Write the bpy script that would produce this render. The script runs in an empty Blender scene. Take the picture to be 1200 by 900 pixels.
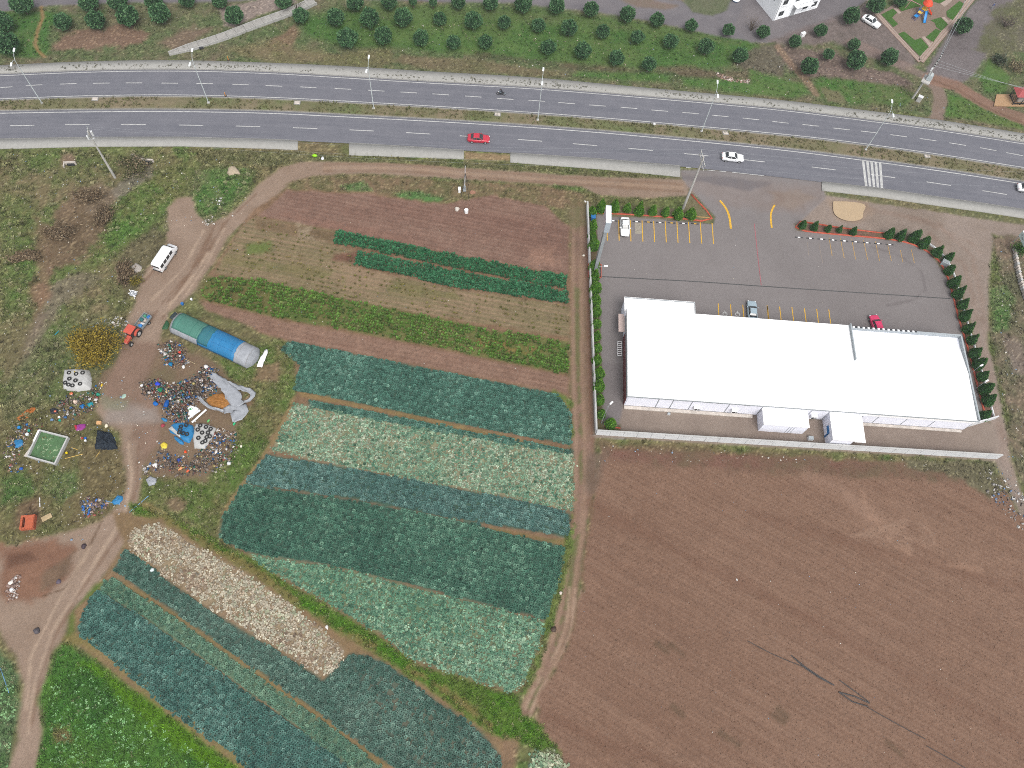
import bpy, bmesh, math, random
import numpy as np
from mathutils import Vector, Matrix

# ------------------------------------------------------------------ camera
random.seed(7)
rng = np.random.default_rng(7)
scene = bpy.context.scene
col = scene.collection
FPX, NADIR, H = 930.0, (543.0, 894.0), 122.0       # focal length in photo pixels, pixel straight below, flying height
PW, PH = 1200.0, 900.0
_d = np.array([NADIR[0] - PW / 2, -(NADIR[1] - PH / 2), -FPX]); _d = _d / np.linalg.norm(_d)
_up = -_d
_fwd = np.array([0.0, 1.0, 0.0]) - _up * _up[1]; _fwd /= np.linalg.norm(_fwd)
_right = np.cross(_fwd, _up)
RC = np.array([_right, _fwd, _up])                 # rows: world axes seen from the camera
cam_data = bpy.data.cameras.new('camera')
cam_data.sensor_width = 36.0
cam_data.lens = 36.0 * FPX / PW
cam_data.clip_start = 1.0
cam_data.clip_end = 5000.0
camera = bpy.data.objects.new('camera', cam_data)
col.objects.link(camera)
camera.matrix_world = Matrix.Translation((0, 0, H)) @ Matrix(RC.tolist()).to_4x4()
scene.camera = camera

# ------------------------------------------------------------------ light
world = bpy.data.worlds.new('World'); scene.world = world; world.use_nodes = True
wn = world.node_tree.nodes; wl = world.node_tree.links
SUN_EL, SUN_AZ = math.radians(58), math.radians(165)   # azimuth measured from +Y towards +X
sky = wn.new('ShaderNodeTexSky'); sky.sky_type = 'NISHITA'; sky.sun_disc = False
sky.sun_elevation = SUN_EL; sky.sun_rotation = SUN_AZ
sky.air_density = 1.0; sky.dust_density = 4.0; sky.ozone_density = 1.0
hs = wn.new('ShaderNodeHueSaturation'); hs.inputs['Saturation'].default_value = 0.22   # a closed cloud layer
wl.new(sky.outputs[0], hs.inputs['Color'])
wl.new(hs.outputs[0], wn['Background'].inputs['Color'])
wn['Background'].inputs['Strength'].default_value = 0.13
sun = bpy.data.lights.new('sun', 'SUN'); sun.energy = 1.1; sun.angle = math.radians(28); sun.color = (1.0, 0.965, 0.92)
sun_o = bpy.data.objects.new('sun', sun); col.objects.link(sun_o)
_sd = Vector((math.sin(SUN_AZ) * math.cos(SUN_EL), math.cos(SUN_AZ) * math.cos(SUN_EL), math.sin(SUN_EL)))
sun_o.rotation_euler = _sd.to_track_quat('Z', 'Y').to_euler(); sun_o.location = (0, 0, 200)
vs = scene.view_settings
vs.view_transform = 'Standard'; vs.look = 'None'; vs.gamma = 1.0; vs.use_curve_mapping = False
vs.exposure = 0.87
scene.render.engine = 'CYCLES'; scene.cycles.pixel_filter_type = 'BLACKMAN_HARRIS'; scene.cycles.filter_width = 0.95
scene.cycles.use_denoising = False
K = 0.74                                            # photo brightness -> albedo

# ------------------------------------------------------------------ helpers
def G(px, py, z=0.0):
    """photo pixel -> point of the horizontal plane at height z"""
    v = RC @ np.array([px - PW / 2, -(py - PH / 2), -FPX])
    t = (z - H) / v[2]
    return (v[0] * t, v[1] * t, z)
def GV(px, py, z=0.0): return Vector(G(px, py, z))
def Gs(pts, z=0.0): return np.array([G(x, y, z)[:2] for x, y in pts])
def rise(base, top):
    """height of a vertical edge from its foot and head pixels"""
    a = np.linalg.norm(G(*base)[:2]); b = np.linalg.norm(G(*top)[:2]); return H * (1 - a / b)
def lin(c):
    c = np.asarray(c, float) / 255.0
    return np.where(c <= 0.04045, c / 12.92, ((c + 0.055) / 1.055) ** 2.4)
SAT = 1.16
def alb(*c):
    v = lin(c) * K; g = v @ np.array([.25, .6, .15]); return np.clip(g + (v - g) * SAT, .003, 1)
def A4(*c): return tuple(alb(*c)) + (1.0,)

_lat = {}
def vnoise(x, y, seed=0):
    if seed not in _lat: _lat[seed] = np.random.default_rng(1000 + seed).random((257, 257))
    L = _lat[seed]; xi = np.floor(x).astype(int); yi = np.floor(y).astype(int)
    fx = x - xi; fy = y - yi; fx = fx * fx * (3 - 2 * fx); fy = fy * fy * (3 - 2 * fy)
    xi &= 255; yi &= 255
    return (L[xi, yi] * (1 - fx) + L[xi + 1, yi] * fx) * (1 - fy) + (L[xi, yi + 1] * (1 - fx) + L[xi + 1, yi + 1] * fx) * fy
def fbm(x, y, scale, seed=0, octs=4, rough=0.55):
    """about -0.5 .. 0.5"""
    s = 0; a = 1; t = 0; f = 1.0 / scale
    for k in range(octs):
        s = s + a * (vnoise(x * f + 17.3 * k, y * f + 5.1 * k, seed + k) - 0.5); t += a; a *= rough; f *= 2.03
    return s / t * 1.4
def smooth(a, b, x):
    t = np.clip((x - a) / (b - a), 0, 1); return t * t * (3 - 2 * t)
def sdf_poly(P, X, Y):
    """distance inside positive"""
    P = np.asarray(P); d2 = np.full(X.shape, 1e18); ins = np.zeros(X.shape, bool); n = len(P)
    for i in range(n):
        a = P[i]; b = P[(i + 1) % n]; e = b - a; wx = X - a[0]; wy = Y - a[1]
        t = np.clip((wx * e[0] + wy * e[1]) / max(e @ e, 1e-9), 0, 1)
        d2 = np.minimum(d2, (wx - e[0] * t) ** 2 + (wy - e[1] * t) ** 2)
        c = (a[1] > Y) != (b[1] > Y)
        with np.errstate(divide='ignore', invalid='ignore'):
            xx = a[0] + (Y - a[1]) / (b[1] - a[1] if b[1] != a[1] else 1e-9) * e[0]
        ins ^= c & (X < xx)
    return np.where(ins, 1, -1) * np.sqrt(d2)
def sdf_line(P, X, Y):
    P = np.asarray(P); d2 = np.full(X.shape, 1e18)
    for i in range(len(P) - 1):
        a = P[i]; e = P[i + 1] - a; wx = X - a[0]; wy = Y - a[1]
        t = np.clip((wx * e[0] + wy * e[1]) / max(e @ e, 1e-9), 0, 1)
        d2 = np.minimum(d2, (wx - e[0] * t) ** 2 + (wy - e[1] * t) ** 2)
    return np.sqrt(d2)

# ------------------------------------------------------------------ materials
MATS = {}
def new_mat(name):
    m = bpy.data.materials.new(name); m.use_nodes = True
    b = m.node_tree.nodes['Principled BSDF']; b.inputs['Specular IOR Level'].default_value = 0.25
    MATS[name] = m
    return m, m.node_tree.nodes, m.node_tree.links, b
def mat(name, rgb, rough=0.7, var=0.12, scale=3.0, metal=0.0, spec=None, emit=None, bump=0.0, alpha=None):
    """plain paint / plastic / concrete with a little procedural unevenness; rgb is albedo"""
    if name in MATS: return MATS[name]
    m, n, l, b = new_mat(name)
    b.inputs['Roughness'].default_value = rough; b.inputs['Metallic'].default_value = metal
    if spec is not None: b.inputs['Specular IOR Level'].default_value = spec
    tc = n.new('ShaderNodeTexCoord'); nz = n.new('ShaderNodeTexNoise')
    nz.inputs['Scale'].default_value = scale; nz.inputs['Detail'].default_value = 5; nz.inputs['Roughness'].default_value = 0.65
    l.new(tc.outputs['Object'], nz.inputs['Vector'])
    mr = n.new('ShaderNodeMapRange'); mr.inputs['From Min'].default_value = 0.3; mr.inputs['From Max'].default_value = 0.7
    mr.inputs['To Min'].default_value = 1 - var; mr.inputs['To Max'].default_value = 1 + var
    l.new(nz.outputs['Fac'], mr.inputs['Value'])
    mx = n.new('ShaderNodeVectorMath'); mx.operation = 'SCALE'; mx.inputs[0].default_value = rgb[:3]
    l.new(mr.outputs[0], mx.inputs['Scale']); l.new(mx.outputs[0], b.inputs['Base Color'])
    if bump:
        bp = n.new('ShaderNodeBump'); bp.inputs['Strength'].default_value = bump; bp.inputs['Distance'].default_value = 0.05
        l.new(nz.outputs['Fac'], bp.inputs['Height']); l.new(bp.outputs[0], b.inputs['Normal'])
    return m
def attr_mat(name, rough=0.85, fine=0.25, scale=2.2, bump=0.5, dist=0.12, trans=0.0, attr='Col'):
    """colour from the mesh's own colour attribute, broken up by noise in world space"""
    m, n, l, b = new_mat(name)
    b.inputs['Roughness'].default_value = rough; b.inputs['Specular IOR Level'].default_value = 0.15
    at = n.new('ShaderNodeAttribute'); at.attribute_name = attr
    g = n.new('ShaderNodeNewGeometry'); nz = n.new('ShaderNodeTexNoise')
    nz.inputs['Scale'].default_value = scale; nz.inputs['Detail'].default_value = 6; nz.inputs['Roughness'].default_value = 0.7
    l.new(g.outputs['Position'], nz.inputs['Vector'])
    mr = n.new('ShaderNodeMapRange'); mr.inputs['From Min'].default_value = 0.25; mr.inputs['From Max'].default_value = 0.75
    mr.inputs['To Min'].default_value = 1 - fine; mr.inputs['To Max'].default_value = 1 + fine
    l.new(nz.outputs['Fac'], mr.inputs['Value'])
    mx = n.new('ShaderNodeVectorMath'); mx.operation = 'SCALE'
    l.new(at.outputs['Color'], mx.inputs[0]); l.new(mr.outputs[0], mx.inputs['Scale']); l.new(mx.outputs[0], b.inputs['Base Color'])
    if bump:
        bp = n.new('ShaderNodeBump'); bp.inputs['Strength'].default_value = bump; bp.inputs['Distance'].default_value = dist
        l.new(nz.outputs['Fac'], bp.inputs['Height']); l.new(bp.outputs[0], b.inputs['Normal'])
    return m
M_TERRAIN = attr_mat('terrain_soil', 0.95, 0.22, 4.5, 0.5, 0.10)
M_PAVED = attr_mat('terrain_paved', 0.85, 0.05, 3.0, 0.15, 0.03)
M_LEAF = attr_mat('crop_leaf', 0.6, 0.10, 5.0, 0.0)
M_GRASS = attr_mat('wild_grass', 0.8, 0.15, 3.0, 0.0)
M_LITTER = attr_mat('litter_plastic', 0.45, 0.10, 6.0, 0.0)

# ------------------------------------------------------------------ object helpers
def tag(o, label=None, cat=None, group=None, kind=None):
    if label: o['label'] = label
    if cat: o['category'] = cat
    if group: o['group'] = group
    if kind: o['kind'] = kind
    return o
def np_mesh(name, V, F, m, colr=None, parent=None, shade=False):
    """V (n,3), F (k,3|4) arrays"""
    V = np.asarray(V, np.float32); F = np.asarray(F, np.int32)
    me = bpy.data.meshes.new(name); k = F.shape[1]
    me.vertices.add(len(V)); me.vertices.foreach_set('co', V.ravel())
    me.loops.add(F.size); me.loops.foreach_set('vertex_index', F.ravel())
    me.polygons.add(len(F)); me.polygons.foreach_set('loop_start', np.arange(0, F.size, k, dtype=np.int32))
    if shade: me.polygons.foreach_set('use_smooth', np.ones(len(F), bool))
    if colr is not None:
        a = me.color_attributes.new('Col', 'FLOAT_COLOR', 'POINT')
        c4 = np.ones((len(V), 4), np.float32); c4[:, :3] = colr
        a.data.foreach_set('color', c4.ravel())
    me.update(calc_edges=True); me.validate()
    if m: me.materials.append(m)
    o = bpy.data.objects.new(name, me); col.objects.link(o)
    if parent: o.parent = parent
    return o
def bm_obj(name, bm, m, parent=None, shade=False):
    me = bpy.data.meshes.new(name)
    bmesh.ops.recalc_face_normals(bm, faces=bm.faces)
    bm.to_mesh(me); bm.free()
    if shade:
        for p in me.polygons: p.use_smooth = True
    me.materials.append(m)
    o = bpy.data.objects.new(name, me); col.objects.link(o)
    if parent: o.parent = parent
    return o
def empty(name, loc=(0, 0, 0), rz=0.0):
    o = bpy.data.objects.new(name, None); o.empty_display_size = 0.3
    o.location = loc; o.rotation_euler = (0, 0, rz); col.objects.link(o); return o
def copy_tree(o, parent=None):
    c = o.copy(); col.objects.link(c); c.parent = parent
    for ch in list(o.children): copy_tree(ch, c)
    return c
def box(bm, c, s, rz=0.0, bevel=0.0, taper=1.0):
    """box centred at c; taper scales its top"""
    r = bmesh.ops.create_cube(bm, size=1.0)['verts']
    for v in r:
        k = taper if v.co.z > 0 else 1.0
        v.co = Vector((v.co.x * s[0] * k, v.co.y * s[1] * k, v.co.z * s[2]))
    if bevel:
        es = list({e for v in r for e in v.link_edges})
        rr = bmesh.ops.bevel(bm, geom=es, offset=bevel, segments=2, profile=0.6, affect='EDGES')
        r = list({v for f in rr['faces'] for v in f.verts} | {v for v in r if v.is_valid})
    Mx = Matrix.Translation(c) @ Matrix.Rotation(rz, 4, 'Z')
    for v in r: v.co = Mx @ v.co
    return r
def tube(bm, p0, p1, r0, r1=None, n=8, cap=True):
    p0 = Vector(p0); p1 = Vector(p1); r1 = r0 if r1 is None else r1
    q = (p1 - p0).to_track_quat('Z', 'Y'); ra = []; rb = []
    for i in range(n):
        a = 2 * math.pi * i / n; e = Vector((math.cos(a), math.sin(a), 0))
        ra.append(bm.verts.new(p0 + q @ (e * r0))); rb.append(bm.verts.new(p1 + q @ (e * r1)))
    for i in range(n): bm.faces.new((ra[i], ra[(i + 1) % n], rb[(i + 1) % n], rb[i]))
    if cap: bm.faces.new(ra[::-1]); bm.faces.new(rb)
def path_tube(bm, pts, r, n=6):
    for a, b in zip(pts[:-1], pts[1:]): tube(bm, a, b, r, r, n)
def prism(bm, pts, z0, z1):
    """pts: 2D outline, extruded"""
    a = [bm.verts.new((p[0], p[1], z0)) for p in pts]; b = [bm.verts.new((p[0], p[1], z1)) for p in pts]
    bm.faces.new(a[::-1]); bm.faces.new(b)
    for i in range(len(pts)): j = (i + 1) % len(pts); bm.faces.new((a[i], a[j], b[j], b[i]))
def quick(name, m, parent, fn, shade=False):
    bm = bmesh.new(); fn(bm); return bm_obj(name, bm, m, parent, shade)
def resample(P, step):
    P = np.asarray(P, float)
    for _ in range(2):                       # round the corners a little
        Q = [P[0]]
        for i in range(len(P) - 1): Q += [P[i] * .75 + P[i + 1] * .25, P[i] * .25 + P[i + 1] * .75]
        P = np.array(Q + [P[-1]])
    s = np.r_[0, np.cumsum(np.linalg.norm(np.diff(P, axis=0), axis=1))]
    t = np.linspace(0, s[-1], max(2, int(s[-1] / step)))
    return np.c_[np.interp(t, s, P[:, 0]), np.interp(t, s, P[:, 1])]
def offset_line(P, d):
    t = np.gradient(P, axis=0); t /= np.linalg.norm(t, axis=1)[:, None]
    return P + np.c_[-t[:, 1], t[:, 0]] * d
ORD = ['first', 'second', 'third', 'fourth', 'fifth', 'sixth', 'seventh', 'eighth', 'ninth', 'tenth', 'eleventh', 'twelfth',
       'thirteenth', 'fourteenth', 'fifteenth', 'sixteenth', 'seventeenth', 'eighteenth', 'nineteenth', 'twentieth',
       'twenty-first', 'twenty-second', 'twenty-third', 'twenty-fourth', 'twenty-fifth', 'twenty-sixth']
# ------------------------------------------------------------------ terrain: one sheet, split into its named grounds
STEP = 0.3
gx = np.arange(-112, 146, STEP); gy = np.arange(-14, 176, STEP)
NX, NY = len(gx), len(gy)
X, Y = np.meshgrid(gx, gy, indexing='ij')
N1 = fbm(X, Y, 30, 1); N2 = fbm(X, Y, 9, 7); N3 = fbm(X, Y, 2.6, 13); N4 = fbm(X, Y, 0.9, 19, 3)
NF = rng.random(X.shape) - 0.5
C = np.zeros(X.shape + (3,)); LAB = np.zeros(X.shape, np.int8)
LABELS = ['ground']
Zt = np.zeros(X.shape)
def box_of(P, m):
    P = np.asarray(P)
    i0, i1 = np.searchsorted(gx, [P[:, 0].min() - m, P[:, 0].max() + m]); j0, j1 = np.searchsorted(gy, [P[:, 1].min() - m, P[:, 1].max() + m])
    return slice(max(i0, 0), i1), slice(max(j0, 0), j1)
def blend(sl, mask, c1, c2, var):
    t = np.clip(0.5 + var[sl] , 0, 1)[..., None]
    c = alb(*c1) * (1 - t) + alb(*c2) * t
    C[sl] = C[sl] * (1 - mask[..., None]) + c * mask[..., None]
def paint(px, c1, c2=None, feather=0.5, wob=0.8, label=None, op=1.0, var=None, line=None, patch=None, world=False):
    """polygon (or line of half width `line`, metres) given in photo pixels; patchy where `patch` (threshold) is set"""
    P = np.asarray(px, float) if world else Gs(px)
    m = 3 + (line or 0) + wob; sl = box_of(P, m); x, y = X[sl], Y[sl]
    if x.size == 0: return
    d = (line - sdf_line(P, x, y)) if line else sdf_poly(P, x, y)
    d = d + wob * (N3[sl] * 1.3 + N4[sl] * 0.7)
    mask = smooth(-feather, feather, d)
    if patch is not None: mask = mask * smooth(patch - 0.1, patch + 0.1, N2[sl] + 0.6 * N3[sl] + 0.3 * N4[sl])
    blend(sl, mask * op, c1, c2 or c1, var if var is not None else N3 * 1.2 + N4 * 0.8)
    if label:
        if label not in LABELS: LABELS.append(label)
        LAB[sl][mask > 0.5] = LABELS.index(label)
    return sl, mask
def relief(res, dz):
    sl, mask = res; Zt[sl] += mask * (dz[sl] if hasattr(dz, 'shape') else dz)
FINE = N4 * 1.4 + NF * 0.5
MIX = N2 * 1.2 + N3 * 0.8 + N4 * 0.6

# waste ground everywhere first: olive grass, dry brown, bare earth
t = np.clip(0.5 + N1 * 0.9 + N2 * 1.0 + N3 * 0.6, 0, 1)[..., None]
C[:] = alb(88, 98, 62) * (1 - t) + alb(110, 99, 77) * t
t = smooth(0.12, 0.42, N2 + 0.5 * N3)[..., None] * 0.75
C[:] = C * (1 - t) + alb(72, 98, 52) * t
C *= (1 + 0.35 * FINE)[..., None]
Zt += N2 * 0.25 + N3 * 0.12

# --- north of the roads: park lawns, earth, lane
paint([(-80, 95), (-80, -60), (1300, -60), (1300, 175), (1200, 157), (1093, 138), (987, 126), (880, 114), (707, 98), (513, 85), (320, 74), (213, 70), (107, 72), (0, 77)],
      (84, 97, 66), (104, 96, 80), 0.5, 1.0, None, 1, MIX)
paint([(0, 62), (0, 12), (60, 12), (90, 18), (60, 30), (55, 45), (62, 62), (40, 68)], (64, 101, 54), (78, 103, 60), 0.8, 1.2, 'lawn', .9, MIX)
paint([(90, 15), (330, 15), (300, 35), (240, 50), (215, 62), (120, 60), (60, 60), (75, 35)], (88, 100, 70), (100, 96, 76), 1.5, 1.5, None, .9, MIX)
paint([(70, 40), (95, 33), (150, 30), (180, 38), (165, 50), (120, 56), (62, 58)], (122, 98, 88), (108, 88, 76), 1, 1.5, None, .85, MIX)
paint([(190, 50), (215, 32), (250, 30), (240, 42), (205, 60)], (118, 100, 90), (104, 90, 78), 1, 1, None, .85, MIX)
paint([(320, 45), (345, 28), (350, 38), (340, 60), (300, 62)], (120, 96, 84), (110, 98, 76), 1, 1, None, .8, MIX)
paint([(265, 60), (300, 48), (350, 55), (400, 62), (460, 55), (460, 78), (320, 74)], (110, 100, 80), (96, 98, 68), 1.2, 1.2, None, .9, MIX)
paint([(350, 20), (420, 10), (470, 6), (600, 8), (700, 18), (800, 34), (880, 45), (895, 58), (880, 70), (840, 78), (760, 82), (640, 72), (560, 64), (470, 56), (400, 55), (360, 40)],
      (70, 99, 55), (84, 104, 62), 1.2, 1.0, 'lawn', .95, MIX)
paint([(420, 12), (470, 9), (600, 10), (700, 22), (860, 46), (870, 52), (700, 32), (560, 22), (430, 22)], (96, 99, 72), (80, 99, 60), 1.2, 1.2, None, .6, MIX)
paint([(560, 60), (640, 72), (760, 84), (840, 82), (836, 90), (700, 84), (600, 72), (555, 66)], (58, 72, 48), (88, 80, 64), .8, .8, None, .85, MIX)
paint([(470, 62), (560, 70), (660, 84), (650, 90), (500, 82), (460, 72)], (112, 98, 82), (92, 92, 66), .8, .8, None, .8, MIX)
paint([(680, 84), (760, 84), (785, 88), (785, 96), (700, 92), (672, 88)], (68, 104, 56), (82, 104, 60), .8, .8, 'lawn', .85, MIX)
paint([(800, 90), (860, 92), (920, 106), (880, 112), (800, 100)], (68, 104, 54), (84, 104, 62), 1, 1, 'lawn', .9, MIX)
paint([(765, 76), (800, 76), (842, 84), (880, 84), (875, 92), (810, 90), (770, 82)], (100, 84, 74), (84, 80, 62), .8, .8, None, .7, MIX)
paint([(870, 60), (905, 50), (925, 75), (915, 88), (880, 84), (862, 75)], (100, 94, 84), (84, 78, 66), .8, 1, None, .9, MIX)
paint([(880, 82), (940, 98), (950, 108), (930, 116), (880, 110)], (68, 105, 54), (84, 104, 62), .7, .8, 'lawn', .9, MIX)
paint([(955, 85), (1000, 92), (1050, 100), (1075, 112), (1060, 126), (990, 120), (955, 112)], (70, 102, 54), (90, 101, 66), .8, 1, 'lawn', .9, MIX)
paint([(905, 52), (940, 55), (985, 62), (1010, 78), (1050, 85), (1075, 100), (1040, 98), (990, 92), (950, 90), (925, 84)], (100, 88, 82), (112, 98, 92), .8, 1, None, .95, MIX)
paint([(960, 100), (985, 108), (992, 120), (970, 120)], (122, 108, 92), (100, 98, 76), .6, .8, None, .7, MIX)
paint([(1112, 108), (1200, 135), (1200, 152), (1150, 142), (1104, 136)], (68, 104, 52), (88, 104, 62), .6, .6, 'lawn', .9, MIX)
paint([(1160, 68), (1185, 90), (1178, 108), (1155, 108), (1148, 92)], (72, 102, 56), (86, 106, 62), .6, .6, 'lawn', .9, MIX)
# the lane and yard in the north-east: worn asphalt and packed grey earth
LANE = (118, 114, 116); LANE2 = (106, 103, 106)
paint([(-80, 6), (-80, -30), (330, -30), (345, -4), (400, -2), (470, 0), (520, 2), (600, 3), (700, 14), (760, 24), (850, 44), (900, 50), (960, 28), (1000, 12), (1030, -10), (1030, -40), (880, -30),
       (850, -10), (700, -6), (600, -8), (300, -12), (100, 0), (0, 10)], LANE, LANE2, .4, .3, 'park_lane', 1, MIX)
paint([(0, 14), (60, 6), (140, 3), (260, 2), (330, -3), (330, -20), (0, -20)], LANE, LANE2, .4, .3, 'park_lane', 1, MIX)
paint([(885, -20), (985, -15), (1000, 10), (960, 32), (905, 48), (880, 50), (860, 30)], (120, 115, 116), (108, 104, 106), .5, .4, 'park_lane', 1, MIX)
paint([(900, 48), (960, 26), (1000, 10), (1030, 0), (1045, 25), (1075, 75), (1060, 80), (1010, 62), (975, 48), (940, 54)], (106, 96, 94), (116, 106, 104), .8, .8, 'earth_yard', .9, MIX)
paint([(985, 50), (1000, 44), (1040, 62), (1085, 84), (1078, 90), (1040, 74)], (128, 112, 106), (116, 104, 98), .5, .4, None, .8, MIX)
paint([(1080, 90), (1110, 40), (1142, 2), (1180, -20), (1200, -20), (1180, 20), (1160, 60), (1140, 90), (1120, 100)], (112, 106, 106), (102, 96, 96), .6, .6, 'earth_yard', 1, MIX)
paint([(1140, 60), (1165, 10), (1210, -10), (1210, 60), (1180, 60), (1165, 66)], (98, 92, 82), (88, 90, 66), .8, 1.2, None, .9, MIX)
paint([(790, -10), (812, 14), (835, 18), (852, 12), (860, -10)], (86, 96, 70), (96, 98, 80), .5, .4, 'lawn', 1, MIX)
paint([(720, -4), (760, -2), (795, 6), (790, 12), (745, 8)], (120, 104, 94), (108, 100, 84), .6, .6, None, .8, MIX)
paint([(740, -30), (790, -20), (800, 0), (745, -3)], (104, 92, 76), (112, 98, 84), .6, .6, None, .9, MIX)
# gravel triangle beside the concrete culvert
paint([(258, 10), (300, 0), (340, -10), (348, 2), (300, 18), (275, 32), (262, 30)], (142, 130, 124), (128, 116, 110), .5, .5, None, .95, MIX)
# narrow trodden paths
paint([(48, 8), (50, 20), (44, 35), (41, 52), (45, 60), (52, 66)], (142, 116, 84), (128, 108, 82), .25, .1, None, .9, None, line=0.35)
paint([(912, 55), (928, 75), (950, 100), (957, 110)], (132, 112, 98), (120, 104, 88), .4, .3, None, .85, None, line=0.8)
paint([(1088, 92), (1100, 105), (1103, 118), (1098, 138)], (128, 112, 104), (118, 104, 94), .4, .3, 'dirt_track', .95, None, line=1.5)
paint([(1090, 92), (1120, 100), (1150, 118), (1175, 130), (1215, 146)], (134, 108, 96), (122, 100, 88), .4, .3, 'dirt_track', .95, None, line=1.7)
paint([(1095, 94), (1122, 104), (1150, 122), (1175, 134), (1215, 150)], (104, 82, 70), None, .3, .3, None, .8, None, line=0.3)

# --- west waste ground
W = lambda *a, **k: paint(*a, **k)
W([(-40, 175), (-40, 480), (60, 470), (110, 380), (170, 320), (190, 240), (150, 200), (100, 178), (0, 174)], (88, 101, 62), (108, 99, 77), .8, 1.5, None, 1, MIX)
W([(0, 220), (35, 230), (45, 300), (40, 350), (10, 370), (0, 380)], (78, 104, 56), (96, 98, 66), 1, 1.8, None, .8, MIX)
W([(150, 205), (200, 195), (235, 192), (215, 228), (195, 250), (165, 270), (120, 310), (110, 330), (100, 310), (130, 260), (140, 230)], (78, 106, 56), (98, 98, 66), 1, 1.8, None, .85, MIX)
W([(225, 200), (260, 195), (300, 200), (290, 225), (262, 252), (235, 262), (226, 240)], (74, 108, 58), (94, 96, 70), 1, 1.5, None, .85, MIX)
W([(60, 250), (95, 222), (135, 228), (125, 270), (95, 305), (55, 320), (50, 285)], (92, 76, 63), (112, 96, 80), 1, 1.8, None, .9, MIX)
W([(40, 255), (62, 262), (62, 330), (50, 380), (36, 400), (40, 330)], (112, 92, 78), (98, 88, 68), 1, 1.4, None, .8, MIX)
W([(0, 395), (40, 380), (45, 420), (20, 450), (0, 455)], (108, 94, 78), (96, 92, 68), 1, 1.4, None, .8, MIX)
W([(95, 225), (115, 215), (140, 225), (128, 250), (100, 250)], (126, 112, 98), (112, 100, 84), .8, 1, None, .8, MIX)
W([(62, 330), (95, 318), (120, 325), (80, 350), (60, 380), (40, 430), (15, 450), (30, 400), (50, 360)], (118, 106, 96), (104, 98, 82), .8, 1.2, None, .75, MIX)
W([(70, 180), (85, 178), (92, 190), (72, 192)], (124, 104, 92), None, .6, .6, None, .8)
W([(155, 182), (175, 185), (180, 205), (150, 225), (140, 235), (132, 225), (150, 205)], (124, 116, 106), (108, 102, 92), .5, .8, None, .8, MIX)
W([(35, 330), (55, 330), (60, 345), (45, 360), (34, 350)], (124, 100, 84), (108, 92, 76), .6, .8, None, .7, MIX)
W([(140, 300), (180, 262), (192, 285), (172, 315), (160, 345), (145, 350)], (86, 78, 64), (98, 92, 72), .8, 1.2, None, .75, MIX)
W([(60, 380), (120, 370), (150, 390), (140, 430), (100, 470), (60, 480), (0, 500), (0, 450)], (84, 98, 62), (100, 98, 74), 1, 1.5, None, .7, MIX)
W([(0, 500), (60, 470), (120, 480), (145, 520), (150, 590), (110, 620), (60, 630), (0, 640)], (100, 90, 68), (88, 92, 60), 1, 1.5, None, .85, MIX)
W([(0, 560), (30, 550), (45, 575), (20, 590), (0, 592)], (62, 98, 52), (84, 98, 60), .8, 1, None, .8, MIX)
W([(60, 555), (92, 550), (95, 575), (72, 590), (50, 575)], (72, 104, 62), (92, 98, 66), .8, 1, None, .75, MIX)
W([(95, 520), (145, 520), (148, 570), (110, 590), (95, 565)], (88, 80, 58), (98, 86, 66), .8, 1, None, .8, MIX)
W([(165, 560), (200, 555), (240, 560), (262, 590), (250, 625), (215, 610), (180, 600), (160, 592)], (78, 104, 52), (90, 92, 60), .8, 1, None, .85, MIX)
W([(192, 590), (205, 580), (222, 588), (220, 602), (200, 600)], (112, 92, 80), None, .5, .6, None, .7)
W([(240, 420), (310, 400), (345, 395), (350, 455), (330, 500), (300, 545), (262, 595), (240, 565), (270, 530), (270, 490), (250, 460)], (80, 102, 54), (98, 92, 66), .8, 1.2, None, .9, MIX)
W([(300, 425), (325, 425), (325, 445), (300, 445)], (122, 100, 84), None, .5, .6, None, .7)
W([(278, 470), (295, 460), (300, 475), (285, 482)], (128, 104, 88), None, .5, .6, None, .7)

# --- dirt tracks
DIRT = (143, 126, 113); DIRT2 = (130, 113, 100)
track_west = [(390, 188), (352, 189), (325, 198), (301, 218), (290, 230), (264, 254), (243, 263), (232, 252), (224, 230), (208, 233), (195, 244), (197, 268), (197, 287), (184, 300), (171, 318), (163, 342),
    (152, 369), (144, 385), (141, 412), (128, 441), (120, 460), (112, 480), (118, 492), (140, 506), (144, 532), (147, 560), (148, 572), (138, 594), (118, 608), (94, 620), (66, 628), (40, 632), (0, 640), (-30, 640), (-30, 700), (0, 742),
    (15, 765), (24, 792), (25, 820), (17, 870), (8, 905), (42, 905), (50, 855), (46, 820), (55, 792), (62, 762), (75, 747), (82, 717), (108, 697), (120, 676), (136, 656), (146, 636), (150, 620), (160, 594),
    (166, 560), (170, 540), (186, 520), (187, 492), (184, 474), (168, 448), (180, 420), (186, 402), (192, 380), (200, 364), (227, 345), (235, 329), (251, 308), (267, 279), (280, 265), (320, 233), (340, 213), (367, 205), (400, 203)]
r = paint(track_west, DIRT, DIRT2, .5, .6, 'dirt_track', 1, MIX); relief(r, -0.1 - 0.0 * N2)
paint([(110, 450), (150, 400), (200, 400), (260, 425), (290, 470), (270, 530), (240, 562), (180, 560), (165, 540), (150, 500)], (124, 102, 90), (108, 90, 78), .8, 1.0, 'dirt_track', .75, MIX)
paint([(125, 470), (180, 476), (186, 492), (150, 500), (118, 494)], (142, 134, 128), (124, 112, 104), .8, 1, None, .8, MIX)
paint([(118, 462), (150, 468), (145, 480), (120, 480)], (116, 118, 98), None, .6, .8, None, .6)
road_n = [(380, 196), (433, 196), (487, 197), (540, 203), (600, 207), (680, 213), (740, 216), (800, 220)]
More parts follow.
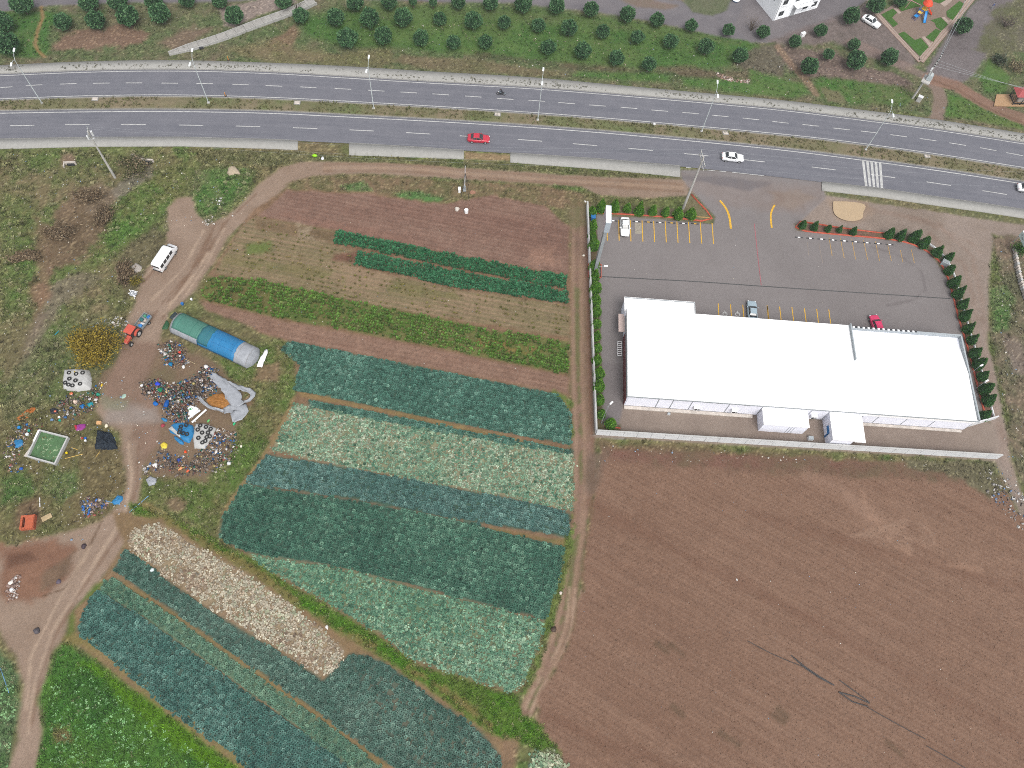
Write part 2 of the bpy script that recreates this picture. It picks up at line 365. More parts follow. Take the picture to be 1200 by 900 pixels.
r = paint([(370, 189), (460, 190), (540, 196), (620, 201), (707, 207), (797, 209), (830, 220), (815, 228), (760, 232), (700, 228), (680, 219), (620, 214), (540, 210), (433, 203), (367, 205)], DIRT, DIRT2, .4, .4, 'dirt_track', 1, MIX)
for off, cc in ((-.8, (120, 98, 82)), (.0, (152, 130, 112)), (.9, (122, 100, 84))):
    paint(offset_line(resample(Gs(road_n), 3), off), cc, None, .3, .2, None, .6, None, line=0.3, world=True)
# darker churned soil at the bend in the south-west
paint([(0, 640), (40, 632), (85, 640), (82, 680), (50, 700), (20, 705), (0, 700)], (104, 74, 60), (122, 92, 76), .8, 1.2, None, .85, MIX)
paint([(5, 650), (35, 645), (45, 655), (25, 662), (8, 665)], (72, 52, 44), (92, 68, 56), .5, .8, None, .7, MIX)
paint([(55, 665), (85, 648), (82, 672), (60, 690), (48, 690)], (84, 74, 62), (104, 90, 76), .6, .8, None, .7, MIX)
paint([(22, 590), (45, 582), (50, 610), (30, 625), (15, 618)], (84, 66, 56), (104, 86, 70), .6, .8, None, .8, MIX)
paint([(120, 607), (110, 628), (96, 655), (82, 680), (74, 690), (50, 698)], (92, 74, 60), None, .15, .15, None, .8, None, line=0.16)
ruts = [[(252, 262), (236, 300), (205, 345), (190, 372)], [(262, 268), (244, 305), (215, 348)], [(246, 275), (222, 318), (188, 356), (172, 380)], [(238, 270), (214, 315), (178, 350)], [(300, 226), (262, 262), (244, 292)],
        [(150, 520), (154, 560), (146, 600), (110, 660), (60, 740), (40, 800), (32, 860)], [(162, 520), (160, 570), (140, 625), (95, 690), (62, 750), (48, 790), (36, 850)], [(105, 640), (70, 700), (35, 770), (30, 830)]]
ruts += [[(250, 285 + 0), (232, 312), (206, 342)], [(244, 296), (222, 330), (198, 356)], [(236, 300), (214, 330)], [(228, 318), (206, 348), (192, 366)], [(220, 322), (196, 352)], [(170, 325), (180, 312)], [(168, 330), (178, 318)]]
for k, rr in enumerate(ruts):
    paint(rr, (164, 146, 130) if k % 2 else (114, 94, 80), None, .22, .3, None, .7, None, line=0.22)
# track between the plots and the shop wall
paint([(668, 235), (690, 235), (692, 300), (694, 400), (698, 505), (700, 560), (690, 600), (684, 650), (676, 720), (665, 760), (640, 800), (625, 838), (606, 842), (620, 800), (640, 760), (656, 700), (664, 640), (670, 560), (668, 450), (668, 330)],
      (126, 104, 92), (108, 92, 76), .5, .5, 'dirt_track', 1, MIX)
for off, cc in ((-.9, (146, 124, 108)), (.6, (142, 120, 104)), (-.1, (86, 96, 60)), (1.9, (104, 78, 66))):
    paint(offset_line(resample(Gs([(678, 238), (677, 330), (678, 450), (682, 520), (680, 600), (672, 660), (663, 725), (645, 775), (620, 830)]), 3), off), cc, None, .3, .4, None, .6, None, line=0.35, world=True, patch=None if off != -.1 else -0.05)
for off in (-.6, .3, 1.2, 2.0):
    paint(offset_line(resample(Gs([(672, 690), (668, 740), (652, 775), (632, 806), (616, 838), (622, 862), (650, 880), (700, 905)]), 2), off), (164, 142, 126), None, .2, .3, None, .6, None, line=0.22, world=True, patch=-.1)
paint([(660, 240), (690, 240), (690, 262), (668, 268)], (98, 100, 72), (112, 100, 80), .6, .8, None, .8, MIX)
# weedy verge between road and track, and along the top field
paint([(340, 176), (410, 184), (540, 188), (600, 192), (707, 200), (795, 210), (797, 209), (707, 206), (620, 200), (540, 195), (460, 189), (350, 188), (318, 196), (250, 186), (250, 176)], (86, 92, 62), (100, 96, 72), .4, .5, None, 1, MIX)
paint([(335, 215), (367, 207), (433, 205), (540, 212), (620, 217), (690, 226), (690, 240), (660, 244), (637, 240), (575, 228), (517, 238), (433, 227), (350, 222)], (94, 94, 66), (112, 96, 78), .5, .6, None, 1, MIX)
for p in ([(398, 218), (425, 212), (435, 224), (410, 226)], [(462, 226), (490, 224), (520, 232), (510, 238), (470, 234)]):
    paint(p, (74, 116, 66), (88, 106, 70), .5, .6, None, .9, MIX)
paint([(545, 178), (598, 182), (597, 188), (545, 186)], (148, 128, 104), (132, 114, 92), .3, .3, None, .9, MIX)

# --- plots: ground colour first, crops are planted on it further down
SOIL = (120, 92, 80); SOIL2 = (132, 104, 90)
ALLPLOTS = [(337, 220), (433, 226), (517, 238), (575, 228), (637, 241), (668, 266), (669, 460), (670, 517), (674, 600), (668, 640), (655, 690), (640, 735), (618, 800), (602, 815), (570, 806), (485, 778), (440, 745), (390, 714),
            (304, 664), (258, 632), (262, 600), (300, 545), (330, 495), (350, 450), (338, 400), (304, 388), (233, 352), (242, 322), (250, 312), (280, 266), (304, 240)]
paint(ALLPLOTS, (112, 92, 74), (124, 102, 84), .5, .5, 'vegetable_plot', 1, MIX)
def dirvar(px0, px1, period, seed, amp=1.0):
    """stripes that run from px0 to px1"""
    a = np.array(G(*px0)[:2]); b = np.array(G(*px1)[:2]); u = (b - a) / np.linalg.norm(b - a)
    across = (X - a[0]) * -u[1] + (Y - a[1]) * u[0]; along = (X - a[0]) * u[0] + (Y - a[1]) * u[1]
    w = across + 0.25 * fbm(X, Y, 12, seed)
    return amp * (0.5 * np.sin(w / period * 2 * math.pi) + 1.1 * fbm(along / 14, w / 0.55, 1.0, seed + 3, 3)), across, along
ROWV, ROWA, ROWL = dirvar((300, 326), (667, 399), 0.9, 41)
FA = [(337, 222), (433, 228), (517, 239), (575, 228), (637, 241), (667, 266), (667, 322), (533, 298), (396, 270), (304, 253)]
r = paint(FA, (112, 89, 79), (126, 104, 93), .4, .4, 'vegetable_plot', 1, ROWV * .7 + N3 * .8); relief(r, 0.06 * ROWV)
paint([(440, 232), (520, 244), (640, 255), (664, 270), (664, 300), (560, 268), (450, 250)], (104, 80, 71), (118, 93, 83), 1.5, 1, None, .6, ROWV)
paint([(620, 290), (650, 290), (652, 310), (622, 308)], (140, 112, 98), None, 1, 1, None, .6)
paint([(330, 250), (440, 268), (520, 292), (400, 272)], (132, 104, 92), (120, 92, 80), 1, .6, None, .6, ROWV)
FD = [(300, 254), (396, 270), (390, 286), (421, 296), (414, 311), (533, 338), (667, 358), (667, 396), (467, 362), (250, 320), (268, 290), (282, 266)]
r = paint(FD, (134, 116, 97), (112, 103, 80), .4, .4, 'vegetable_plot', 1, ROWV * .9 + N2); relief(r, 0.05 * ROWV)
paint([(300, 256), (396, 271), (388, 286), (380, 282), (300, 268)], (94, 80, 62), (112, 94, 76), .5, .6, None, .8, MIX)
paint([(393, 298), (421, 294), (414, 309), (390, 304)], (92, 66, 56), (106, 80, 68), .5, .5, None, .9, MIX)
paint([(350, 262), (375, 266), (378, 282), (352, 278)], (142, 130, 112), None, .6, .8, None, .6, None, patch=0)
paint([(262, 300), (340, 310), (480, 330), (560, 350), (480, 345), (350, 322), (262, 310)], (88, 96, 58), (110, 102, 74), .8, 1, None, .7, MIX, patch=-.1)
paint([(285, 285), (318, 282), (318, 294), (290, 298)], (88, 104, 58), None, .6, .8, None, .8, None, patch=-.2)
FE = [(242, 324), (300, 327), (467, 363), (575, 386), (667, 400), (667, 439), (492, 403), (325, 372), (233, 349)]
r = paint(FE, (86, 102, 58), (104, 98, 68), .4, .6, 'vegetable_plot', 1, ROWV * .4 + N2 + N3)
paint([(242, 324), (300, 327), (330, 345), (325, 370), (233, 349)], (106, 92, 66), (88, 92, 56), .8, 1, None, .7, MIX)
paint([(560, 395), (640, 410), (610, 416), (560, 404)], (126, 104, 70), None, .5, .6, None, .6, None, patch=-.1)
FF = [(233, 352), (325, 374), (492, 405), (667, 441), (667, 461), (492, 428), (338, 399), (304, 387), (240, 362)]
r = paint(FF, (130, 107, 94), (116, 93, 81), .4, .4, 'vegetable_plot', 1, ROWV * .6 + N3); relief(r, 0.06 * ROWV)
GBED = (74, 92, 76)
FG = [(337, 399), (492, 430), (654, 462), (669, 485), (669, 521), (575, 503), (467, 482), (344, 456), (352, 428), (330, 410)]
FG2 = [(362, 468), (480, 491), (560, 506), (672, 527), (672, 534), (560, 514), (480, 500), (362, 477)]
FH = [(345, 472), (400, 483), (480, 498), (560, 511), (672, 533), (672, 599), (600, 583), (480, 561), (400, 545), (318, 528), (330, 500)]
FI1 = [(312, 532), (400, 547), (480, 562), (600, 584), (668, 601), (668, 630), (560, 612), (480, 598), (400, 582), (284, 566)]
FI2 = [(283, 567), (400, 584), (480, 599.5), (560, 613.5), (575, 620), (664, 640), (656, 682), (641, 727), (550, 703), (410, 666), (289, 647), (256, 630), (262, 602)]
FJ = [(292, 649), (410, 668), (550, 705), (640, 729), (618, 796), (602, 811), (572, 802), (527, 788), (485, 773), (444, 741), (391, 711), (353, 688), (304, 662)]
FK = [(152, 622), (188, 612), (230, 640), (290, 672), (350, 716), (385, 745), (405, 763), (395, 785), (375, 792), (330, 762), (250, 716), (190, 672), (150, 642)]
FL = [(146, 644), (190, 676), (250, 720), (330, 766), (378, 797), (408, 766), (425, 768), (450, 776), (500, 812), (560, 855), (588, 886), (586, 915), (482, 915), (400, 855), (300, 785), (200, 715), (132, 668)]
FM = [(120, 680), (136, 678), (202, 720), (302, 791), (402, 861), (467, 915), (430, 915), (330, 838), (215, 756), (150, 712), (115, 694)]
FN = [(104, 702), (114, 692), (150, 713), (215, 758), (330, 840), (428, 915), (310, 915), (200, 835), (150, 793), (90, 738)]
for f in (FG, FG2, FI1, FI2): paint(f, (60, 84, 72), (70, 90, 78), .3, .3, 'vegetable_plot', 1, N3)  # dark leaf green ground: lower leaves and shade between plants put into the colour
paint(FH, (116, 122, 98), (136, 126, 106), .3, .3, 'vegetable_plot', 1, N3)
paint(FJ, (96, 114, 88), (112, 110, 90), .3, .3, 'vegetable_plot', 1, N3)
paint([(130, 600), (190, 600), (300, 665), (410, 745), (500, 800), (600, 870), (600, 920), (290, 920), (200, 845), (80, 748), (85, 715), (120, 676), (146, 636)], (126, 106, 84), (112, 96, 74), .4, .5, 'vegetable_plot', 1, MIX)
paint(FK, (142, 130, 108), (124, 106, 88), .3, .4, 'vegetable_plot', 1, N3)
for f in (FL, FN): paint(f, (62, 84, 76), (76, 90, 80), .3, .3, 'vegetable_plot', 1, N3)  # ground again painted as low leaves with the shaded gaps between heads
paint(FM, (80, 104, 86), (92, 108, 88), .3, .3, 'vegetable_plot', 1, N3)
paint([(430, 790), (520, 835), (590, 890), (585, 915), (500, 915), (440, 840)], (112, 100, 86), (88, 92, 78), 2, 1.5, None, .6, MIX)
# earth balks between the beds
for ln, w in (([(352, 461), (467, 485), (617, 518), (660, 526)], .38), ([(146, 684), (200, 718), (300, 788), (400, 858), (465, 910)], .32)):
    paint(ln, (128, 108, 78), (112, 98, 70), .25, .4, None, .9, MIX, line=w)
paint([(572, 618), (664, 634), (664, 640), (572, 622)], (76, 104, 52), (118, 96, 72), .4, .5, None, .9, MIX)
for ln in ([(667, 468), (669, 490), (669, 520)], [(672, 590), (668, 640), (656, 690), (642, 735), (628, 780), (612, 815)], [(650, 462), (662, 468)]):
    paint(ln, (74, 106, 50), (96, 104, 62), .4, .5, None, .9, MIX, line=.55, patch=-.12)
paint([(262, 602), (272, 585), (300, 545), (322, 515), (345, 465)], (134, 116, 88), (118, 104, 76), .25, .3, None, .85, MIX, line=.28)
paint([(165, 588), (190, 600), (230, 628)], (134, 116, 88), None, .25, .3, None, .85, MIX, line=.28)
# green ditch bank between the two blocks
DITCH = [(150, 590), (172, 592), (215, 612), (256, 634), (292, 652), (330, 680), (391, 714), (444, 745), (487, 778), (530, 792), (575, 806), (605, 815), (612, 838), (640, 850), (690, 900), (660, 905), (620, 872), (590, 868), (560, 850), (500, 806),
         (450, 772), (400, 742), (350, 712), (292, 668), (232, 636), (190, 608), (158, 604)]
paint(DITCH, (70, 106, 42), (86, 104, 54), .5, .6, 'ditch_bank', 1, MIX)
paint([(168, 592), (230, 630), (292, 664), (350, 706), (410, 744), (470, 776), (530, 815), (590, 862)], (126, 106, 80), (112, 96, 68), .4, .6, None, .7, MIX, line=.45, patch=-.05)
paint([(590, 862), (608, 868), (604, 905), (582, 905)], (128, 106, 88), (112, 94, 76), .5, .5, None, .9, MIX)
paint([(625, 880), (650, 878), (668, 895), (660, 910), (615, 910)], (120, 124, 102), (112, 108, 88), .4, .5, None, .9, MIX)
# meadow in the south-west corner
paint([(62, 764), (78, 752), (110, 772), (160, 812), (230, 862), (300, 915), (40, 915), (50, 855), (46, 820), (55, 792)], (62, 98, 48), (78, 108, 54), .6, .6, 'meadow', 1, MIX)
paint([(110, 772), (160, 812), (230, 862), (300, 915), (255, 915), (170, 850), (120, 800), (95, 778)], (86, 118, 36), (80, 112, 44), .8, .8, None, .85, MIX)
paint([(100, 785), (125, 800), (135, 830), (110, 850), (85, 830), (80, 800)], (48, 82, 40), (62, 92, 46), 1.2, 1.2, None, .8, MIX)
paint([(60, 850), (80, 855), (85, 870), (66, 872)], (112, 96, 72), None, .6, .6, None, .8)
paint([(78, 748), (100, 752), (160, 797), (230, 853), (300, 905)], (126, 112, 82), (110, 102, 68), .4, .5, None, .9, MIX, line=.7)
paint([(-30, 745), (0, 762), (15, 780), (22, 800), (20, 830), (14, 870), (5, 905), (-30, 905)], (72, 98, 60), (96, 112, 84), .6, .8, 'meadow', 1, MIX)
paint([(85, 715), (115, 690), (120, 682), (112, 684), (92, 705), (82, 722), (78, 745), (88, 740)], (72, 104, 46), (88, 96, 56), .5, .5, None, .9, MIX)

# --- the big ploughed field
FQ = [(700, 545), (705, 525), (1150, 545), (1175, 560), (1190, 600), (1290, 640), (1290, 960), (690, 960), (650, 870), (628, 845), (632, 815), (652, 780), (668, 745), (680, 700), (688, 640), (694, 590)]
PLV, PLA, PLL = dirvar((740, 610), (1200, 870), 0.75, 61)
r = paint(FQ, (111, 88, 75), (126, 103, 89), .5, .6, 'ploughed_field', 1, PLV * .8 + N1 * .5 + NF * .25); relief(r, 0.06 * PLV + 0.03 * N4)
for ln, w, o in (([(690, 590), (750, 622), (860, 680), (960, 730), (1080, 800), (1200, 866)], .7, .38), ([(880, 600), (1010, 640), (1200, 690)], .8, .3), ([(640, 840), (760, 890), (800, 905)], .7, .35)):
    paint(ln, (96, 70, 58), None, 1.0, .8, None, o, None, line=w)
paint([(980, 560), (1020, 572), (1060, 620), (1110, 650), (1200, 660), (1100, 640), (1040, 640), (1000, 600)], (142, 118, 103), None, 1.5, 1.5, None, .22, None)
paint([(700, 520), (720, 540), (760, 545), (900, 552), (1050, 560), (1150, 568), (1150, 548), (705, 516)], (106, 78, 70), (92, 82, 66), .8, 1, None, .7, MIX)
paint([(688, 525), (712, 530), (705, 560), (695, 580), (684, 575)], (108, 94, 84), (90, 76, 64), .8, 1.0, None, .8, MIX)
paint([(1060, 538), (1165, 540), (1180, 575), (1160, 585), (1125, 560), (1065, 548)], (84, 84, 64), (98, 94, 76), .6, .8, 'ground', .95, MIX)
cx, cy = 1062, 640
for k in range(7):
    pts = [(cx + 34 * math.cos(a) * (1 + .12 * k) - 9 * k, cy + 30 * math.sin(a) * (1 - .03 * k) + 2 * k) for a in np.linspace(-1.75, -.1, 9)]
    paint(pts, (146, 123, 108), None, .2, .1, None, .5, None, line=0.2, patch=-.25)
paint([(945, 555), (985, 570), (1005, 590), (1022, 605)], (142, 118, 104), None, .6, .6, None, .4, None, line=.9, patch=-.15)
paint([(1010, 575), (1020, 605), (1050, 640), (1090, 658), (1150, 668)], (144, 118, 102), None, .4, .5, None, .5, None, line=.4, patch=-.2)
for (x0, y0, x1, y1) in ((770, 755, 782, 764), (786, 756, 800, 766), (905, 838, 918, 846), (912, 832, 922, 840), (788, 828, 800, 838), (845, 860, 866, 872), (1040, 870, 1056, 884)):
    paint([(x0, y0), (x1, y1)], (80, 68, 54), None, .4, .5, None, .6, None, line=.35)

# --- east side: dirt lane along the shop, weeds beyond
paint([(1060, 236), (1210, 262), (1210, 285), (1165, 275), (1160, 330), (1158, 400), (1175, 470), (1185, 540), (1215, 620), (1300, 640), (1300, 700), (1195, 600), (1172, 550), (1166, 536), (1160, 492), (1152, 450),
       (1138, 380), (1126, 330), (1105, 300), (1078, 285), (1000, 268), (930, 262), (860, 240), (840, 225), (900, 222), (963, 224)], (140, 128, 120), (128, 116, 107), .5, .6, 'dirt_track', 1, MIX)
paint([(963, 223), (1032, 231), (1093, 240), (1147, 248), (1210, 257), (1210, 265), (1147, 256), (1093, 247), (1040, 240), (963, 228)], (88, 94, 66), (104, 98, 74), .3, .4, 'ground', .95, MIX)
for ln in ([(1100, 262), (1140, 300), (1150, 350), (1158, 420), (1172, 490), (1190, 560)], [(1090, 275), (1130, 310), (1142, 350), (1150, 420), (1166, 480), (1180, 545)], [(1000, 240), (1080, 258), (1140, 285), (1150, 300)]):
    paint(ln, (148, 132, 122), (116, 98, 88), .4, .5, None, .45, MIX, line=.5)
paint([(1165, 280), (1185, 272), (1215, 290), (1240, 700), (1215, 620), (1188, 540), (1178, 470), (1160, 395), (1172, 330)], (92, 92, 72), (112, 98, 86), .6, 1, None, 1, MIX)
paint([(1160, 338), (1180, 332), (1190, 350), (1182, 385), (1165, 388)], (78, 106, 62), (96, 104, 74), .6, .8, None, .9, MIX)
paint([(1178, 395), (1200, 400), (1205, 440), (1185, 440)], (120, 108, 102), (104, 94, 84), .8, .8, None, .8, MIX)
# --- shop car park: asphalt, with the mouth onto the road
ASPH = (127, 122, 121); ASPH2 = (120, 115, 114)
LOT = [(690, 248), (700, 250), (836, 262), (838, 254), (818, 232), (800, 210), (797, 199), (860, 199), (963, 211), (968, 232), (940, 258), (932, 268), (1060, 282), (1085, 292), (1106, 316), (1122, 350), (1130, 392), (1150, 470), (1152, 490), (1120, 500), (732, 474), (732, 515), (697, 511)]
paint(LOT, ASPH, ASPH2, .25, .12, 'parking_lot', 1, MIX * .8)
paint([(800, 205), (963, 216), (968, 232), (945, 252), (900, 248), (850, 240), (812, 226)], (132, 122, 118), (118, 106, 100), 1.2, 1.0, None, .6, MIX)
paint([(797, 206), (850, 206), (905, 214), (880, 224), (830, 214), (800, 210)], (100, 97, 100), (110, 104, 104), .5, .5, None, .7, MIX)
paint([(905, 225), (935, 222), (955, 232), (930, 246), (905, 240)], (136, 124, 114), (126, 110, 100), .8, .8, None, .6, MIX)
paint([(700, 420), (732, 430), (732, 510), (704, 508)], (110, 104, 104), None, .6, .4, None, .5)
paint([(1010, 285), (1055, 300), (1080, 318), (1085, 340), (1070, 352), (1040, 358)], (92, 86, 86), None, .3, .2, None, .5, None, line=.2, patch=-.15)
YARD = [(731, 474), (1122, 503), (1150, 490), (1164, 498), (1170, 520), (1168, 540), (690, 511), (725, 500)]
paint(YARD, (138, 126, 117), (126, 114, 106), .25, .15, 'service_yard', 1, MIX)
paint([(733, 476), (860, 486), (860, 492), (733, 482)], (150, 138, 128), (136, 124, 116), .4, .4, None, .6, MIX)
# planting beds behind the kerbs
paint([(690, 240), (800, 244), (808, 222), (836, 256), (834, 260), (700, 252)], (112, 104, 84), (98, 96, 72), .3, .4, 'planting_bed', 1, MIX)
paint([(690, 244), (699, 246), (707, 500), (727, 498), (727, 508), (698, 508)], (96, 78, 64), (84, 84, 60), .2, .2, 'planting_bed', 1, MIX)
paint([(930, 262), (1000, 268), (1070, 277), (1098, 292), (1118, 318), (1134, 365), (1150, 430), (1166, 486), (1154, 490), (1140, 440), (1126, 380), (1112, 330), (1092, 298), (1064, 283), (934, 270)], (112, 88, 78), (92, 90, 68), .2, .2, 'planting_bed', 1, MIX)
# sandy wash under the puddle
paint([(970, 232), (1018, 236), (1022, 250), (1008, 262), (980, 258)], (146, 128, 112), (134, 116, 102), .8, .8, None, .7, MIX)

# keep the hard-built areas low and flat so that sheets lie cleanly above them
flat = np.zeros(X.shape, bool)
for nm in ('parking_lot', 'service_yard', 'planting_bed', 'park_lane', 'earth_yard'):
    flat |= LAB == LABELS.index(nm)
def calm(px, m=2.5, z=-0.02):
    P = Gs(px); sl = box_of(P, m + 1); k = smooth(-m, 0, sdf_poly(P, X[sl], Y[sl])); Zt[sl] = Zt[sl] * (1 - k) + z * k
Zt -= 0.12
Zt[flat] = -0.01
calm([(-120, 80), (-120, 180), (0, 178), (213, 175), (350, 178), (543, 190), (600, 194), (707, 203), (797, 212), (830, 222), (963, 226), (1093, 243), (1200, 258), (1320, 280), (1320, 175), (1200, 155), (1093, 136), (987, 124), (880, 112), (707, 96), (513, 83), (320, 72), (213, 68), (107, 70), (0, 74)], 2.0, -0.06)
pav_ = np.isin(LAB, [LABELS.index(q) for q in ('parking_lot', 'service_yard', 'park_lane')]); fld_ = np.isin(LAB, [LABELS.index(q) for q in ('ploughed_field', 'dirt_track')])
C *= (1 + np.where(pav_, .05, np.where(fld_, .12, .26)) * NF + np.where(pav_, .05, np.where(fld_, .10, .22)) * N4)[..., None]
flk = (NF > .42) & (LAB == 0); C[flk] = C[flk] * 1.28 + alb(60, 58, 46); flk = (NF < -.42) & (LAB == 0); C[flk] *= .72
C = np.clip(C, 0.004, 0.8)
def Zat(x, y):
    i = int(np.clip(round((x - gx[0]) / STEP), 0, NX - 1)); j = int(np.clip(round((y - gy[0]) / STEP), 0, NY - 1)); return float(Zt[i, j])
def Zarr(x, y):
    i = np.clip(np.round((x - gx[0]) / STEP).astype(int), 0, NX - 1); j = np.clip(np.round((y - gy[0]) / STEP).astype(int), 0, NY - 1); return Zt[i, j]
ids = np.arange(NX * NY).reshape(NX, NY)
quads = np.stack([ids[:-1, :-1], ids[1:, :-1], ids[1:, 1:], ids[:-1, 1:]], -1).reshape(-1, 4)
qlab = LAB[:-1, :-1].reshape(-1)
Vall = np.stack([X, Y, Zt], -1).reshape(-1, 3); Call = C.reshape(-1, 3)
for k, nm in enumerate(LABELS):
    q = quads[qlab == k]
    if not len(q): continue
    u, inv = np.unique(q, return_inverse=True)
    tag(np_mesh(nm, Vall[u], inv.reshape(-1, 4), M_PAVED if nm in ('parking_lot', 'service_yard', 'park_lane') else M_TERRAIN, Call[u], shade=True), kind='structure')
def ground_far(bm):
    s = 420; a = [bm.verts.new((x, y, -0.6)) for x, y in ((-s, -s), (s, -s), (s, s), (-s, s))]; bm.faces.new(a)
tag(quick('countryside', mat('far_soil', alb(102, 98, 74), 0.95, 0.3, 0.05), None, ground_far), kind='structure')
# ------------------------------------------------------------------ the dual carriageway
def asphalt(name, base, base2):
    m, n, l, b = new_mat(name)
    b.inputs['Roughness'].default_value = 0.8
    uv = n.new('ShaderNodeUVMap'); g = n.new('ShaderNodeNewGeometry')
    nz = n.new('ShaderNodeTexNoise'); nz.inputs['Scale'].default_value = 0.35; nz.inputs['Detail'].default_value = 8; nz.inputs['Roughness'].default_value = 0.7
    l.new(g.outputs['Position'], nz.inputs['Vector'])
    mp = n.new('ShaderNodeMapping'); mp.inputs['Scale'].default_value = (0.03, 1.0, 1.0)
    l.new(uv.outputs['UV'], mp.inputs['Vector'])
    st = n.new('ShaderNodeTexNoise'); st.inputs['Scale'].default_value = 1.2; st.inputs['Detail'].default_value = 4
    l.new(mp.outputs[0], st.inputs['Vector'])
    ad = n.new('ShaderNodeMath'); ad.operation = 'ADD'; l.new(nz.outputs['Fac'], ad.inputs[0]); l.new(st.outputs['Fac'], ad.inputs[1])
    cr = n.new('ShaderNodeMapRange'); cr.inputs['From Min'].default_value = 0.7; cr.inputs['From Max'].default_value = 1.3
    l.new(ad.outputs[0], cr.inputs['Value'])
    mx = n.new('ShaderNodeMix'); mx.data_type = 'RGBA'; mx.inputs['A'].default_value = base; mx.inputs['B'].default_value = base2
    l.new(cr.outputs[0], mx.inputs['Factor']); l.new(mx.outputs['Result'], b.inputs['Base Color'])
    bp = n.new('ShaderNodeBump'); bp.inputs['Strength'].default_value = 0.15; fz = n.new('ShaderNodeTexNoise'); fz.inputs['Scale'].default_value = 12
    l.new(g.outputs['Position'], fz.inputs['Vector']); l.new(fz.outputs['Fac'], bp.inputs['Height']); l.new(bp.outputs[0], b.inputs['Normal'])
    return m
M_ROAD = asphalt('road_asphalt', A4(102, 103, 110), A4(117, 117, 123))
M_PAINT = mat('road_paint', alb(186, 186, 184), 0.6, 0.3, 1.5)
M_PAVE = mat('pavement_concrete', alb(158, 157, 153), 0.85, 0.08, 1.2, bump=0.2)
M_KERB = mat('kerb_concrete', alb(140, 139, 136), 0.85, 0.15, 1.0)
def strip(name, A, B, z, m, parent=None, thick=0.0, cells=1):
    n = len(A); V = []; F = []; rows = cells + 1
    for i in range(n):
        for c in range(rows):
            p = A[i] * (1 - c / cells) + B[i] * (c / cells); V.append((p[0], p[1], z))
    for i in range(n - 1):
        for c in range(cells): a = i * rows + c; F.append((a, a + 1, a + rows + 1, a + rows))
    if thick:
        k = len(V)
        for i in range(n): V += [(A[i][0], A[i][1], z - thick), (B[i][0], B[i][1], z - thick)]
        for i in range(n - 1):
            F.append((i * rows, (i + 1) * rows, k + 2 * i + 2, k + 2 * i)); F.append(((i + 1) * rows + cells, i * rows + cells, k + 2 * i + 1, k + 2 * i + 3))
        e = (n - 1) * rows; F += [(0, k, k + 1, cells), (e + cells, k + 2 * n - 1, k + 2 * n - 2, e)]
    o = np_mesh(name, V, F, m, parent=parent)
    uvl = o.data.uv_layers.new(name='UVMap'); s = np.r_[0, np.cumsum(np.linalg.norm(np.diff(A, axis=0), axis=1))]
    vv = np.zeros((len(V), 2)); 
    for i in range(n):
        for c in range(rows): vv[i * rows + c] = (s[i], c / cells * np.linalg.norm(B[i] - A[i]))
    li = np.empty(len(o.data.loops), np.int32); o.data.loops.foreach_get('vertex_index', li)
    uvl.data.foreach_set('uv', vv[li].ravel().astype(np.float32))
    return o
def gline(px, n=160): 
    """photo polyline -> evenly spaced world line, running on beyond the frame"""
    P = Gs(px); R = resample(P, 1.0); a = R[0] + (R[0] - R[6]) * 5.0; b = R[-1] + (R[-1] - R[-7]) * 5.0
    R = np.vstack([a, R, b]); s = np.r_[0, np.cumsum(np.linalg.norm(np.diff(R, axis=0), axis=1))]; t = np.linspace(0, s[-1], n)
    return np.c_[np.interp(t, s, R[:, 0]), np.interp(t, s, R[:, 1])]
n_out = [(0, 77), (107, 72), (213, 70.7), (320, 74.2), (407, 78), (513, 85), (620, 90.5), (707, 98.7), (813, 108.5), (920, 118), (987, 126.5), (1093, 139.5), (1200, 157)]
n_kerb = [(0, 86.7), (107, 82), (213, 80.8), (320, 84), (407, 89.5), (513, 96), (620, 101.5), (707, 108.5), (813, 117.5), (920, 127.5), (987, 136), (1093, 149.5), (1200, 166.7)]
n_south = [(0, 117.5), (107, 113.5), (213, 112.5), (320, 115.7), (407, 120.2), (513, 126.3), (620, 133), (707, 139.7), (813, 149), (920, 159), (987, 166.5), (1093, 181), (1200, 198)]
s_north = [(0, 130.5), (107, 128.7), (213, 128.4), (320, 130.5), (407, 135), (513, 140.3), (620, 147), (707, 153.5), (813, 163.3), (920, 174), (987, 182.5), (1093, 196.7), (1200, 213.5)]
s_kerb = [(0, 163.5), (107, 161.5), (213, 161.3), (320, 164), (407, 168), (487, 172.8), (543, 176.5), (620, 181), (707, 187), (787, 194), (860, 201.5), (963, 213.5), (1032, 221.5), (1093, 230.5), (1147, 238), (1200, 246)]
s_out = [(0, 174.7), (107, 172), (213, 171.5), (320, 174.5), (349, 176), (409, 182), (487, 184.5), (543, 186.5), (598, 190.5), (707, 198.7), (797, 207.5)]
LN_out, LN_k, LN_s, LS_n, LS_k = map(gline, (n_out, n_kerb, n_south, s_north, s_kerb))
road_n_o = tag(strip('north_carriageway', LN_s, LN_k, 0.03, M_ROAD, cells=4), kind='structure')
road_s_o = tag(strip('south_carriageway', LS_k, LS_n, 0.034, M_ROAD, cells=4), kind='structure')
pav_n = tag(strip('north_pavement', LN_k + 0, LN_out, 0.16, M_PAVE, thick=0.2, cells=2), kind='structure')
strip('kerb', offset_line(LN_k, -0.12), offset_line(LN_k, -0.003), 0.172, M_KERB, pav_n, thick=0.2)
def cut(px_a, px_b, x0, x1, n):
    """the stretch of two edge lines between two photo columns"""
    fa = np.array(px_a, float); fb = np.array(px_b, float); xs = np.linspace(x0, x1, n)
    return (np.array([G(x, np.interp(x, fa[:, 0], fa[:, 1]))[:2] for x in xs]), np.array([G(x, np.interp(x, fb[:, 0], fb[:, 1]))[:2] for x in xs]))
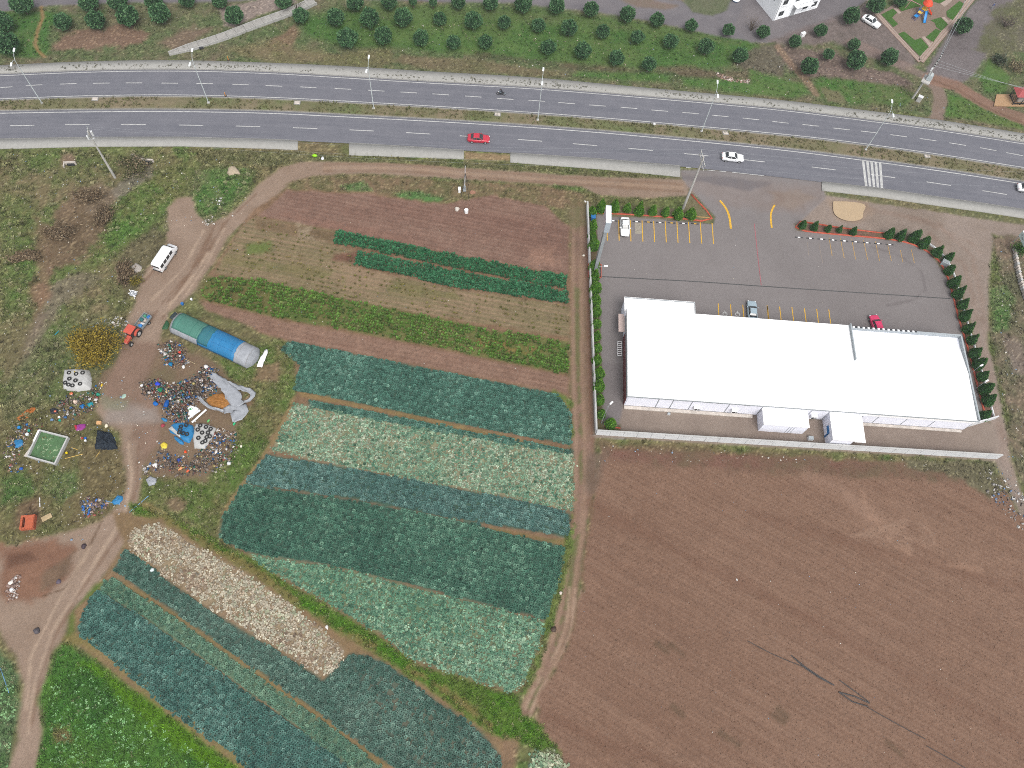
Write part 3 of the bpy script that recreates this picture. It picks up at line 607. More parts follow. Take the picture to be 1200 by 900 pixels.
s_out2 = [(963, 223.5), (1032, 231.5), (1093, 240.5), (1147, 248), (1200, 256), (1290, 270)]
s_kerb2 = s_kerb + [(1290, 260)]
s_kerbw = [(-80, 168)] + s_kerb; s_outw = [(-80, 179)] + s_out
pavs = []
for k, (x0, x1) in enumerate(((-70, 349), (409, 543.5), (598, 797))):
    a, b = cut(s_outw, s_kerbw, x0, x1, 60); pavs.append(tag(strip('south_pavement', a, b, 0.15, M_PAVE, thick=0.2, cells=2), kind='structure'))
    strip('kerb', offset_line(b, 0.003), offset_line(b, 0.12), 0.162, M_KERB, pavs[-1], thick=0.18)
a, b = cut(s_out2, s_kerb2, 963, 1280, 50); pavs.append(tag(strip('south_pavement', a, b, 0.15, M_PAVE, thick=0.2, cells=2), kind='structure'))
strip('kerb', offset_line(b, 0.003), offset_line(b, 0.12), 0.162, M_KERB, pavs[-1], thick=0.18)
# grassy median between its kerbs
med_a = offset_line(LN_s, -0.15); med_b = offset_line(LS_n, 0.1)
def median_strip():
    n = len(med_a); rows = 9; V = []; Cc = []
    P = np.array([[med_b[i] * (1 - c / (rows - 1)) + med_a[i] * (c / (rows - 1)) for c in range(rows)] for i in range(n)])
    from_, to_ = P[:, 0], P[:, -1]
    nn = 900; idx = np.linspace(0, n - 1, nn); P2 = np.stack([np.stack([np.interp(idx, np.arange(n), P[:, c, k]) for k in (0, 1)], -1) for c in range(rows)], 1)
    x, y = P2[..., 0], P2[..., 1]; u = np.linspace(0, 1, rows)[None, :]
    z = 0.10 + 0.10 * np.sin(u * math.pi) + 0.06 * fbm(x, y, 1.0, 33, 3) * np.sin(u * math.pi)
    t = np.clip(.5 + fbm(x, y, 6, 35) * 1.6 + fbm(x, y, 1.2, 37, 3), 0, 1)[..., None]
    c = alb(108, 106, 82) * (1 - t) + alb(124, 114, 96) * t
    g = smooth(.05, .35, fbm(x, y, 14, 39))[..., None] * .6; c = c * (1 - g) + alb(82, 104, 60) * g
    g = smooth(.35, .5, fbm(x, y, 18, 40))[..., None] * .8; c = c * (1 - g) + alb(138, 134, 130) * g
    e = (u[..., None] > .88) | (u[..., None] < .12); c = np.where(e, alb(142, 138, 130), c) * (1 + .2 * fbm(x, y, .5, 44, 2))[..., None]
    ii = np.arange(nn * rows).reshape(nn, rows); q = np.stack([ii[:-1, :-1], ii[1:, :-1], ii[1:, 1:], ii[:-1, 1:]], -1).reshape(-1, 4)
    return np_mesh('median', np.stack([x, y, z], -1).reshape(-1, 3), q, M_TERRAIN, c.reshape(-1, 3), shade=True)
median = tag(median_strip(), kind='structure')
strip('kerb', offset_line(LN_s, -0.17), offset_line(LN_s, -0.02), 0.15, M_KERB, median, thick=0.14)
strip('kerb', offset_line(LS_n, 0.02), offset_line(LS_n, 0.17), 0.15, M_KERB, median, thick=0.14)
# painted lines
strip('edge_line', offset_line(LN_k, -0.62), offset_line(LN_k, -0.45), 0.038, M_PAINT, road_n_o)
strip('edge_line', offset_line(LN_s, 0.28), offset_line(LN_s, 0.45), 0.038, M_PAINT, road_n_o)
strip('edge_line', offset_line(LS_n, -0.62), offset_line(LS_n, -0.42), 0.042, M_PAINT, road_s_o)
def dash_at(x, y, x0, x1, slope, z, wd, parent, name='lane_marking'):
    a = np.array(G(x0, y + (x0 - x) * slope)[:2]); b = np.array(G(x1, y + (x1 - x) * slope)[:2]); u = (b - a) / np.linalg.norm(b - a); v = np.array([-u[1], u[0]]) * wd / 2
    np_mesh(name, [(*(a - v), z), (*(b - v), z), (*(b + v), z), (*(a + v), z)], [(0, 1, 2, 3)], M_PAINT, parent=parent)
n_d = np.array([(5, 102.5), (40, 100), (80, 98.4), (118.7, 97.6), (157, 97.3), (199, 97.6), (240, 98.1), (282, 99.2), (321, 100.8), (361, 102.4), (402, 104.3), (441, 106.4), (479, 108.5), (516.5, 110.7), (554.7, 113.3), (592, 116), (628.8, 118.2), (664, 121), (700, 123.8), (737, 126.6), (773, 129.8), (809, 132.6), (844, 136), (880, 139.5), (914.7, 143.5), (950, 147), (986, 151.2), (1018.5, 154.8), (1053, 159.2), (1087.5, 163.8), (1122, 169), (1158, 175), (1189, 180.8)])
sl = np.gradient(n_d[:, 1], n_d[:, 0])
for (x, y), s_ in zip(n_d, sl): dash_at(x, y, x - 9.7, x + 9.7, s_, 0.0385, 0.17, road_n_o)
s_d = np.array([(26, 147.3), (90.7, 146.2), (156.5, 146), (224, 146.9), (290.7, 148.2), (357.6, 150.3), (424, 153), (490, 156.4), (553, 160.2), (621, 164.6), (685.5, 169.7), (750.6, 175.2), (816, 181.5), (882, 188.4), (965.5, 197.6), (1034.7, 206.5), (1100, 215.4), (1165.5, 225.8)])
sl = np.gradient(s_d[:, 1], s_d[:, 0])
for (x, y), s_ in zip(s_d, sl): dash_at(x, y, x - 14.3, x + 14.3, s_, 0.0425, 0.18, road_s_o)
for x0, x1, y in ((804, 810, 196.6), (828, 838, 199.8), (843, 851, 201), (858, 895, 204)): dash_at((x0 + x1) / 2, y, x0, x1, .11, 0.0425, 0.15, road_s_o, 'edge_marking')
# zebra bars
for k in range(5):
    a0 = np.array(G(1011.2 + 5 * k, 187.8 + .7 * k)[:2]); a1 = np.array(G(1015.0 + 4.6 * k, 218.0 + .6 * k)[:2])
    u = a1 - a0; u /= np.linalg.norm(u); v = np.array([-u[1], u[0]]) * .25
    np_mesh('crossing_bar', [(*(a0 - v), .0428), (*(a0 + v), .0428), (*(a1 + v), .0428), (*(a1 - v), .0428)], [(0, 1, 2, 3)], M_PAINT, parent=road_s_o)
# ------------------------------------------------------------------ the flat white shop building
M_ROOF = mat('white_roof_membrane', (0.80, 0.80, 0.80), 0.5, 0.04, 0.6)
M_SWALL = mat('white_wall_panel', (0.70, 0.71, 0.78), 0.6, 0.05, 0.8)
M_PARA = mat('parapet_render', (0.29, 0.32, 0.335), 0.7, 0.06, 0.8)
M_GREY = mat('grey_metal', (0.24, 0.26, 0.27), 0.5, 0.1, 1.0)
M_DARK = mat('dark_opening', (0.03, 0.032, 0.036), 0.3, 0.1, 2.0, spec=0.5)
M_PLINTH = mat('plinth_concrete', (0.42, 0.38, 0.34), 0.9, 0.2, 1.2)
M_REDW = mat('dark_red_cladding', (0.13, 0.035, 0.035), 0.6, 0.15, 1.0)
M_PINK = mat('pale_pink_canopy', (0.42, 0.33, 0.30), 0.7, 0.08, 1.0)
M_BLUE = mat('blue_sign_paint', (0.02, 0.13, 0.32), 0.5, 0.08, 2.0)
M_WHITE = mat('white_paint', (0.72, 0.72, 0.72), 0.5, 0.05, 2.0)
o_ = np.array(G(731, 475)[:2]); e_ = np.array(G(1121, 503)[:2]) - o_
BANG = math.atan2(e_[1], e_[0]); e_ = e_ / np.linalg.norm(e_); n_ = np.array([-e_[1], e_[0]])
def bl(px, py, z=0):
    """photo pixel -> building's own frame"""
    d = np.array(G(px, py, z)[:2]) - o_; return float(d @ e_), float(d @ n_)
shop = tag(empty('shop_building', (o_[0], o_[1], 0), BANG), 'long low white flat-roofed shop building beside the car park', 'building')
BW, BD, BH = 58.7, 15.9, 4.7
quick('wall', M_SWALL, shop, lambda bm: prism(bm, [(0, 0), (BW, 0), (BW, BD), (0, BD)], -0.3, BH - 0.5))
def main_roof(bm):
    a = [bm.verts.new(p) for p in ((-.2, -.35, BH - .1), (39, -.35, BH - .1), (39, 8.5, BH + .25), (-.2, 8.5, BH + .25), (39, BD + .3, BH + .18), (-.2, BD + .3, BH + .18))]
    b = [bm.verts.new((v.co.x, v.co.y, BH - .45)) for v in a]
    bm.faces.new((a[0], a[1], a[2], a[3])); bm.faces.new((a[3], a[2], a[4], a[5])); bm.faces.new((b[1], b[0], b[3], b[2])); bm.faces.new((b[2], b[3], b[5], b[4]))
    for i, j in ((0, 1), (1, 2), (2, 4), (4, 5), (5, 3), (3, 0)): bm.faces.new((a[i], a[j], b[j], b[i]))
quick('roof', M_ROOF, shop, main_roof)
def east_roof(bm):
    pts = [(39.003, -.35, BH - .1), (BW - .25, -.35, BH - .1), (BW - .25, 8.5, BH + .2), (39.003, 8.5, BH + .2), (BW - .25, BD - .25, BH - .75), (39.003, BD - .25, BH - .75)]
    a = [bm.verts.new(p) for p in pts]; b = [bm.verts.new((p[0], p[1], BH - 1.2)) for p in pts]
    bm.faces.new((a[0], a[1], a[2], a[3])); bm.faces.new((a[3], a[2], a[4], a[5])); bm.faces.new((b[1], b[0], b[3], b[2])); bm.faces.new((b[2], b[3], b[5], b[4]))
    for i, j in ((0, 1), (1, 2), (2, 4), (4, 5), (5, 3), (3, 0)): bm.faces.new((a[i], a[j], b[j], b[i]))
er = quick('roof', M_ROOF, shop, east_roof); er['label'] = 'lower east roof behind a parapet'
quick('parapet', M_PARA, shop, lambda bm: box(bm, ((39 + BW) / 2, BD - .1, BH - .35), (BW - 39 - .02, .25, 1.35)))
def east_parapet(bm):
    box(bm, (BW - .1, BD / 2 - .2, BH - .35), (.25, BD + .05, 1.35))
quick('parapet', M_PARA, shop, east_parapet)
quick('parapet', M_PARA, shop, lambda bm: box(bm, (38.85, 12.7, BH + .45), (.16, 7.0, .75)))
for k in range(26):      # coping stones, every second one dark
    x0 = 39.3 + k * 0.44
    quick('coping_stone', M_DARK if k % 2 else M_WHITE, shop, lambda bm: box(bm, (x0 + .2, BD - .1, BH + .36), (.34, .3, .06)))
# south face: white panels between dark vertical joints
jx = [0.05] + [bl(x, y, BH)[0] for x, y in ((774.5, 466.5), (791.5, 468.5), (814, 470), (857.7, 473))] + [22.7, 31, 34.0, 40.0] + [bl(x, y, BH)[0] for x, y in ((1036, 484), (1070, 487), (1103, 489))] + [BW - .05]
for a, b in zip(jx[:-1], jx[1:]):
    if b - a < 1: continue
    quick('wall_panel', M_SWALL, shop, lambda bm: box(bm, ((a + b) / 2, -.03, 2.35), (b - a - .16, .12, 3.9), bevel=.02))
    quick('wall_joint', M_GREY, shop, lambda bm: box(bm, (b, -.03, 2.3), (.1, .08, 4.0)))
for px_, py_ in ((751, 465.4), (770.8, 466.8), (804, 469), (833, 471), (845, 472), (876, 474), (1055, 485.5), (1089, 487.5), (1120, 489.5)):
    x = bl(px_, py_, 4.1)[0]
    w = quick('window', M_GREY, shop, lambda bm: box(bm, (x, -.1, 3.85), (1.0, .05, .55)))
    quick('pane', M_DARK, w, lambda bm: box(bm, (x, -.13, 3.85), (.86, .02, .4)))
quick('gutter', M_GREY, shop, lambda bm: box(bm, (BW / 2, -.42, BH - .22), (BW + .3, .12, .16)))
quick('plinth', M_PLINTH, shop, lambda bm: box(bm, (11, -.4, .1), (22, .6, .35), bevel=.05)); quick('plinth', M_PLINTH, shop, lambda bm: box(bm, (49.5, -.35, .08), (17.5, .5, .3), bevel=.05))
for x, y in ((813, 474), (857, 477.5), (950, 488)):     # air conditioners
    lx = bl(x, y, 1.5)[0]
    u = quick('air_conditioner', M_WHITE, shop, lambda bm: box(bm, (lx + .4, -.38, 1.7), (1.0, .5, .8), bevel=.03))
    quick('fan_grille', M_DARK, u, lambda bm: tube(bm, (lx + .25, -.635, 1.7), (lx + .25, -.66, 1.7), .28, .28, 14))
    quick('louvre', M_DARK, u, lambda bm: [box(bm, (lx + .72, -.64, 1.45 + .16 * q), (.28, .03, .06)) for q in range(4)])
# low entrance wing on the north side
quick('entrance_wing', M_SWALL, shop, lambda bm: prism(bm, [(-.35, BD + .05), (11.85, BD + .05), (11.85, 18.9), (-.35, 18.9)], -.3, 3.85))
wr = quick('wing_roof', M_ROOF, shop, lambda bm: prism(bm, [(-.5, BD + .32), (12.0, BD + .32), (12.0, 19.05), (-.5, 19.05)], 3.852, 4.15))
quick('roof_edge', M_GREY, wr, lambda bm: (box(bm, (5.75, 18.85, 4.2), (12.2, .12, .12)), box(bm, (11.9, 17.5, 4.2), (.1, 2.8, .12))))
# west side: dark red cladding, canopy, trolley rack
quick('cladding', M_REDW, shop, lambda bm: box(bm, (-.06, 6.5, 1.1), (.1, 12.8, 2.0)))
quick('canopy', M_PINK, shop, lambda bm: box(bm, (-.75, 14.6, 2.6), (1.1, 3.6, .12), bevel=.02))
quick('wall_band', M_GREY, shop, lambda bm: box(bm, (-.06, 8, 3.4), (.1, 15.5, 1.5)))
# south annexes
def annex(x0, x1, y0, h, label, stripe):
    a = quick('annex', M_SWALL, shop, lambda bm: prism(bm, [(x0 + .08, y0 + .1), (x1 - .08, y0 + .1), (x1 - .08, -.09), (x0 + .08, -.09)], -.2, h - .15)); a['label'] = label
    quick('roof', M_ROOF, a, lambda bm: prism(bm, [(x0, y0), (x1, y0), (x1, -.1), (x0, -.1)], h - .148, h))
    return a
a1 = annex(22.75, 30.45, -3.05, 3.05, 'pale grey annex with a door at its back', 0)
for x in (27.3, 27.75, 28.2): quick('door_joint', M_GREY, a1, lambda bm: box(bm, (x, -2.96, 1.4), (.06, .04, 2.6)))
a2 = annex(34.1, 37.8, -4.95, 3.15, 'white annex with a blue sign on its side', 1)
quick('roof', M_ROOF, a2, lambda bm: prism(bm, [(37.85, -4.95), (39.7, -4.95), (39.7, -.1), (37.85, -.1)], 2.75, 2.9))
for y in (-4.8, -2.5): quick('canopy_post', M_GREY, a2, lambda bm: tube(bm, (39.6, y, 0), (39.6, y, 2.75), .04))
quick('sign_board', M_BLUE, a2, lambda bm: (box(bm, (34.14, -2.6, 1.7), (.08, 1.5, .7)), box(bm, (34.14, -3.2, .9), (.08, .3, 1.6))))
# ladder-like trolley rack on the west side
def shop_world(x, y, z=0): p = o_ + e_ * x + n_ * y; return (p[0], p[1], z)
rk = tag(empty('trolley_rack', shop_world(-.75, 10.6), BANG), 'grey ladder-like trolley rack against the shop west wall', 'rack')
quick('rail', M_WHITE, rk, lambda bm: [box(bm, (x, 0, .55), (.05, 3.0, .05)) for x in (-.35, .35)])
for k in range(8): quick('rung', M_WHITE, rk, lambda bm: box(bm, (0, -1.4 + .4 * k, .57), (.66, .08, .05)))
for x in (-.35, .35):
    for y in (-1.4, 1.4): quick('leg', M_GREY, rk, lambda bm: box(bm, (x, y, .27), (.05, .05, .54)))
for k, (x, y, s, lab) in enumerate(((783.5, 485.5, .45, 'small white box lying in the service yard near its west end'), (949, 514.5, .8, 'white crate standing in the service yard between the two annexes'))):
    p = G(x, y); b = tag(empty('crate', (p[0], p[1], 0), BANG), lab, 'crate')
    quick('crate_body', M_WHITE, b, lambda bm: box(bm, (0, 0, s * .35), (s, s * .8, s * .7), bevel=.03)); quick('lid', M_PARA, b, lambda bm: box(bm, (0, 0, s * .72), (s * 1.04, s * .84, .05)))

# ------------------------------------------------------------------ perimeter wall of concrete panels
M_WALLP = mat('wall_panel_concrete', (0.52, 0.53, 0.54), 0.85, 0.10, 0.7, bump=.1)
M_WALLC = mat('wall_coping', (0.36, 0.36, 0.35), 0.85, 0.12, 0.8)
pw = tag(empty('perimeter_wall', G(697, 509)), 'pale concrete panel wall round the shop yard and car park', 'wall')
def wall_run(a, b, h, pitch, thick=.18):
    a = np.array(a); b = np.array(b); L = np.linalg.norm(b - a); n = max(1, int(round(L / pitch))); u = (b - a) / L; ang = math.atan2(u[1], u[0])
    base = np.array(pw.location[:2])
    for k in range(n):
        c = a + u * (L * (k + .5) / n) - base
        quick('panel', M_WALLP, pw, lambda bm: box(bm, (c[0], c[1], h / 2 - .15 + random.uniform(-.02, .02)), (L / n - .05, thick, h + .3), ang, bevel=.012))
        c2 = a + u * (L * (k + .5) / n) - base
        quick('coping', M_WALLC, pw, lambda bm: box(bm, (c2[0], c2[1], h + .06), (L / n - .02, thick + .1, .07), ang))
SWc = np.array(G(698, 509)[:2]); SEc = np.array(G(1168, 537.5)[:2]); NWc = np.array(G(687.5, 241)[:2])
wall_run(SWc, SEc, 1.75, 2.3)
wall_run(SWc + np.array([0, .15]), NWc, 1.3, 2.6)
# short wing wall from the shop's south-east corner
def wing_wall():
    a = np.array(G(1123, 503)[:2]); b = np.array(G(1166, 490.5)[:2]); wo = tag(empty('wing_wall', (a[0], a[1], 0)), 'white wing wall slanting from the shop corner to the dirt lane', 'wall')
    d = b - a; L = np.linalg.norm(d); ang = math.atan2(d[1], d[0])
    for k in range(3):
        c = d * (k + .5) / 3; quick('panel', M_WALLP, wo, lambda bm: box(bm, (c[0], c[1], .75 - .1 * k), (L / 3 - .02, .2, 1.7 - .2 * k), ang, bevel=.02))
wing_wall()

# ------------------------------------------------------------------ kerbs, stops and paint of the car park
M_REDK = mat('red_kerb_paint', alb(176, 92, 76), 0.7, 0.22, 1.5)
M_YEL = mat('yellow_paint', alb(205, 165, 84), 0.6, 0.3, 2.5)
M_YELF = mat('worn_yellow_paint', alb(168, 140, 98), 0.7, 0.35, 2.5)
M_REDL = mat('worn_red_paint', alb(150, 100, 104), 0.7, 0.3, 2.0)
lot = bpy.data.objects['parking_lot']; bed = bpy.data.objects['planting_bed']
def kerb_run(px, name='kerb', w=.22, h=.2, m=None, parent=None, step=2.0):
    P = resample(Gs(px), step); A = offset_line(P, w / 2); B = offset_line(P, -w / 2)
    return strip(name, B, A, h, m or M_REDK, parent, thick=h + .1)
kerb_run([(700, 250), (718, 250.5), (750, 252.3), (780, 254.3), (806, 257), (826, 259.6), (833, 258.5), (835, 255), (830, 249), (820, 239), (810, 228)], parent=bed)
kerb_run([(815, 254), (832, 255.5)], parent=bed, m=M_YELF, w=.12)
kerb_run([(938, 259.5), (932, 263), (931.5, 267), (937, 270.7), (986, 275.5), (1036, 279.5), (1064, 284), (1085, 293), (1101, 305), (1110.5, 324), (1116.5, 346), (1124, 377), (1133, 404), (1144, 447), (1153, 482)], parent=bed)
kerb_run([(938, 259.5), (990, 268), (1040, 274)], parent=bed, m=M_REDK, w=.15)
kerb_run([(708, 499), (716, 500), (727, 502)], parent=bed, w=.15, h=.15)
kerb_run([(1085, 284), (1104, 297), (1117, 318), (1124, 345), (1135, 385), (1147, 425), (1164, 488)], parent=bed, m=M_WALLP, w=.18, h=.35)
def paint_line(px, w, m, parent=lot, name='stall_line', z=.004):
    P = Gs(px) if len(px) < 3 else resample(Gs(px), .6); strip(name, offset_line(P, -w / 2), offset_line(P, w / 2), z, m, parent)
f6 = lambda x, y: (660 + x * .2, 220 + y * .2); f7 = lambda x, y: (880 + x * .26667, 220 + y * .26667)
for a, b, c, d in ((257, 262, 259, 310), (325, 188, 328, 310), (393, 190, 397, 314), (462, 192, 467, 316), (530, 194, 536, 318), (598, 196, 604, 320), (666, 198, 673, 322), (734, 200, 742, 324), (803, 203, 812, 327), (872, 206, 881, 330)):
    paint_line([f6(a, b), f6(c, d)], .17, M_YEL)
for a, b, c, d in ((908, 678, 913, 760), (980, 682, 987, 765), (1052, 686, 1060, 770), (1195, 690, 1203, 775)): paint_line([f6(a, b), f6(c, d)], .16, M_YEL)
for a, b, c, d in ((72, 520, 80, 585), (126, 522, 134, 590), (180, 525, 189, 595), (235, 530, 244, 600), (289, 533, 298, 604), (342, 535, 352, 608)): paint_line([f7(a, b), f7(c, d)], .16, M_YEL)
for a, b, c, d in ((343, 220, 357, 300), (393, 222, 410, 310), (443, 226, 460, 315), (495, 230, 513, 318), (547, 236, 565, 322), (600, 246, 617, 322), (657, 275, 668, 328), (705, 272, 718, 330)): paint_line([f7(a, b), f7(c, d)], .13, M_YELF)
for a, b, c, d in ((298, 245, 315, 330), (248, 240, 254, 298)): paint_line([f7(a, b), f7(c, d)], .10, mat('faint_paint', alb(140, 130, 122), .8, .2, 2))
paint_line([(843.6, 235), (848, 240), (852, 246), (855, 254), (856.5, 268)], .42, M_YEL, name='lane_arrow')
paint_line([(908, 240), (905, 245), (903, 252), (903.5, 260), (904.5, 267)], .35, M_YEL, name='lane_arrow')
paint_line([(884, 262), (888, 300), (892, 334)], .16, M_REDL, name='lane_line')
for x, y in ((849.6, 368), (864.5, 368.5)):
    c = np.array(G(x, y)[:2]); an = np.linspace(0, 2 * math.pi, 15); ring = np.c_[np.cos(an), np.sin(an)]
    strip('wheelchair_mark', c + ring * .32, c + ring * .45, .006, M_PAINT, lot); strip('wheelchair_mark', c + np.array([[.0, .1], [.0, .75]]), c + np.array([[.14, .1], [.14, .75]]), .0065, M_PAINT, lot)
M_DRAIN = mat('drain_grate', (0.06, 0.06, 0.06), 0.6, 0.3, 2.0)
paint_line([(703, 324), (760, 327), (816, 329.8), (880, 334.6), (1000, 342.5), (1114, 350)], .2, M_DRAIN, name='drain_channel', z=.005)
patch_o = paint_line([f6(438, 205), f6(442, 270)], 1.3, mat('pale_spill', alb(150, 144, 134), .9, .25, 3), name='cement_spill', z=.007)
def stop(px, py, first, ang):
    p = G(px, py); 
    quick('wheel_stop', M_DARK, lot, lambda bm: box(bm, (p[0], p[1], .06), (1.5, .16, .12), ang, bevel=.03))
    q = np.array(p[:2]) + np.array([math.cos(ang), math.sin(ang)]) * .0
    quick('wheel_stop_mark', M_WHITE if first else M_YEL, lot, lambda bm: box(bm, (q[0], q[1], .075), (.5, .19, .12), ang, bevel=.02))
for k in range(8): stop(718.5 + 13.7 * k, 259 + .5 * k, k % 2 == 0, BANG)
for k in range(9): stop(936 + 13.3 * k, 278.4 + 1.05 * k, True, BANG)
# puddle at the lane
M_PUD = mat('muddy_water', alb(178, 158, 132), 0.12, 0.05, .8, spec=.5)
pud = [(976.5, 236), (995, 236), (1013, 238.5), (1015, 243), (1011, 249), (1012, 255), (1006, 258.5), (996, 259.5), (986, 257), (978, 252), (976, 245)]
P = resample(np.vstack([Gs(pud), Gs(pud)[:1]]), .5)[:-1]
bm = bmesh.new(); bm.faces.new([bm.verts.new((x, y, .012)) for x, y in P]); tag(bm_obj('puddle', bm, M_PUD), kind='structure')

# ------------------------------------------------------------------ tall pylon sign
def pylon():
    zt = rise((702, 306), (714, 242)); tsw = G(711.1, 261.3, zt)
    zb = H - (H - zt) * np.linalg.norm(G(711.1, 261.3)[:2]) / np.linalg.norm(G(707.3, 272.5)[:2])
    tnw = G(710.8, 241, zt); tse = G(715.8, 261.5, zt)
    L = math.dist(tsw[:2], tnw[:2]); Wd = max(.9, math.dist(tsw[:2], tse[:2]))
    cx_ = (tnw[0] + tse[0]) / 2; cy_ = (tnw[1] + tse[1]) / 2
    base = G(701.5, 307); t = tag(empty('pylon_sign', (cx_, cy_, 0), BANG), 'tall grey pylon sign with a white box head at the car park corner', 'sign')
    hgt = zt - zb
    h = quick('sign_box', mat('sign_frame', (.30, .34, .38), .5, .05, 1), t, lambda bm: box(bm, (0, 0, zb + hgt / 2), (Wd, L, hgt), bevel=.04))
    quick('sign_face', mat('sign_face_pale', (.50, .44, .47), .5, .08, 1), h, lambda bm: box(bm, (-Wd / 2 - .02, 0, zb + hgt / 2), (.04, L - .3, hgt - .3)))
    quick('sign_face', mat('sign_face_pale', (.50, .44, .47), .5, .08, 1), h, lambda bm: box(bm, (Wd / 2 + .02, 0, zb + hgt / 2), (.04, L - .3, hgt - .3)))
    quick('top_cover', mat('sign_top', (.60, .66, .70), .5, .05, 1), h, lambda bm: box(bm, (0, 0, zt + .03), (Wd + .02, L + .02, .06)))
    quick('column', M_GREY, t, lambda bm: (box(bm, (0, -L * .28, zb / 2), (.55, .8, zb)), box(bm, (0, L * .05, zb / 2), (.3, .3, zb))))
    f = quick('base_frame', M_REDK, t, lambda bm: (box(bm, (0, -L * .28 + 1.7, .1), (2.4, .12, .25)), box(bm, (0, -L * .28 - 1.2, .1), (2.4, .12, .25)), box(bm, (-1.2, -L * .28 + .25, .1), (.12, 2.9, .25)), box(bm, (1.2, -L * .28 + .25, .1), (.12, 2.9, .25))))
    return zt, zb, L, Wd
print('pylon', pylon())
# lamp posts of the yard
def yard_lamp(base, top, label, reach=(1.2, .2)):
    b = G(*base); h = min(7.0, max(2.4, rise(base, top))); t = tag(empty('lamp_post', (b[0], b[1], Zat(b[0], b[1]))), label, 'lamp post', 'yard lamps')
    quick('pole', M_GREY, t, lambda bm: (tube(bm, (0, 0, 0), (0, 0, h), .06, .045), tube(bm, (0, 0, h), (reach[0], reach[1], h + .15), .035)))
    quick('lamp_head', M_WHITE, t, lambda bm: box(bm, (reach[0] * 1.2, reach[1] * 1.2, h + .15), (.7, .28, .12), math.atan2(reach[1], reach[0]), bevel=.04))
yard_lamp((704.5, 496), (711, 476), 'slim lamp post in the south-west corner of the car park', (.5, .5))
yard_lamp((698.5, 326), (700.5, 312), 'slim lamp post by the west wall next to the pylon sign', (1.0, .05))
yard_lamp((1138, 437), (1141, 434), 'slim lamp post east of the shop, nearer the car park', (.4, .2))
yard_lamp((1144, 455), (1147, 452), 'slim lamp post east of the shop, nearer the service yard', (.4, .2))
bn = G(694.5, 257); t = tag(empty('wheelie_bin', (*bn[:2], Zat(*bn[:2]))), 'dark blue wheelie bin by the first conifer at the wall corner', 'bin')
quick('bin_body', M_BLUE, t, lambda bm: box(bm, (0, 0, .5), (.75, .8, 1.0), bevel=.05, taper=1.1)); quick('lid', M_BLUE, t, lambda bm: box(bm, (0, 0, 1.05), (.85, .9, .08), bevel=.02))
for x in (-.35, .3): quick('wheel', M_DARK, t, lambda bm: tube(bm, (x, .42, .1), (x + .06, .42, .1), .1, .1, 10))
cn = f7(846, 338); bn = G(*cn); t = tag(empty('waste_container', (*bn[:2], 0), -.6), 'small grey waste container between conifers at the bend of the bed', 'bin')
quick('bin_body', M_PARA, t, lambda bm: box(bm, (0, 0, .55), (1.3, .9, 1.1), bevel=.05)); quick('lid', M_GREY, t, lambda bm: box(bm, (0, 0, 1.14), (1.0, .6, .08)))
# ------------------------------------------------------------------ trees
def tuft_ball(shape, n, tuft, seed, c_dark, c_mid, c_light, core=.86, clump=2.2, blades=3, droop=0.0, core_c=None):
    """crown in unit coordinates: a lumpy core covered with many small leaf faces; shape(dir)->radius vector"""
    r = np.random.default_rng(seed)
    d = r.normal(size=(n, 3)); d /= np.linalg.norm(d, axis=1)[:, None]
    lump = np.array([0.10 * math.sin(clump * 3.1 * a + seed) + 0.09 * math.sin(clump * 2.7 * b + 2 * seed) + 0.08 * math.sin(clump * 3.7 * c + seed * 3) for a, b, c in d])
    P = shape(d) * (1 + lump * .7)[:, None] * (0.80 + 0.24 * r.random(n) ** .6)[:, None]
    V = []; F = []; Cc = []
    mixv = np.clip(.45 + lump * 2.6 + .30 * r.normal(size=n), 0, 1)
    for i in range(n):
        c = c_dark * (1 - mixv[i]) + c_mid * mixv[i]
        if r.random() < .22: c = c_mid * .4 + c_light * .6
        for b in range(blades):
            u = d[i] * .8 + r.normal(size=3) * .6; u /= np.linalg.norm(u); w = np.cross(u, r.normal(size=3)); w /= np.linalg.norm(w)
            s = tuft * (.7 + .6 * r.random()); k = len(V)
            V += [P[i] - w * s * .5, P[i] + w * s * .5, P[i] + u * s * 1.1 + np.array([0, 0, -droop * s])]; F.append((k, k + 1, k + 2)); Cc += [c, c, c * 1.1]
    bm = bmesh.new(); bmesh.ops.create_icosphere(bm, subdivisions=3, radius=1.0)
    dv = np.array([v.co[:] for v in bm.verts]); dn = dv / np.linalg.norm(dv, axis=1)[:, None]
    lp = np.array([0.10 * math.sin(clump * 3.1 * a + seed) + 0.09 * math.sin(clump * 2.7 * b + 2 * seed) + 0.08 * math.sin(clump * 3.7 * c + seed * 3) for a, b, c in dn])
    cv = shape(dn) * core * (1 + lp * .7 + .05 * r.normal(size=len(dn)))[:, None]; k = len(V)
    bm.verts.index_update()
    for f in bm.faces: F.append(tuple(v.index + k for v in f.verts))
    bm.free()
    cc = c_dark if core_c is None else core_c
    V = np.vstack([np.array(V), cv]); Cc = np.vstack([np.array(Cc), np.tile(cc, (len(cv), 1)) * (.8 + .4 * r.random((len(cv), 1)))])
    return V, np.array(F), Cc
M_CROWN = attr_mat('needle_leaf', 0.75, 0.12, 4.0, 0.0)
M_BARK = mat('bark', (0.09, 0.07, 0.055), 0.95, 0.3, 6, bump=.3)
hidden = []
def crown_mesh(name, *a, **k):
    V, F, Cc = tuft_ball(*a, **k); o = np_mesh(name, V, F, M_CROWN, Cc); me = o.data; bpy.data.objects.remove(o); return me
def part_of(name, me, parent, loc=(0, 0, 0), scale=(1, 1, 1), rz=0.0):
    o = bpy.data.objects.new(name, me); col.objects.link(o); o.parent = parent; o.location = loc; o.scale = scale; o.rotation_euler = (0, 0, rz); return o
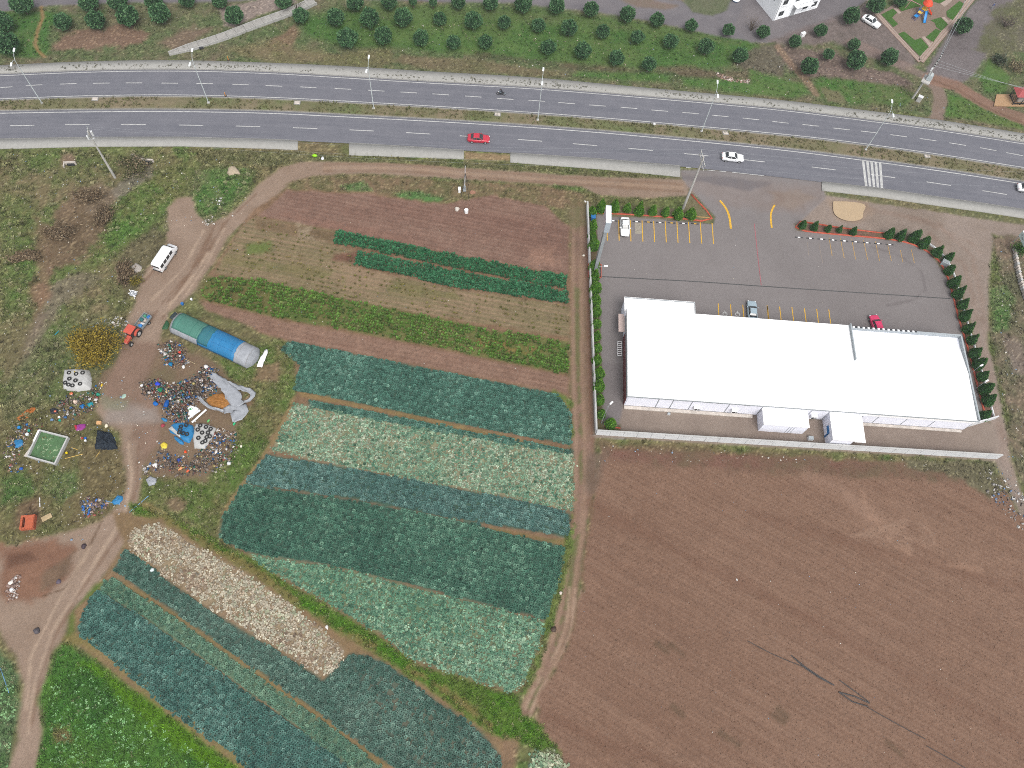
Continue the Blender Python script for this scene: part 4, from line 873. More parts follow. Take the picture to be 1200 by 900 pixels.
ball = lambda d: np.c_[d[:, 0], d[:, 1], np.where(d[:, 2] < 0, d[:, 2] * .75, d[:, 2] * .92)]
def pear(d):
    z = d[:, 2]; w = np.where(z > 0, (1 - z ** 1.3) * .95 + .05, 1.0); rr = np.sqrt(np.maximum(1e-6, 1 - z ** 2)); k = np.where(z > 0, (1 - z) ** .75 / np.maximum(rr, .05), 1.0)
    return np.c_[d[:, 0] * k, d[:, 1] * k, np.where(z > 0, z * 2.3, z * .8)]
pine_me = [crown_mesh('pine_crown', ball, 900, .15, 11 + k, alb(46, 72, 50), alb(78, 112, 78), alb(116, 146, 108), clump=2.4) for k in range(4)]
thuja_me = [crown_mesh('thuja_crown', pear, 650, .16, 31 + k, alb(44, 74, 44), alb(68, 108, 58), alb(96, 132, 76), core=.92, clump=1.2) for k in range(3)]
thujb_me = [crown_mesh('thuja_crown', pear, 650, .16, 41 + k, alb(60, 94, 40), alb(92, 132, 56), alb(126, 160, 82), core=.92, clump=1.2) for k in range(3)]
def trunk_mesh(h, r):
    bm = bmesh.new(); tube(bm, (0, 0, -.2), (0.03, .02, h * .6), r, r * .8, 7); tube(bm, (0.03, .02, h * .55), (0, 0, h), r * .8, r * .35, 7)
    for a in (0.4, 2.4, 4.4): tube(bm, (0, 0, h * .6), (math.cos(a) * h * .35, math.sin(a) * h * .35, h * .95), r * .4, r * .15, 5)
    me = bpy.data.meshes.new('trunk'); bm.to_mesh(me); bm.free(); me.materials.append(M_BARK); return me
pine_trunk = trunk_mesh(2.4, .13); thuja_trunk = trunk_mesh(1.0, .07)
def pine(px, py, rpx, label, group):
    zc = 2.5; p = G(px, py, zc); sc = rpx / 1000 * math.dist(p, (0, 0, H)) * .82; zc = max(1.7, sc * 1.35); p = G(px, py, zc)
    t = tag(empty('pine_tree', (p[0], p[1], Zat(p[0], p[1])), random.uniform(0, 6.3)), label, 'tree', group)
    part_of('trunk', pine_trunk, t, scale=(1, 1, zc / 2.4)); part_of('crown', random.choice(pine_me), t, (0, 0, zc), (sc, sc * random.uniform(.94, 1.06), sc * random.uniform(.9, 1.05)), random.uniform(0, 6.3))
rows = {
 'in the back row along the park lane': [(24, 3, 12), (102.7, 1, 11), (137, 0, 11), (180, 0, 10), (219, -1, 9), (257, 0, 9), (332, 0, 10), (416, 2, 10.5), (456, 1, 10), (484, 1.5, 5), (507.5, 2.5, 5), (537, 1.5, 9), (575, 2.5, 9.5), (613, 4, 11), (653, 6, 10), (693, 10, 10), (735.5, 16, 10), (770.7, 22.7, 9.3), (810.7, 29.3, 7.6), (854, 34.7, 7.6), (894.5, 37, 7.8)],
 'in the middle row of the lawn': [(2, 25, 11), (72.5, 24.8, 9.5), (111, 22.7, 10.6), (149, 18, 12), (186.7, 14.7, 12), (274, 17.3, 11), (352, 17, 9.5), (392.8, 19, 11), (433, 20, 12), (472, 20, 11), (515.5, 22, 8.7), (554.7, 23.5, 11), (591, 26, 8.8), (631.5, 28.8, 8.8), (667.5, 32, 10), (706.7, 36.8, 8.9), (747.5, 42.7, 8.6), (786.7, 47.5, 9.3), (828, 54, 9.6), (867.5, 64, 9.3)],
 'in the front row nearest the road': [(6.7, 50, 13), (406.7, 43.5, 12.5), (449, 41, 11.5), (493, 44, 10), (531.5, 48.5, 9), (568.8, 48.5, 9), (642.7, 54.7, 10), (683, 58.7, 10.7), (723, 68, 10), (761, 74, 9.6)]}
for rn, lst in rows.items():
    for k, (x, y, r_) in enumerate(lst): pine(x, y, r_, f'{"small " if r_ < 7 else ""}round clipped pine, {ORD[k]} from the left {rn}', 'round pines in the park')
for k, (x, y, r_) in enumerate([(932, 47.5, 7.6), (949, 76.8, 10.5), (962, 35.5, 7.6), (971.5, 63, 6.8), (998, 18, 9.8), (1001, 51.5, 7.4), (1003.5, 70, 11.2), (1027, 5.3, 9.8), (1043, 66, 10), (1056, 0, 7), (1129, 30, 9.5)]):
    pine(x, y, r_, f'round clipped pine, {ORD[k]} from the left among those round the playground yard', 'round pines round the playground yard')
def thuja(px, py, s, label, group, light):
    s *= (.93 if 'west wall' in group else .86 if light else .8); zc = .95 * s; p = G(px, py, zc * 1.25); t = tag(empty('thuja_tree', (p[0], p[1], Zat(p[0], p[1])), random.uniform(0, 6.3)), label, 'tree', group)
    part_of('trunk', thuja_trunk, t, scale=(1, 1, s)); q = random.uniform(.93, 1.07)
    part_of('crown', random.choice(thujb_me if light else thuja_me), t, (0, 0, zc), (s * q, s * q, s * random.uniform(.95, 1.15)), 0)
f6c = [(694, 248.6), (705, 243), (720.6, 242.4), (735, 244.4), (749.6, 246), (765, 247), (780, 248.6), (795, 251), (810, 251.4)]
for k, (x, y) in enumerate(f6c): thuja(x, y, (.95, 1.1, 1.15, .9, 1.15, 1.0, .95, 1.15, 1.05)[k], f'pointed green conifer, {ORD[k]} from the wall corner in the row above the yellow parking bays', 'conifers north of the car park', True)
lc = [(695, 264), (694.4, 275.4), (696, 287.5), (696.4, 312), (696.6, 324.4), (698, 338), (698, 352), (699, 365), (699, 379.6), (699, 394), (700, 407.5), (699.5, 422), (702, 437.4), (702, 452.6), (703, 469), (705, 485), (716, 496)]
for k, (x, y) in enumerate(lc): thuja(x, y, (.9, .85, 1.1, 1.05, 1.0, 1.15, 1.0, .95, .9, .9, .9, .95, 1.0, 1.05, .9, .85, .95)[k], f'bright green conifer, {ORD[k]} from the road in the column inside the west wall', 'conifers along the west wall', True)
rc = [f7(x, y) for x, y in ((228, 165), (280, 172), (340, 180), (390, 184), (450, 193), (610, 205), (660, 212), (720, 216), (763, 245), (820, 283), (868, 310), (873, 362), (893, 418), (912, 465), (932, 513), (942, 563), (955, 620), (973, 668))] + [(1143, 414), (1147.5, 426.7), (1151.7, 441), (1155, 455.8), (1159, 469), (1153, 487)]
for k, (x, y) in enumerate(rc): thuja(x, y, (.85, .85, .8, .7, .85, 1.05, 1.1, 1.25, 1.15, 1.2, 1.05, 1.1, 1.2, 1.25, 1.15, 1.2, 1.1, 1.15, 1.15, 1.2, 1.1, 1.25, 1.2, 1.1)[k], f'dark green conifer, {ORD[k]} along the curved bed east of the car park', 'conifers along the east bed', False)
# yellowing bush by the tractor: many thin stems with small leaves
def bush(px, py, R, hgt, name, label, cat, cd, cm, cl, seed, n=900, leaf=.16, stems=14):
    p = G(px, py, hgt * .4); t = tag(empty(name, (p[0], p[1], Zat(p[0], p[1]))), label, cat); r = np.random.default_rng(seed)
    bm = bmesh.new(); tips = []
    for k in range(stems):
        a = r.uniform(0, 6.28); q = r.uniform(.3, .95); e = Vector((math.cos(a) * R * q, math.sin(a) * R * q, hgt * (1.05 - .5 * q * q))); m = e * .5 + Vector((0, 0, hgt * .18))
        tube(bm, (0, 0, -.1), m, .05, .035, 5); tube(bm, m, e, .035, .012, 5); tips += [m, e, (m + e) / 2]
    bm_obj('stem', bm, M_BARK, t)
    V = []; F = []; Cc = []
    for k in range(n):
        b = tips[r.integers(len(tips))]; c = np.array(b) + r.normal(size=3) * np.array([R, R, hgt]) * .16; c[2] = max(.1, c[2])
        u = r.normal(size=3); u /= np.linalg.norm(u); w = np.cross(u, r.normal(size=3)); w /= np.linalg.norm(w); s = leaf * r.uniform(.6, 1.4); i = len(V)
        V += [c - w * s * .5, c + u * s * .6, c + w * s * .5, c - u * s * .6]; F.append((i, i + 1, i + 2, i + 3)); x = r.random(); cc = cd * (1 - x) + cm * x if r.random() < .7 else cl; Cc += [cc] * 4
    np_mesh('foliage', V, F, M_CROWN, np.array(Cc), t); return t
bush(111, 408, 4.3, 3.0, 'yellow_bush', 'sprawling yellow-green bush beside the red tractor', 'bush', alb(108, 96, 48), alb(142, 124, 64), alb(160, 142, 76), 5, 6500, .22, 30)
bush(158, 330, 1.3, 1.1, 'roadside_bush', 'small olive bush at the track edge below the white minibus', 'bush', alb(84, 84, 44), alb(120, 110, 60), alb(140, 126, 70), 6, 600, .15)
for k_, (x_, y_, R_, h_, lab_) in enumerate(((104, 232, 2.4, 1.3, 'brown dead brush above the pale earth scar, left of the culvert'), (122, 252, 2.0, 1.2, 'brown dead brush below the pale earth scar'), (72, 272, 2.2, 1.2, 'brown dead brush on the waste ground, leftmost of the three'), (158, 196, 2.6, 1.3, 'dark scrub round the culvert mouth'), (30, 300, 1.6, .8, 'low brown scrub near the left edge of the waste ground'), (146, 318, 1.8, 1.0, 'dark scrub beside the track left of the minibus'))):
    bush(x_, y_, R_, h_, 'dead_brush', lab_, 'bush', alb(86, 74, 60) if k_ != 3 else alb(72, 74, 52), alb(112, 96, 78) if k_ != 3 else alb(94, 94, 66), alb(136, 122, 102), 70 + k_, 1500, .2, 26).scale = ((1.6, .9, 1), (.9, 1.5, .9), (1.7, 1.0, .9), (1.4, 1.1, 1), (1.8, .9, .8), (.9, 1.7, 1))[k_]
bush(1180, 28, 2.6, 1.6, 'bare_shrub', 'dark leafless shrub near the top right corner', 'bush', alb(70, 64, 66), alb(98, 90, 84), alb(110, 100, 92), 8, 500, .16, 22)
bush(1192, 78, 2.4, 1.8, 'pale_shrub', 'pale dry shrub above the red kiosk', 'bush', alb(92, 84, 66), alb(136, 124, 100), alb(150, 140, 116), 9, 900, .2, 20)
bush(1172, 72, 2.0, 1.6, 'dark_shrub', 'dark green shrub left of the pale dry shrub', 'bush', alb(40, 52, 42), alb(62, 76, 58), alb(90, 98, 84), 10, 800, .2, 16)
bush(882, 30, 2.4, 3.2, 'bare_tree', 'leafless young tree at the lane beside the white house', 'tree', alb(104, 92, 78), alb(124, 110, 92), alb(128, 116, 98), 12, 60, .1, 22)
bush(347, 8, 2.2, 3.0, 'bare_tree', 'leafless young tree over the gravel by the concrete culvert', 'tree', alb(104, 92, 78), alb(124, 110, 92), alb(128, 116, 98), 13, 40, .1, 14)
bush(1196, 292, 1.8, 2.0, 'leafy_shrub', 'green leafy shrub behind the small board on the east wall', 'bush', alb(40, 66, 34), alb(66, 98, 50), alb(84, 112, 60), 14, 900, .2, 14)

# ------------------------------------------------------------------ street lamps in the median
M_GALV = mat('galvanised_steel', (0.42, 0.46, 0.46), 0.45, 0.08, 2.0)
M_LAMPW = mat('lamp_housing', (0.70, 0.74, 0.74), 0.4, 0.05, 2.0)
M_CONC = mat('pole_concrete', (0.36, 0.35, 0.33), 0.85, 0.12, 1.0)
sl_proto = None
for k, (bx, by) in enumerate(((50, 122), (244.8, 121.3), (438.1, 128), (630.1, 141.3), (821.9, 154.7), (1014, 176))):
    p = G(bx, by); tz = 0.12; ang = [0.10, .02, -.07, -.10, -.13, -.17][k]
    t = tag(empty('street_lamp', (p[0], p[1], tz), ang), f'tall double-armed street lamp in the median, {ORD[k]} from the left', 'street lamp', 'street lamps along the median')
    hh = 10.6
    quick('pole', M_GALV, t, lambda bm: tube(bm, (0, 0, 0), (0, 0, hh), .10, .055, 8)); quick('base_plate', M_CONC, t, lambda bm: box(bm, (0, 0, .1), (.5, .5, .25), bevel=.03))
    for s in (-1, 1):
        a = quick('arm', M_GALV, t, lambda bm: path_tube(bm, [(0, 0, hh - .1), (0, s * .5, hh + .5), (0, s * 1.5, hh + .8)], .04, 6))
        quick('lamp_head', M_LAMPW, a, lambda bm: box(bm, (0, s * 1.85, hh + .82), (.34, .9, .16), bevel=.05))
# ------------------------------------------------------------------ power poles and wires
def power_pole(base, hgt, label, arms, ang, r0=.22, r1=.12, arm_len=1.6, insul=True):
    b = G(*base); t = tag(empty('power_pole', (b[0], b[1], min(0, Zat(b[0], b[1])) - .05), ang), label, 'power pole')
    quick('pole', M_CONC, t, lambda bm: tube(bm, (0, 0, 0), (0, 0, hgt), r0, r1, 10))
    for z in arms:
        a = quick('crossarm', M_CONC, t, lambda bm: box(bm, (0, 0, z), (.14, arm_len * 2, .14)))
        if insul:
            for s in (-1, -.5, .5, 1): quick('insulator', M_GREY, a, lambda bm: (tube(bm, (0, s * arm_len * .95, z + .07), (0, s * arm_len * .95, z + .25), .06, .04, 8), tube(bm, (0, s * arm_len * .95, z + .25), (0, s * arm_len * .95, z + .3), .09, .09, 8)))
    return t, b
pp1, b1 = power_pole((134.7, 208), 12.2, 'concrete power pole leaning into view above the left verge', (11.4, 12.0), .25, .24, .13, 1.1)
quick('switch_frame', M_WALLP, pp1, lambda bm: (box(bm, (.35, .5, 11.1), (.35, .35, 1.1), bevel=.04), box(bm, (-.3, -.5, 11.3), (.3, .3, .9), bevel=.04), box(bm, (0, 0, 10.4), (.9, .3, .1))))
pp2, b2 = power_pole((800.6, 244.4), 14.6, 'tall concrete power pole at the car park mouth with two crossarms', (14.2, 13.2), .05, .26, .15, 1.9)
# transformer pole by the playground
def transformer():
    b = G(1069.5, 115); t = tag(empty('transformer_pole', (b[0], b[1], Zat(b[0], b[1])), math.radians(55)), 'power pole carrying a grey transformer platform near the playground corner', 'power pole')
    quick('pole', M_CONC, t, lambda bm: tube(bm, (0, 0, 0), (0, 0, 11.4), .24, .14, 10))
    pf = quick('platform', M_CONC, t, lambda bm: (box(bm, (.0, -1.1, 5.3), (2.4, .12, .16)), box(bm, (.0, .5, 5.3), (2.4, .12, .16)), box(bm, (-1.2, -.3, 5.3), (.12, 1.7, .16)), box(bm, (1.2, -.3, 5.3), (.12, 1.7, .16)), box(bm, (0, -.3, 5.36), (2.2, 1.5, .06))))
    tk = quick('tank', mat('transformer_grey', (.38, .42, .43), .5, .08, 1), t, lambda bm: box(bm, (.15, -.45, 6.1), (1.1, .8, 1.3), bevel=.06))
    for q in range(6): quick('cooling_fin', MATS['transformer_grey'], tk, lambda bm: box(bm, (-.3 + .18 * q, -.95, 6.05), (.05, .22, 1.0)))
    for q in (-.3, .1, .5): quick('bushing', M_WALLC, tk, lambda bm: (tube(bm, (q, -.4, 6.75), (q, -.4, 7.2), .07, .05, 8), tube(bm, (q, -.4, 6.95), (q, -.4, 7.0), .12, .12, 8)))
    for z in (9.2, 10.4, 11.2):
        a = quick('crossarm', M_GALV, t, lambda bm: box(bm, (0, 0, z), (2.4, .12, .12)))
        for q in (-1.05, -.4, .4, 1.05): quick('insulator', M_DARK, a, lambda bm: (tube(bm, (q, 0, z + .06), (q, 0, z + .35), .06, .06, 8), tube(bm, (q, 0, z + .18), (q, 0, z + .24), .11, .11, 8)))
    quick('fuse_box', M_WALLP, t, lambda bm: box(bm, (-.55, .1, 8.2), (.4, .3, .7), bevel=.03))
    return t
tp = transformer()
cb = G(1076, 118); t = tag(empty('meter_cabinet', (*cb[:2], Zat(*cb[:2])), math.radians(-32)), 'pale cabinet on the grass at the foot of the transformer pole', 'cabinet')
quick('cabinet_body', M_PLINTH, t, lambda bm: box(bm, (0, 0, .6), (.9, .7, 1.3), bevel=.03)); quick('cabinet_top', M_WALLP, t, lambda bm: box(bm, (0, .0, 1.28), (1.0, .8, .08))); quick('cabinet_door', M_WALLC, t, lambda bm: box(bm, (0, -.36, .6), (.75, .03, 1.1)))
def wire(a, b, sag, name, label, r=.022, parent=None):
    a = Vector(a); b = Vector(b); bm = bmesh.new(); pts = [a.lerp(b, i / 14) - Vector((0, 0, sag * 4 * (i / 14) * (1 - i / 14))) for i in range(15)]
    path_tube(bm, pts, r, 4); o = bm_obj(name, bm, M_GREY, parent); return o
tploc = np.array(tp.location)
def tpw(x, y, z): return tuple((Matrix.Translation(tploc) @ Matrix.Rotation(math.radians(55), 4, 'Z') @ Vector((x, y, z))))
far_ne = [np.array(G(1150, -40, 9.5)), np.array(G(1158, -38, 9.5))]
wg = 'overhead wires'
for k, q in enumerate((-1.0, 1.0)):
    o = wire(tpw(q, 0, 10.8), far_ne[k], .6, 'overhead_wire', '', .04); tag(o, f'overhead wire passing the playground, {"left" if k == 0 else "right"} of the pair', 'wire', wg)
for k, q in enumerate((-1.0, 0, 1.0)):
    o = wire(tpw(q, 0, 9.5), G(1290, 118 + 5 * k, 9.0), .6, 'overhead_wire', '', .02); tag(o, f'thin overhead wire rightwards from the transformer pole, {ORD[k]} from the top', 'wire', wg)
def ppw(pp, ang, y, z): return tuple(Matrix.Translation(pp.location) @ Matrix.Rotation(ang, 4, 'Z') @ Vector((0, y, z)))
for k, y in enumerate((-1.8, -.9, .9, 1.8)):
    o = wire(ppw(pp2, .05, y, 14.5 if k > 1 else 13.5), ppw(pp1, .25, y * .6, 12.3 if k > 1 else 11.7), 1.6, 'overhead_wire', '', .008); tag(o, f'thin overhead wire between the two concrete power poles, {ORD[3 - k]} from the top', 'wire', wg)
for k, y in enumerate((-1.8, 0.9, 1.8)):
    o = wire(ppw(pp2, .05, y, 14.5), G(1320, 205 + 9 * (2 - k), 13.5), 1.2, 'overhead_wire', '', .008); tag(o, f'thin overhead wire from the car park pole rightwards, {ORD[2 - k]} from the top', 'wire', wg)
# ------------------------------------------------------------------ vehicles
M_GLASS = mat('car_glass', (0.02, 0.024, 0.028), 0.08, 0.05, 2, spec=.6)
M_TYRE = mat('tyre_rubber', (0.02, 0.02, 0.02), 0.85, 0.2, 8)
M_RIM = mat('wheel_rim', (0.40, 0.41, 0.42), 0.35, 0.05, 4, metal=.6)
M_TRIM = mat('black_trim', (0.025, 0.025, 0.027), 0.6, 0.1, 4)
M_HEADL = mat('headlight_lens', (0.62, 0.64, 0.66), 0.15, 0.03, 4, spec=.6)
M_TAILL = mat('tail_lens', (0.30, 0.02, 0.02), 0.25, 0.05, 4)
def loft(bm, rings, cap=True):
    R = [[bm.verts.new(p) for p in r] for r in rings]; n = len(R[0])
    for a, b in zip(R[:-1], R[1:]):
        for i in range(n): j = (i + 1) % n; bm.faces.new((a[i], a[j], b[j], b[i]))
    if cap: bm.faces.new(R[0][::-1]); bm.faces.new(R[-1])
def ring(x, w, zb, zt, crown=.03):
    h = zt - zb
    return [(x, -w * .9, zb), (x, -w, zb + .22 * h), (x, -w, zb + .68 * h), (x, -w * .93, zt - .03 * h), (x, -w * .78, zt), (x, 0, zt + crown), (x, w * .78, zt), (x, w * .93, zt - .03 * h), (x, w, zb + .68 * h), (x, w, zb + .22 * h), (x, w * .9, zb)]
def wheel(t, x, y, r=.31, wd=.2, s=1):
    w = quick('wheel', M_TYRE, t, lambda bm: (tube(bm, (x, y - wd / 2, r), (x, y + wd / 2, r), r, r, 18)))
    quick('rim', M_RIM, w, lambda bm: tube(bm, (x, y + s * wd * .5, r), (x, y + s * (wd * .5 + .015), r), r * .66, r * .6, 14))
def car(front, back, paint, label, group=None, kind='sedan', L=None, zroof=None):
    a = np.array(G(*front)); b = np.array(G(*back)); c = (a + b) / 2; d = a - b; ang = math.atan2(d[1], d[0]); zb_ = Zat(c[0], c[1])
    t = tag(empty('car', (c[0], c[1], max(zb_, 0.0) + (0.035 if 90 < c[1] and c[0] > -200 and c[1] > 100 else 0)), ang), label, 'car', group)
    L = L or (4.4 if kind == 'sedan' else 3.9); k = L / 4.4
    st = [(2.2, .60, .36, .60), (2.12, .74, .30, .70), (1.85, .82, .25, .79), (1.35, .86, .22, .87), (.78, .875, .20, .94), (-.3, .88, .20, .96), (-1.25, .875, .20, .98)]
    st += [(-1.75, .85, .24, .97), (-2.08, .78, .30, .93), (-2.2, .66, .38, .80)] if kind == 'sedan' else [(-1.8, .86, .22, 1.0), (-2.12, .80, .28, .98), (-2.2, .72, .36, .86)]
    quick('body', paint, t, lambda bm: loft(bm, [ring(x * k, w, zb, zt) for x, w, zb, zt in st]), True)
    rb = -1.6 if kind == 'sedan' else -2.05; rt = -.95 if kind == 'sedan' else -1.75
    def cab(bm):
        def rr(x0, x1, w, z): return [(x0 * k, -w, z), (x0 * k + .08, -w * .75, z), (x0 * k + .1, 0, z), (x0 * k + .08, w * .75, z), (x0 * k, w, z), (x1 * k, w, z), (x1 * k - .04, w * .7, z), (x1 * k - .05, 0, z), (x1 * k - .04, -w * .7, z), (x1 * k, -w, z)]
        loft(bm, [rr(.80, rb, .77, .93), rr(.45, (rb + rt) / 2, .70, 1.2), rr(.12, rt, .60, 1.40)])
    g = quick('cabin_glass', M_GLASS, t, cab)
    quick('roof', paint, t, lambda bm: loft(bm, [[(.16 * k, -.60, 1.385), (.2 * k, 0, 1.39), (.16 * k, .60, 1.385), (rt * k - .05, .60, 1.385), (rt * k - .09, 0, 1.385), (rt * k - .05, -.60, 1.385)], [(.10 * k, -.55, 1.44), (.14 * k, 0, 1.47), (.10 * k, .55, 1.44), (rt * k, .55, 1.44), (rt * k - .03, 0, 1.47), (rt * k, -.55, 1.44)]]), False)
    for s in (-1, 1):
        for x0, x1 in ((.78, .14), (rb + .02, rt)): quick('pillar', paint, t, lambda bm: tube(bm, (x0 * k, s * .765, .95), (x1 * k, s * .60, 1.40), .045, .04, 6))
        quick('pillar', paint, t, lambda bm: tube(bm, (-.45 * k, s * .775, .95), (-.42 * k, s * .615, 1.40), .04, .035, 6))
        for x in (1.38, -1.32): wheel(t, x * k, s * .80, s=s)
        quick('headlight', M_HEADL, t, lambda bm: box(bm, (2.06 * k, s * .58, .655), (.22, .34, .12), s * -.35, bevel=.03))
        quick('tail_light', M_TAILL, t, lambda bm: box(bm, (-2.13 * k, s * .60, .80), (.14, .28, .16), s * .25, bevel=.02))
        quick('wing_mirror', paint, t, lambda bm: box(bm, (.55 * k, s * .97, .98), (.14, .2, .13), bevel=.03))
    quick('bumper', M_TRIM, t, lambda bm: box(bm, (2.14 * k, 0, .40), (.14, 1.2, .14), bevel=.03)); quick('bumper', M_TRIM, t, lambda bm: box(bm, (-2.14 * k, 0, .44), (.14, 1.25, .14), bevel=.03))
    return t
def paintmat(n, r, g, b): return mat(n, (r, g, b), .25, .03, 2, spec=.5)
P_RED = paintmat('red_car_paint', .40, .025, .045); P_WHITE = paintmat('white_car_paint', .70, .71, .72); P_SILV = paintmat('silver_blue_paint', .26, .33, .37); P_PINK = paintmat('crimson_car_paint', .50, .03, .10)
car((574, 165.6), (547.6, 164), P_RED, 'red saloon car driving on the near carriageway', 'cars on the road')
car((870.2, 188), (844.8, 185.5), P_WHITE, 'white saloon car driving on the near carriageway past the power pole', 'cars on the road')
car((1215, 224.5), (1190.5, 221.5), P_WHITE, 'white car cut by the right edge of the road', 'cars on the road')
car((731.8, 277), (731.6, 259), P_WHITE, 'white car parked in a yellow bay beside the pylon sign', 'cars in the car park', 'sedan', 4.2)
car((879.6, 356), (880.8, 377), P_SILV, 'silver-blue car parked nose-out against the shop front', 'cars in the car park', 'sedan', 4.3)
car((1019, 373), (1031, 390), P_PINK, 'crimson hatchback half hidden behind the shop parapet', 'cars in the car park', 'hatch', 3.7).rotation_euler = (0, 0, BANG + math.radians(100))
car((1029, 33.6), (1010, 22), P_WHITE, 'white saloon car parked beside the playground', None)
# minibus
def minibus():
    a = np.array(G(204, 290)); b = np.array(G(185.5, 318)); c = (a + b) / 2; d = a - b; t = tag(empty('minibus', (c[0], c[1], Zat(c[0], c[1])), math.atan2(d[1], d[0])), 'white minibus parked on the dirt track', 'minibus')
    L = 5.6; W = .98
    def body(bm):
        def rg(x, w, zb, zt): h = zt - zb; return [(x, -w * .95, zb), (x, -w, zb + .15 * h), (x, -w, zb + .5 * h), (x, -w * .93, zb + .8 * h), (x, -w * .85, zb + .95 * h), (x, -w * .7, zt), (x, 0, zt + .05), (x, w * .7, zt), (x, w * .85, zb + .95 * h), (x, w * .93, zb + .8 * h), (x, w, zb + .5 * h), (x, w, zb + .15 * h), (x, w * .95, zb)]
        loft(bm, [rg(x, w, zb, zt) for x, w, zb, zt in ((2.8, .78, .40, .95), (2.68, .88, .32, 1.12), (2.2, .96, .28, 1.30), (1.55, .98, .28, 2.12), (1.2, .98, .28, 2.26), (-2.2, .98, .28, 2.26), (-2.68, .97, .3, 2.2), (-2.8, .92, .36, 1.9))])
    quick('body', P_WHITE, t, body, True)
    quick('windscreen', M_GLASS, t, lambda bm: loft(bm, [[(2.16, -.84, 1.36), (2.2, 0, 1.38), (2.16, .84, 1.36), (2.1, .84, 1.33), (2.1, -.84, 1.33)], [(1.62, -.74, 2.06), (1.66, 0, 2.1), (1.62, .74, 2.06), (1.54, .74, 2.03), (1.54, -.74, 2.03)]]))
    for s in (-1, 1):
        for k in range(4): quick('side_window', M_GLASS, t, lambda bm: loft(bm, [[(1.2 - k * .98, s * .985, 1.28), (1.2 - k * .98, s * .93, 1.28), (.42 - k * .98, s * .93, 1.28), (.42 - k * .98, s * .985, 1.28)], [(1.2 - k * .98, s * .925, 1.92), (1.2 - k * .98, s * .86, 1.92), (.42 - k * .98, s * .86, 1.92), (.42 - k * .98, s * .925, 1.92)]]))
        wheel(t, 1.75, s * .88, .34, .22, s); wheel(t, -1.75, s * .88, .34, .22, s)
        quick('headlight', M_HEADL, t, lambda bm: box(bm, (2.74, s * .66, .86), (.12, .28, .2), bevel=.03)); quick('tail_light', M_TAILL, t, lambda bm: box(bm, (-2.77, s * .82, 1.1), (.08, .14, .4), bevel=.02))
    quick('rear_window', M_GLASS, t, lambda bm: box(bm, (-2.76, 0, 1.65), (.14, 1.4, .5), bevel=.02)); quick('bumper', M_TRIM, t, lambda bm: box(bm, (-2.84, 0, .5), (.12, 1.7, .2), bevel=.03))
    quick('roof_rib', M_WHITE, t, lambda bm: box(bm, (-.5, 0, 2.31), (3.2, .9, .02)))
minibus()
# tractor with a trailer of rubbish
M_TRED = mat('tractor_red', (.42, .075, .05), .5, .12, 2)
def tractor():
    a = np.array(G(149, 404)); b = np.array(G(161.5, 386)); c = (a + b) / 2; d = a - b; t = tag(empty('tractor', (c[0], c[1], Zat(c[0], c[1])), math.atan2(d[1], d[0])), 'red tractor with a flat cab roof on the dirt track', 'tractor')
    quick('bonnet', M_TRED, t, lambda bm: loft(bm, [[(x, -w, .75), (x, -w, z - .1), (x, -w * .7, z), (x, w * .7, z), (x, w, z - .1), (x, w, .75)] for x, w, z in ((1.75, .28, 1.15), (1.5, .33, 1.28), (.35, .36, 1.38))]))
    quick('chassis', M_TRIM, t, lambda bm: (box(bm, (.3, 0, .65), (2.6, .42, .4)), box(bm, (-.9, 0, .7), (.5, 1.3, .25))))
    quick('cab', M_GLASS, t, lambda bm: loft(bm, [[(x * s_, y * q, z) for x, y in ((.32, -.5), (.32, .5), (-1.1, .5), (-1.1, -.5))] for z, s_, q in ((.95, 1, 1), (2.15, .92, .92))]))
    quick('cab_roof', M_TRED, t, lambda bm: box(bm, (-.4, 0, 2.28), (1.65, 1.45, .16), bevel=.05))
    for s in (-1, 1):
        for x, y in ((.3, .5), (-1.05, .5)): quick('cab_post', M_TRIM, t, lambda bm: tube(bm, (x, s * y, .95), (x * .9, s * y * .92, 2.22), .04))
        quick('mudguard', M_TRED, t, lambda bm: loft(bm, [[(-.85 + .78 * math.cos(q), s * yy, .72 + .82 * math.sin(q)) for yy in (.52, .95)] + [(-.85 + .72 * math.cos(q), s * yy, .72 + .76 * math.sin(q)) for yy in (.95, .52)] for q in np.linspace(.3, 2.6, 9)]))
        for x, r, wd, yy in ((-.85, .70, .38, .78), (1.35, .42, .24, .66)):
            w = quick('wheel', M_TYRE, t, lambda bm: tube(bm, (x, s * yy - wd / 2, r), (x, s * yy + wd / 2, r), r, r, 22)); quick('rim', M_WALLC, w, lambda bm: tube(bm, (x, s * (yy + wd / 2), r), (x, s * (yy + wd / 2 + .03), r), r * .55, r * .5, 14))
        quick('headlight', M_HEADL, t, lambda bm: tube(bm, (1.72, s * .2, 1.0), (1.79, s * .2, 1.0), .08, .08, 10))
    quick('exhaust', M_TRIM, t, lambda bm: tube(bm, (1.0, -.3, 1.2), (1.0, -.3, 2.1), .04)); quick('steering_wheel', M_TRIM, t, lambda bm: tube(bm, (.0, 0, 1.45), (-.03, 0, 1.5), .2, .2, 14)); quick('driver_seat', M_TRIM, t, lambda bm: (box(bm, (-.6, 0, 1.1), (.5, .5, .15), bevel=.04), box(bm, (-.85, 0, 1.4), (.12, .5, .5), bevel=.04)))
tractor()
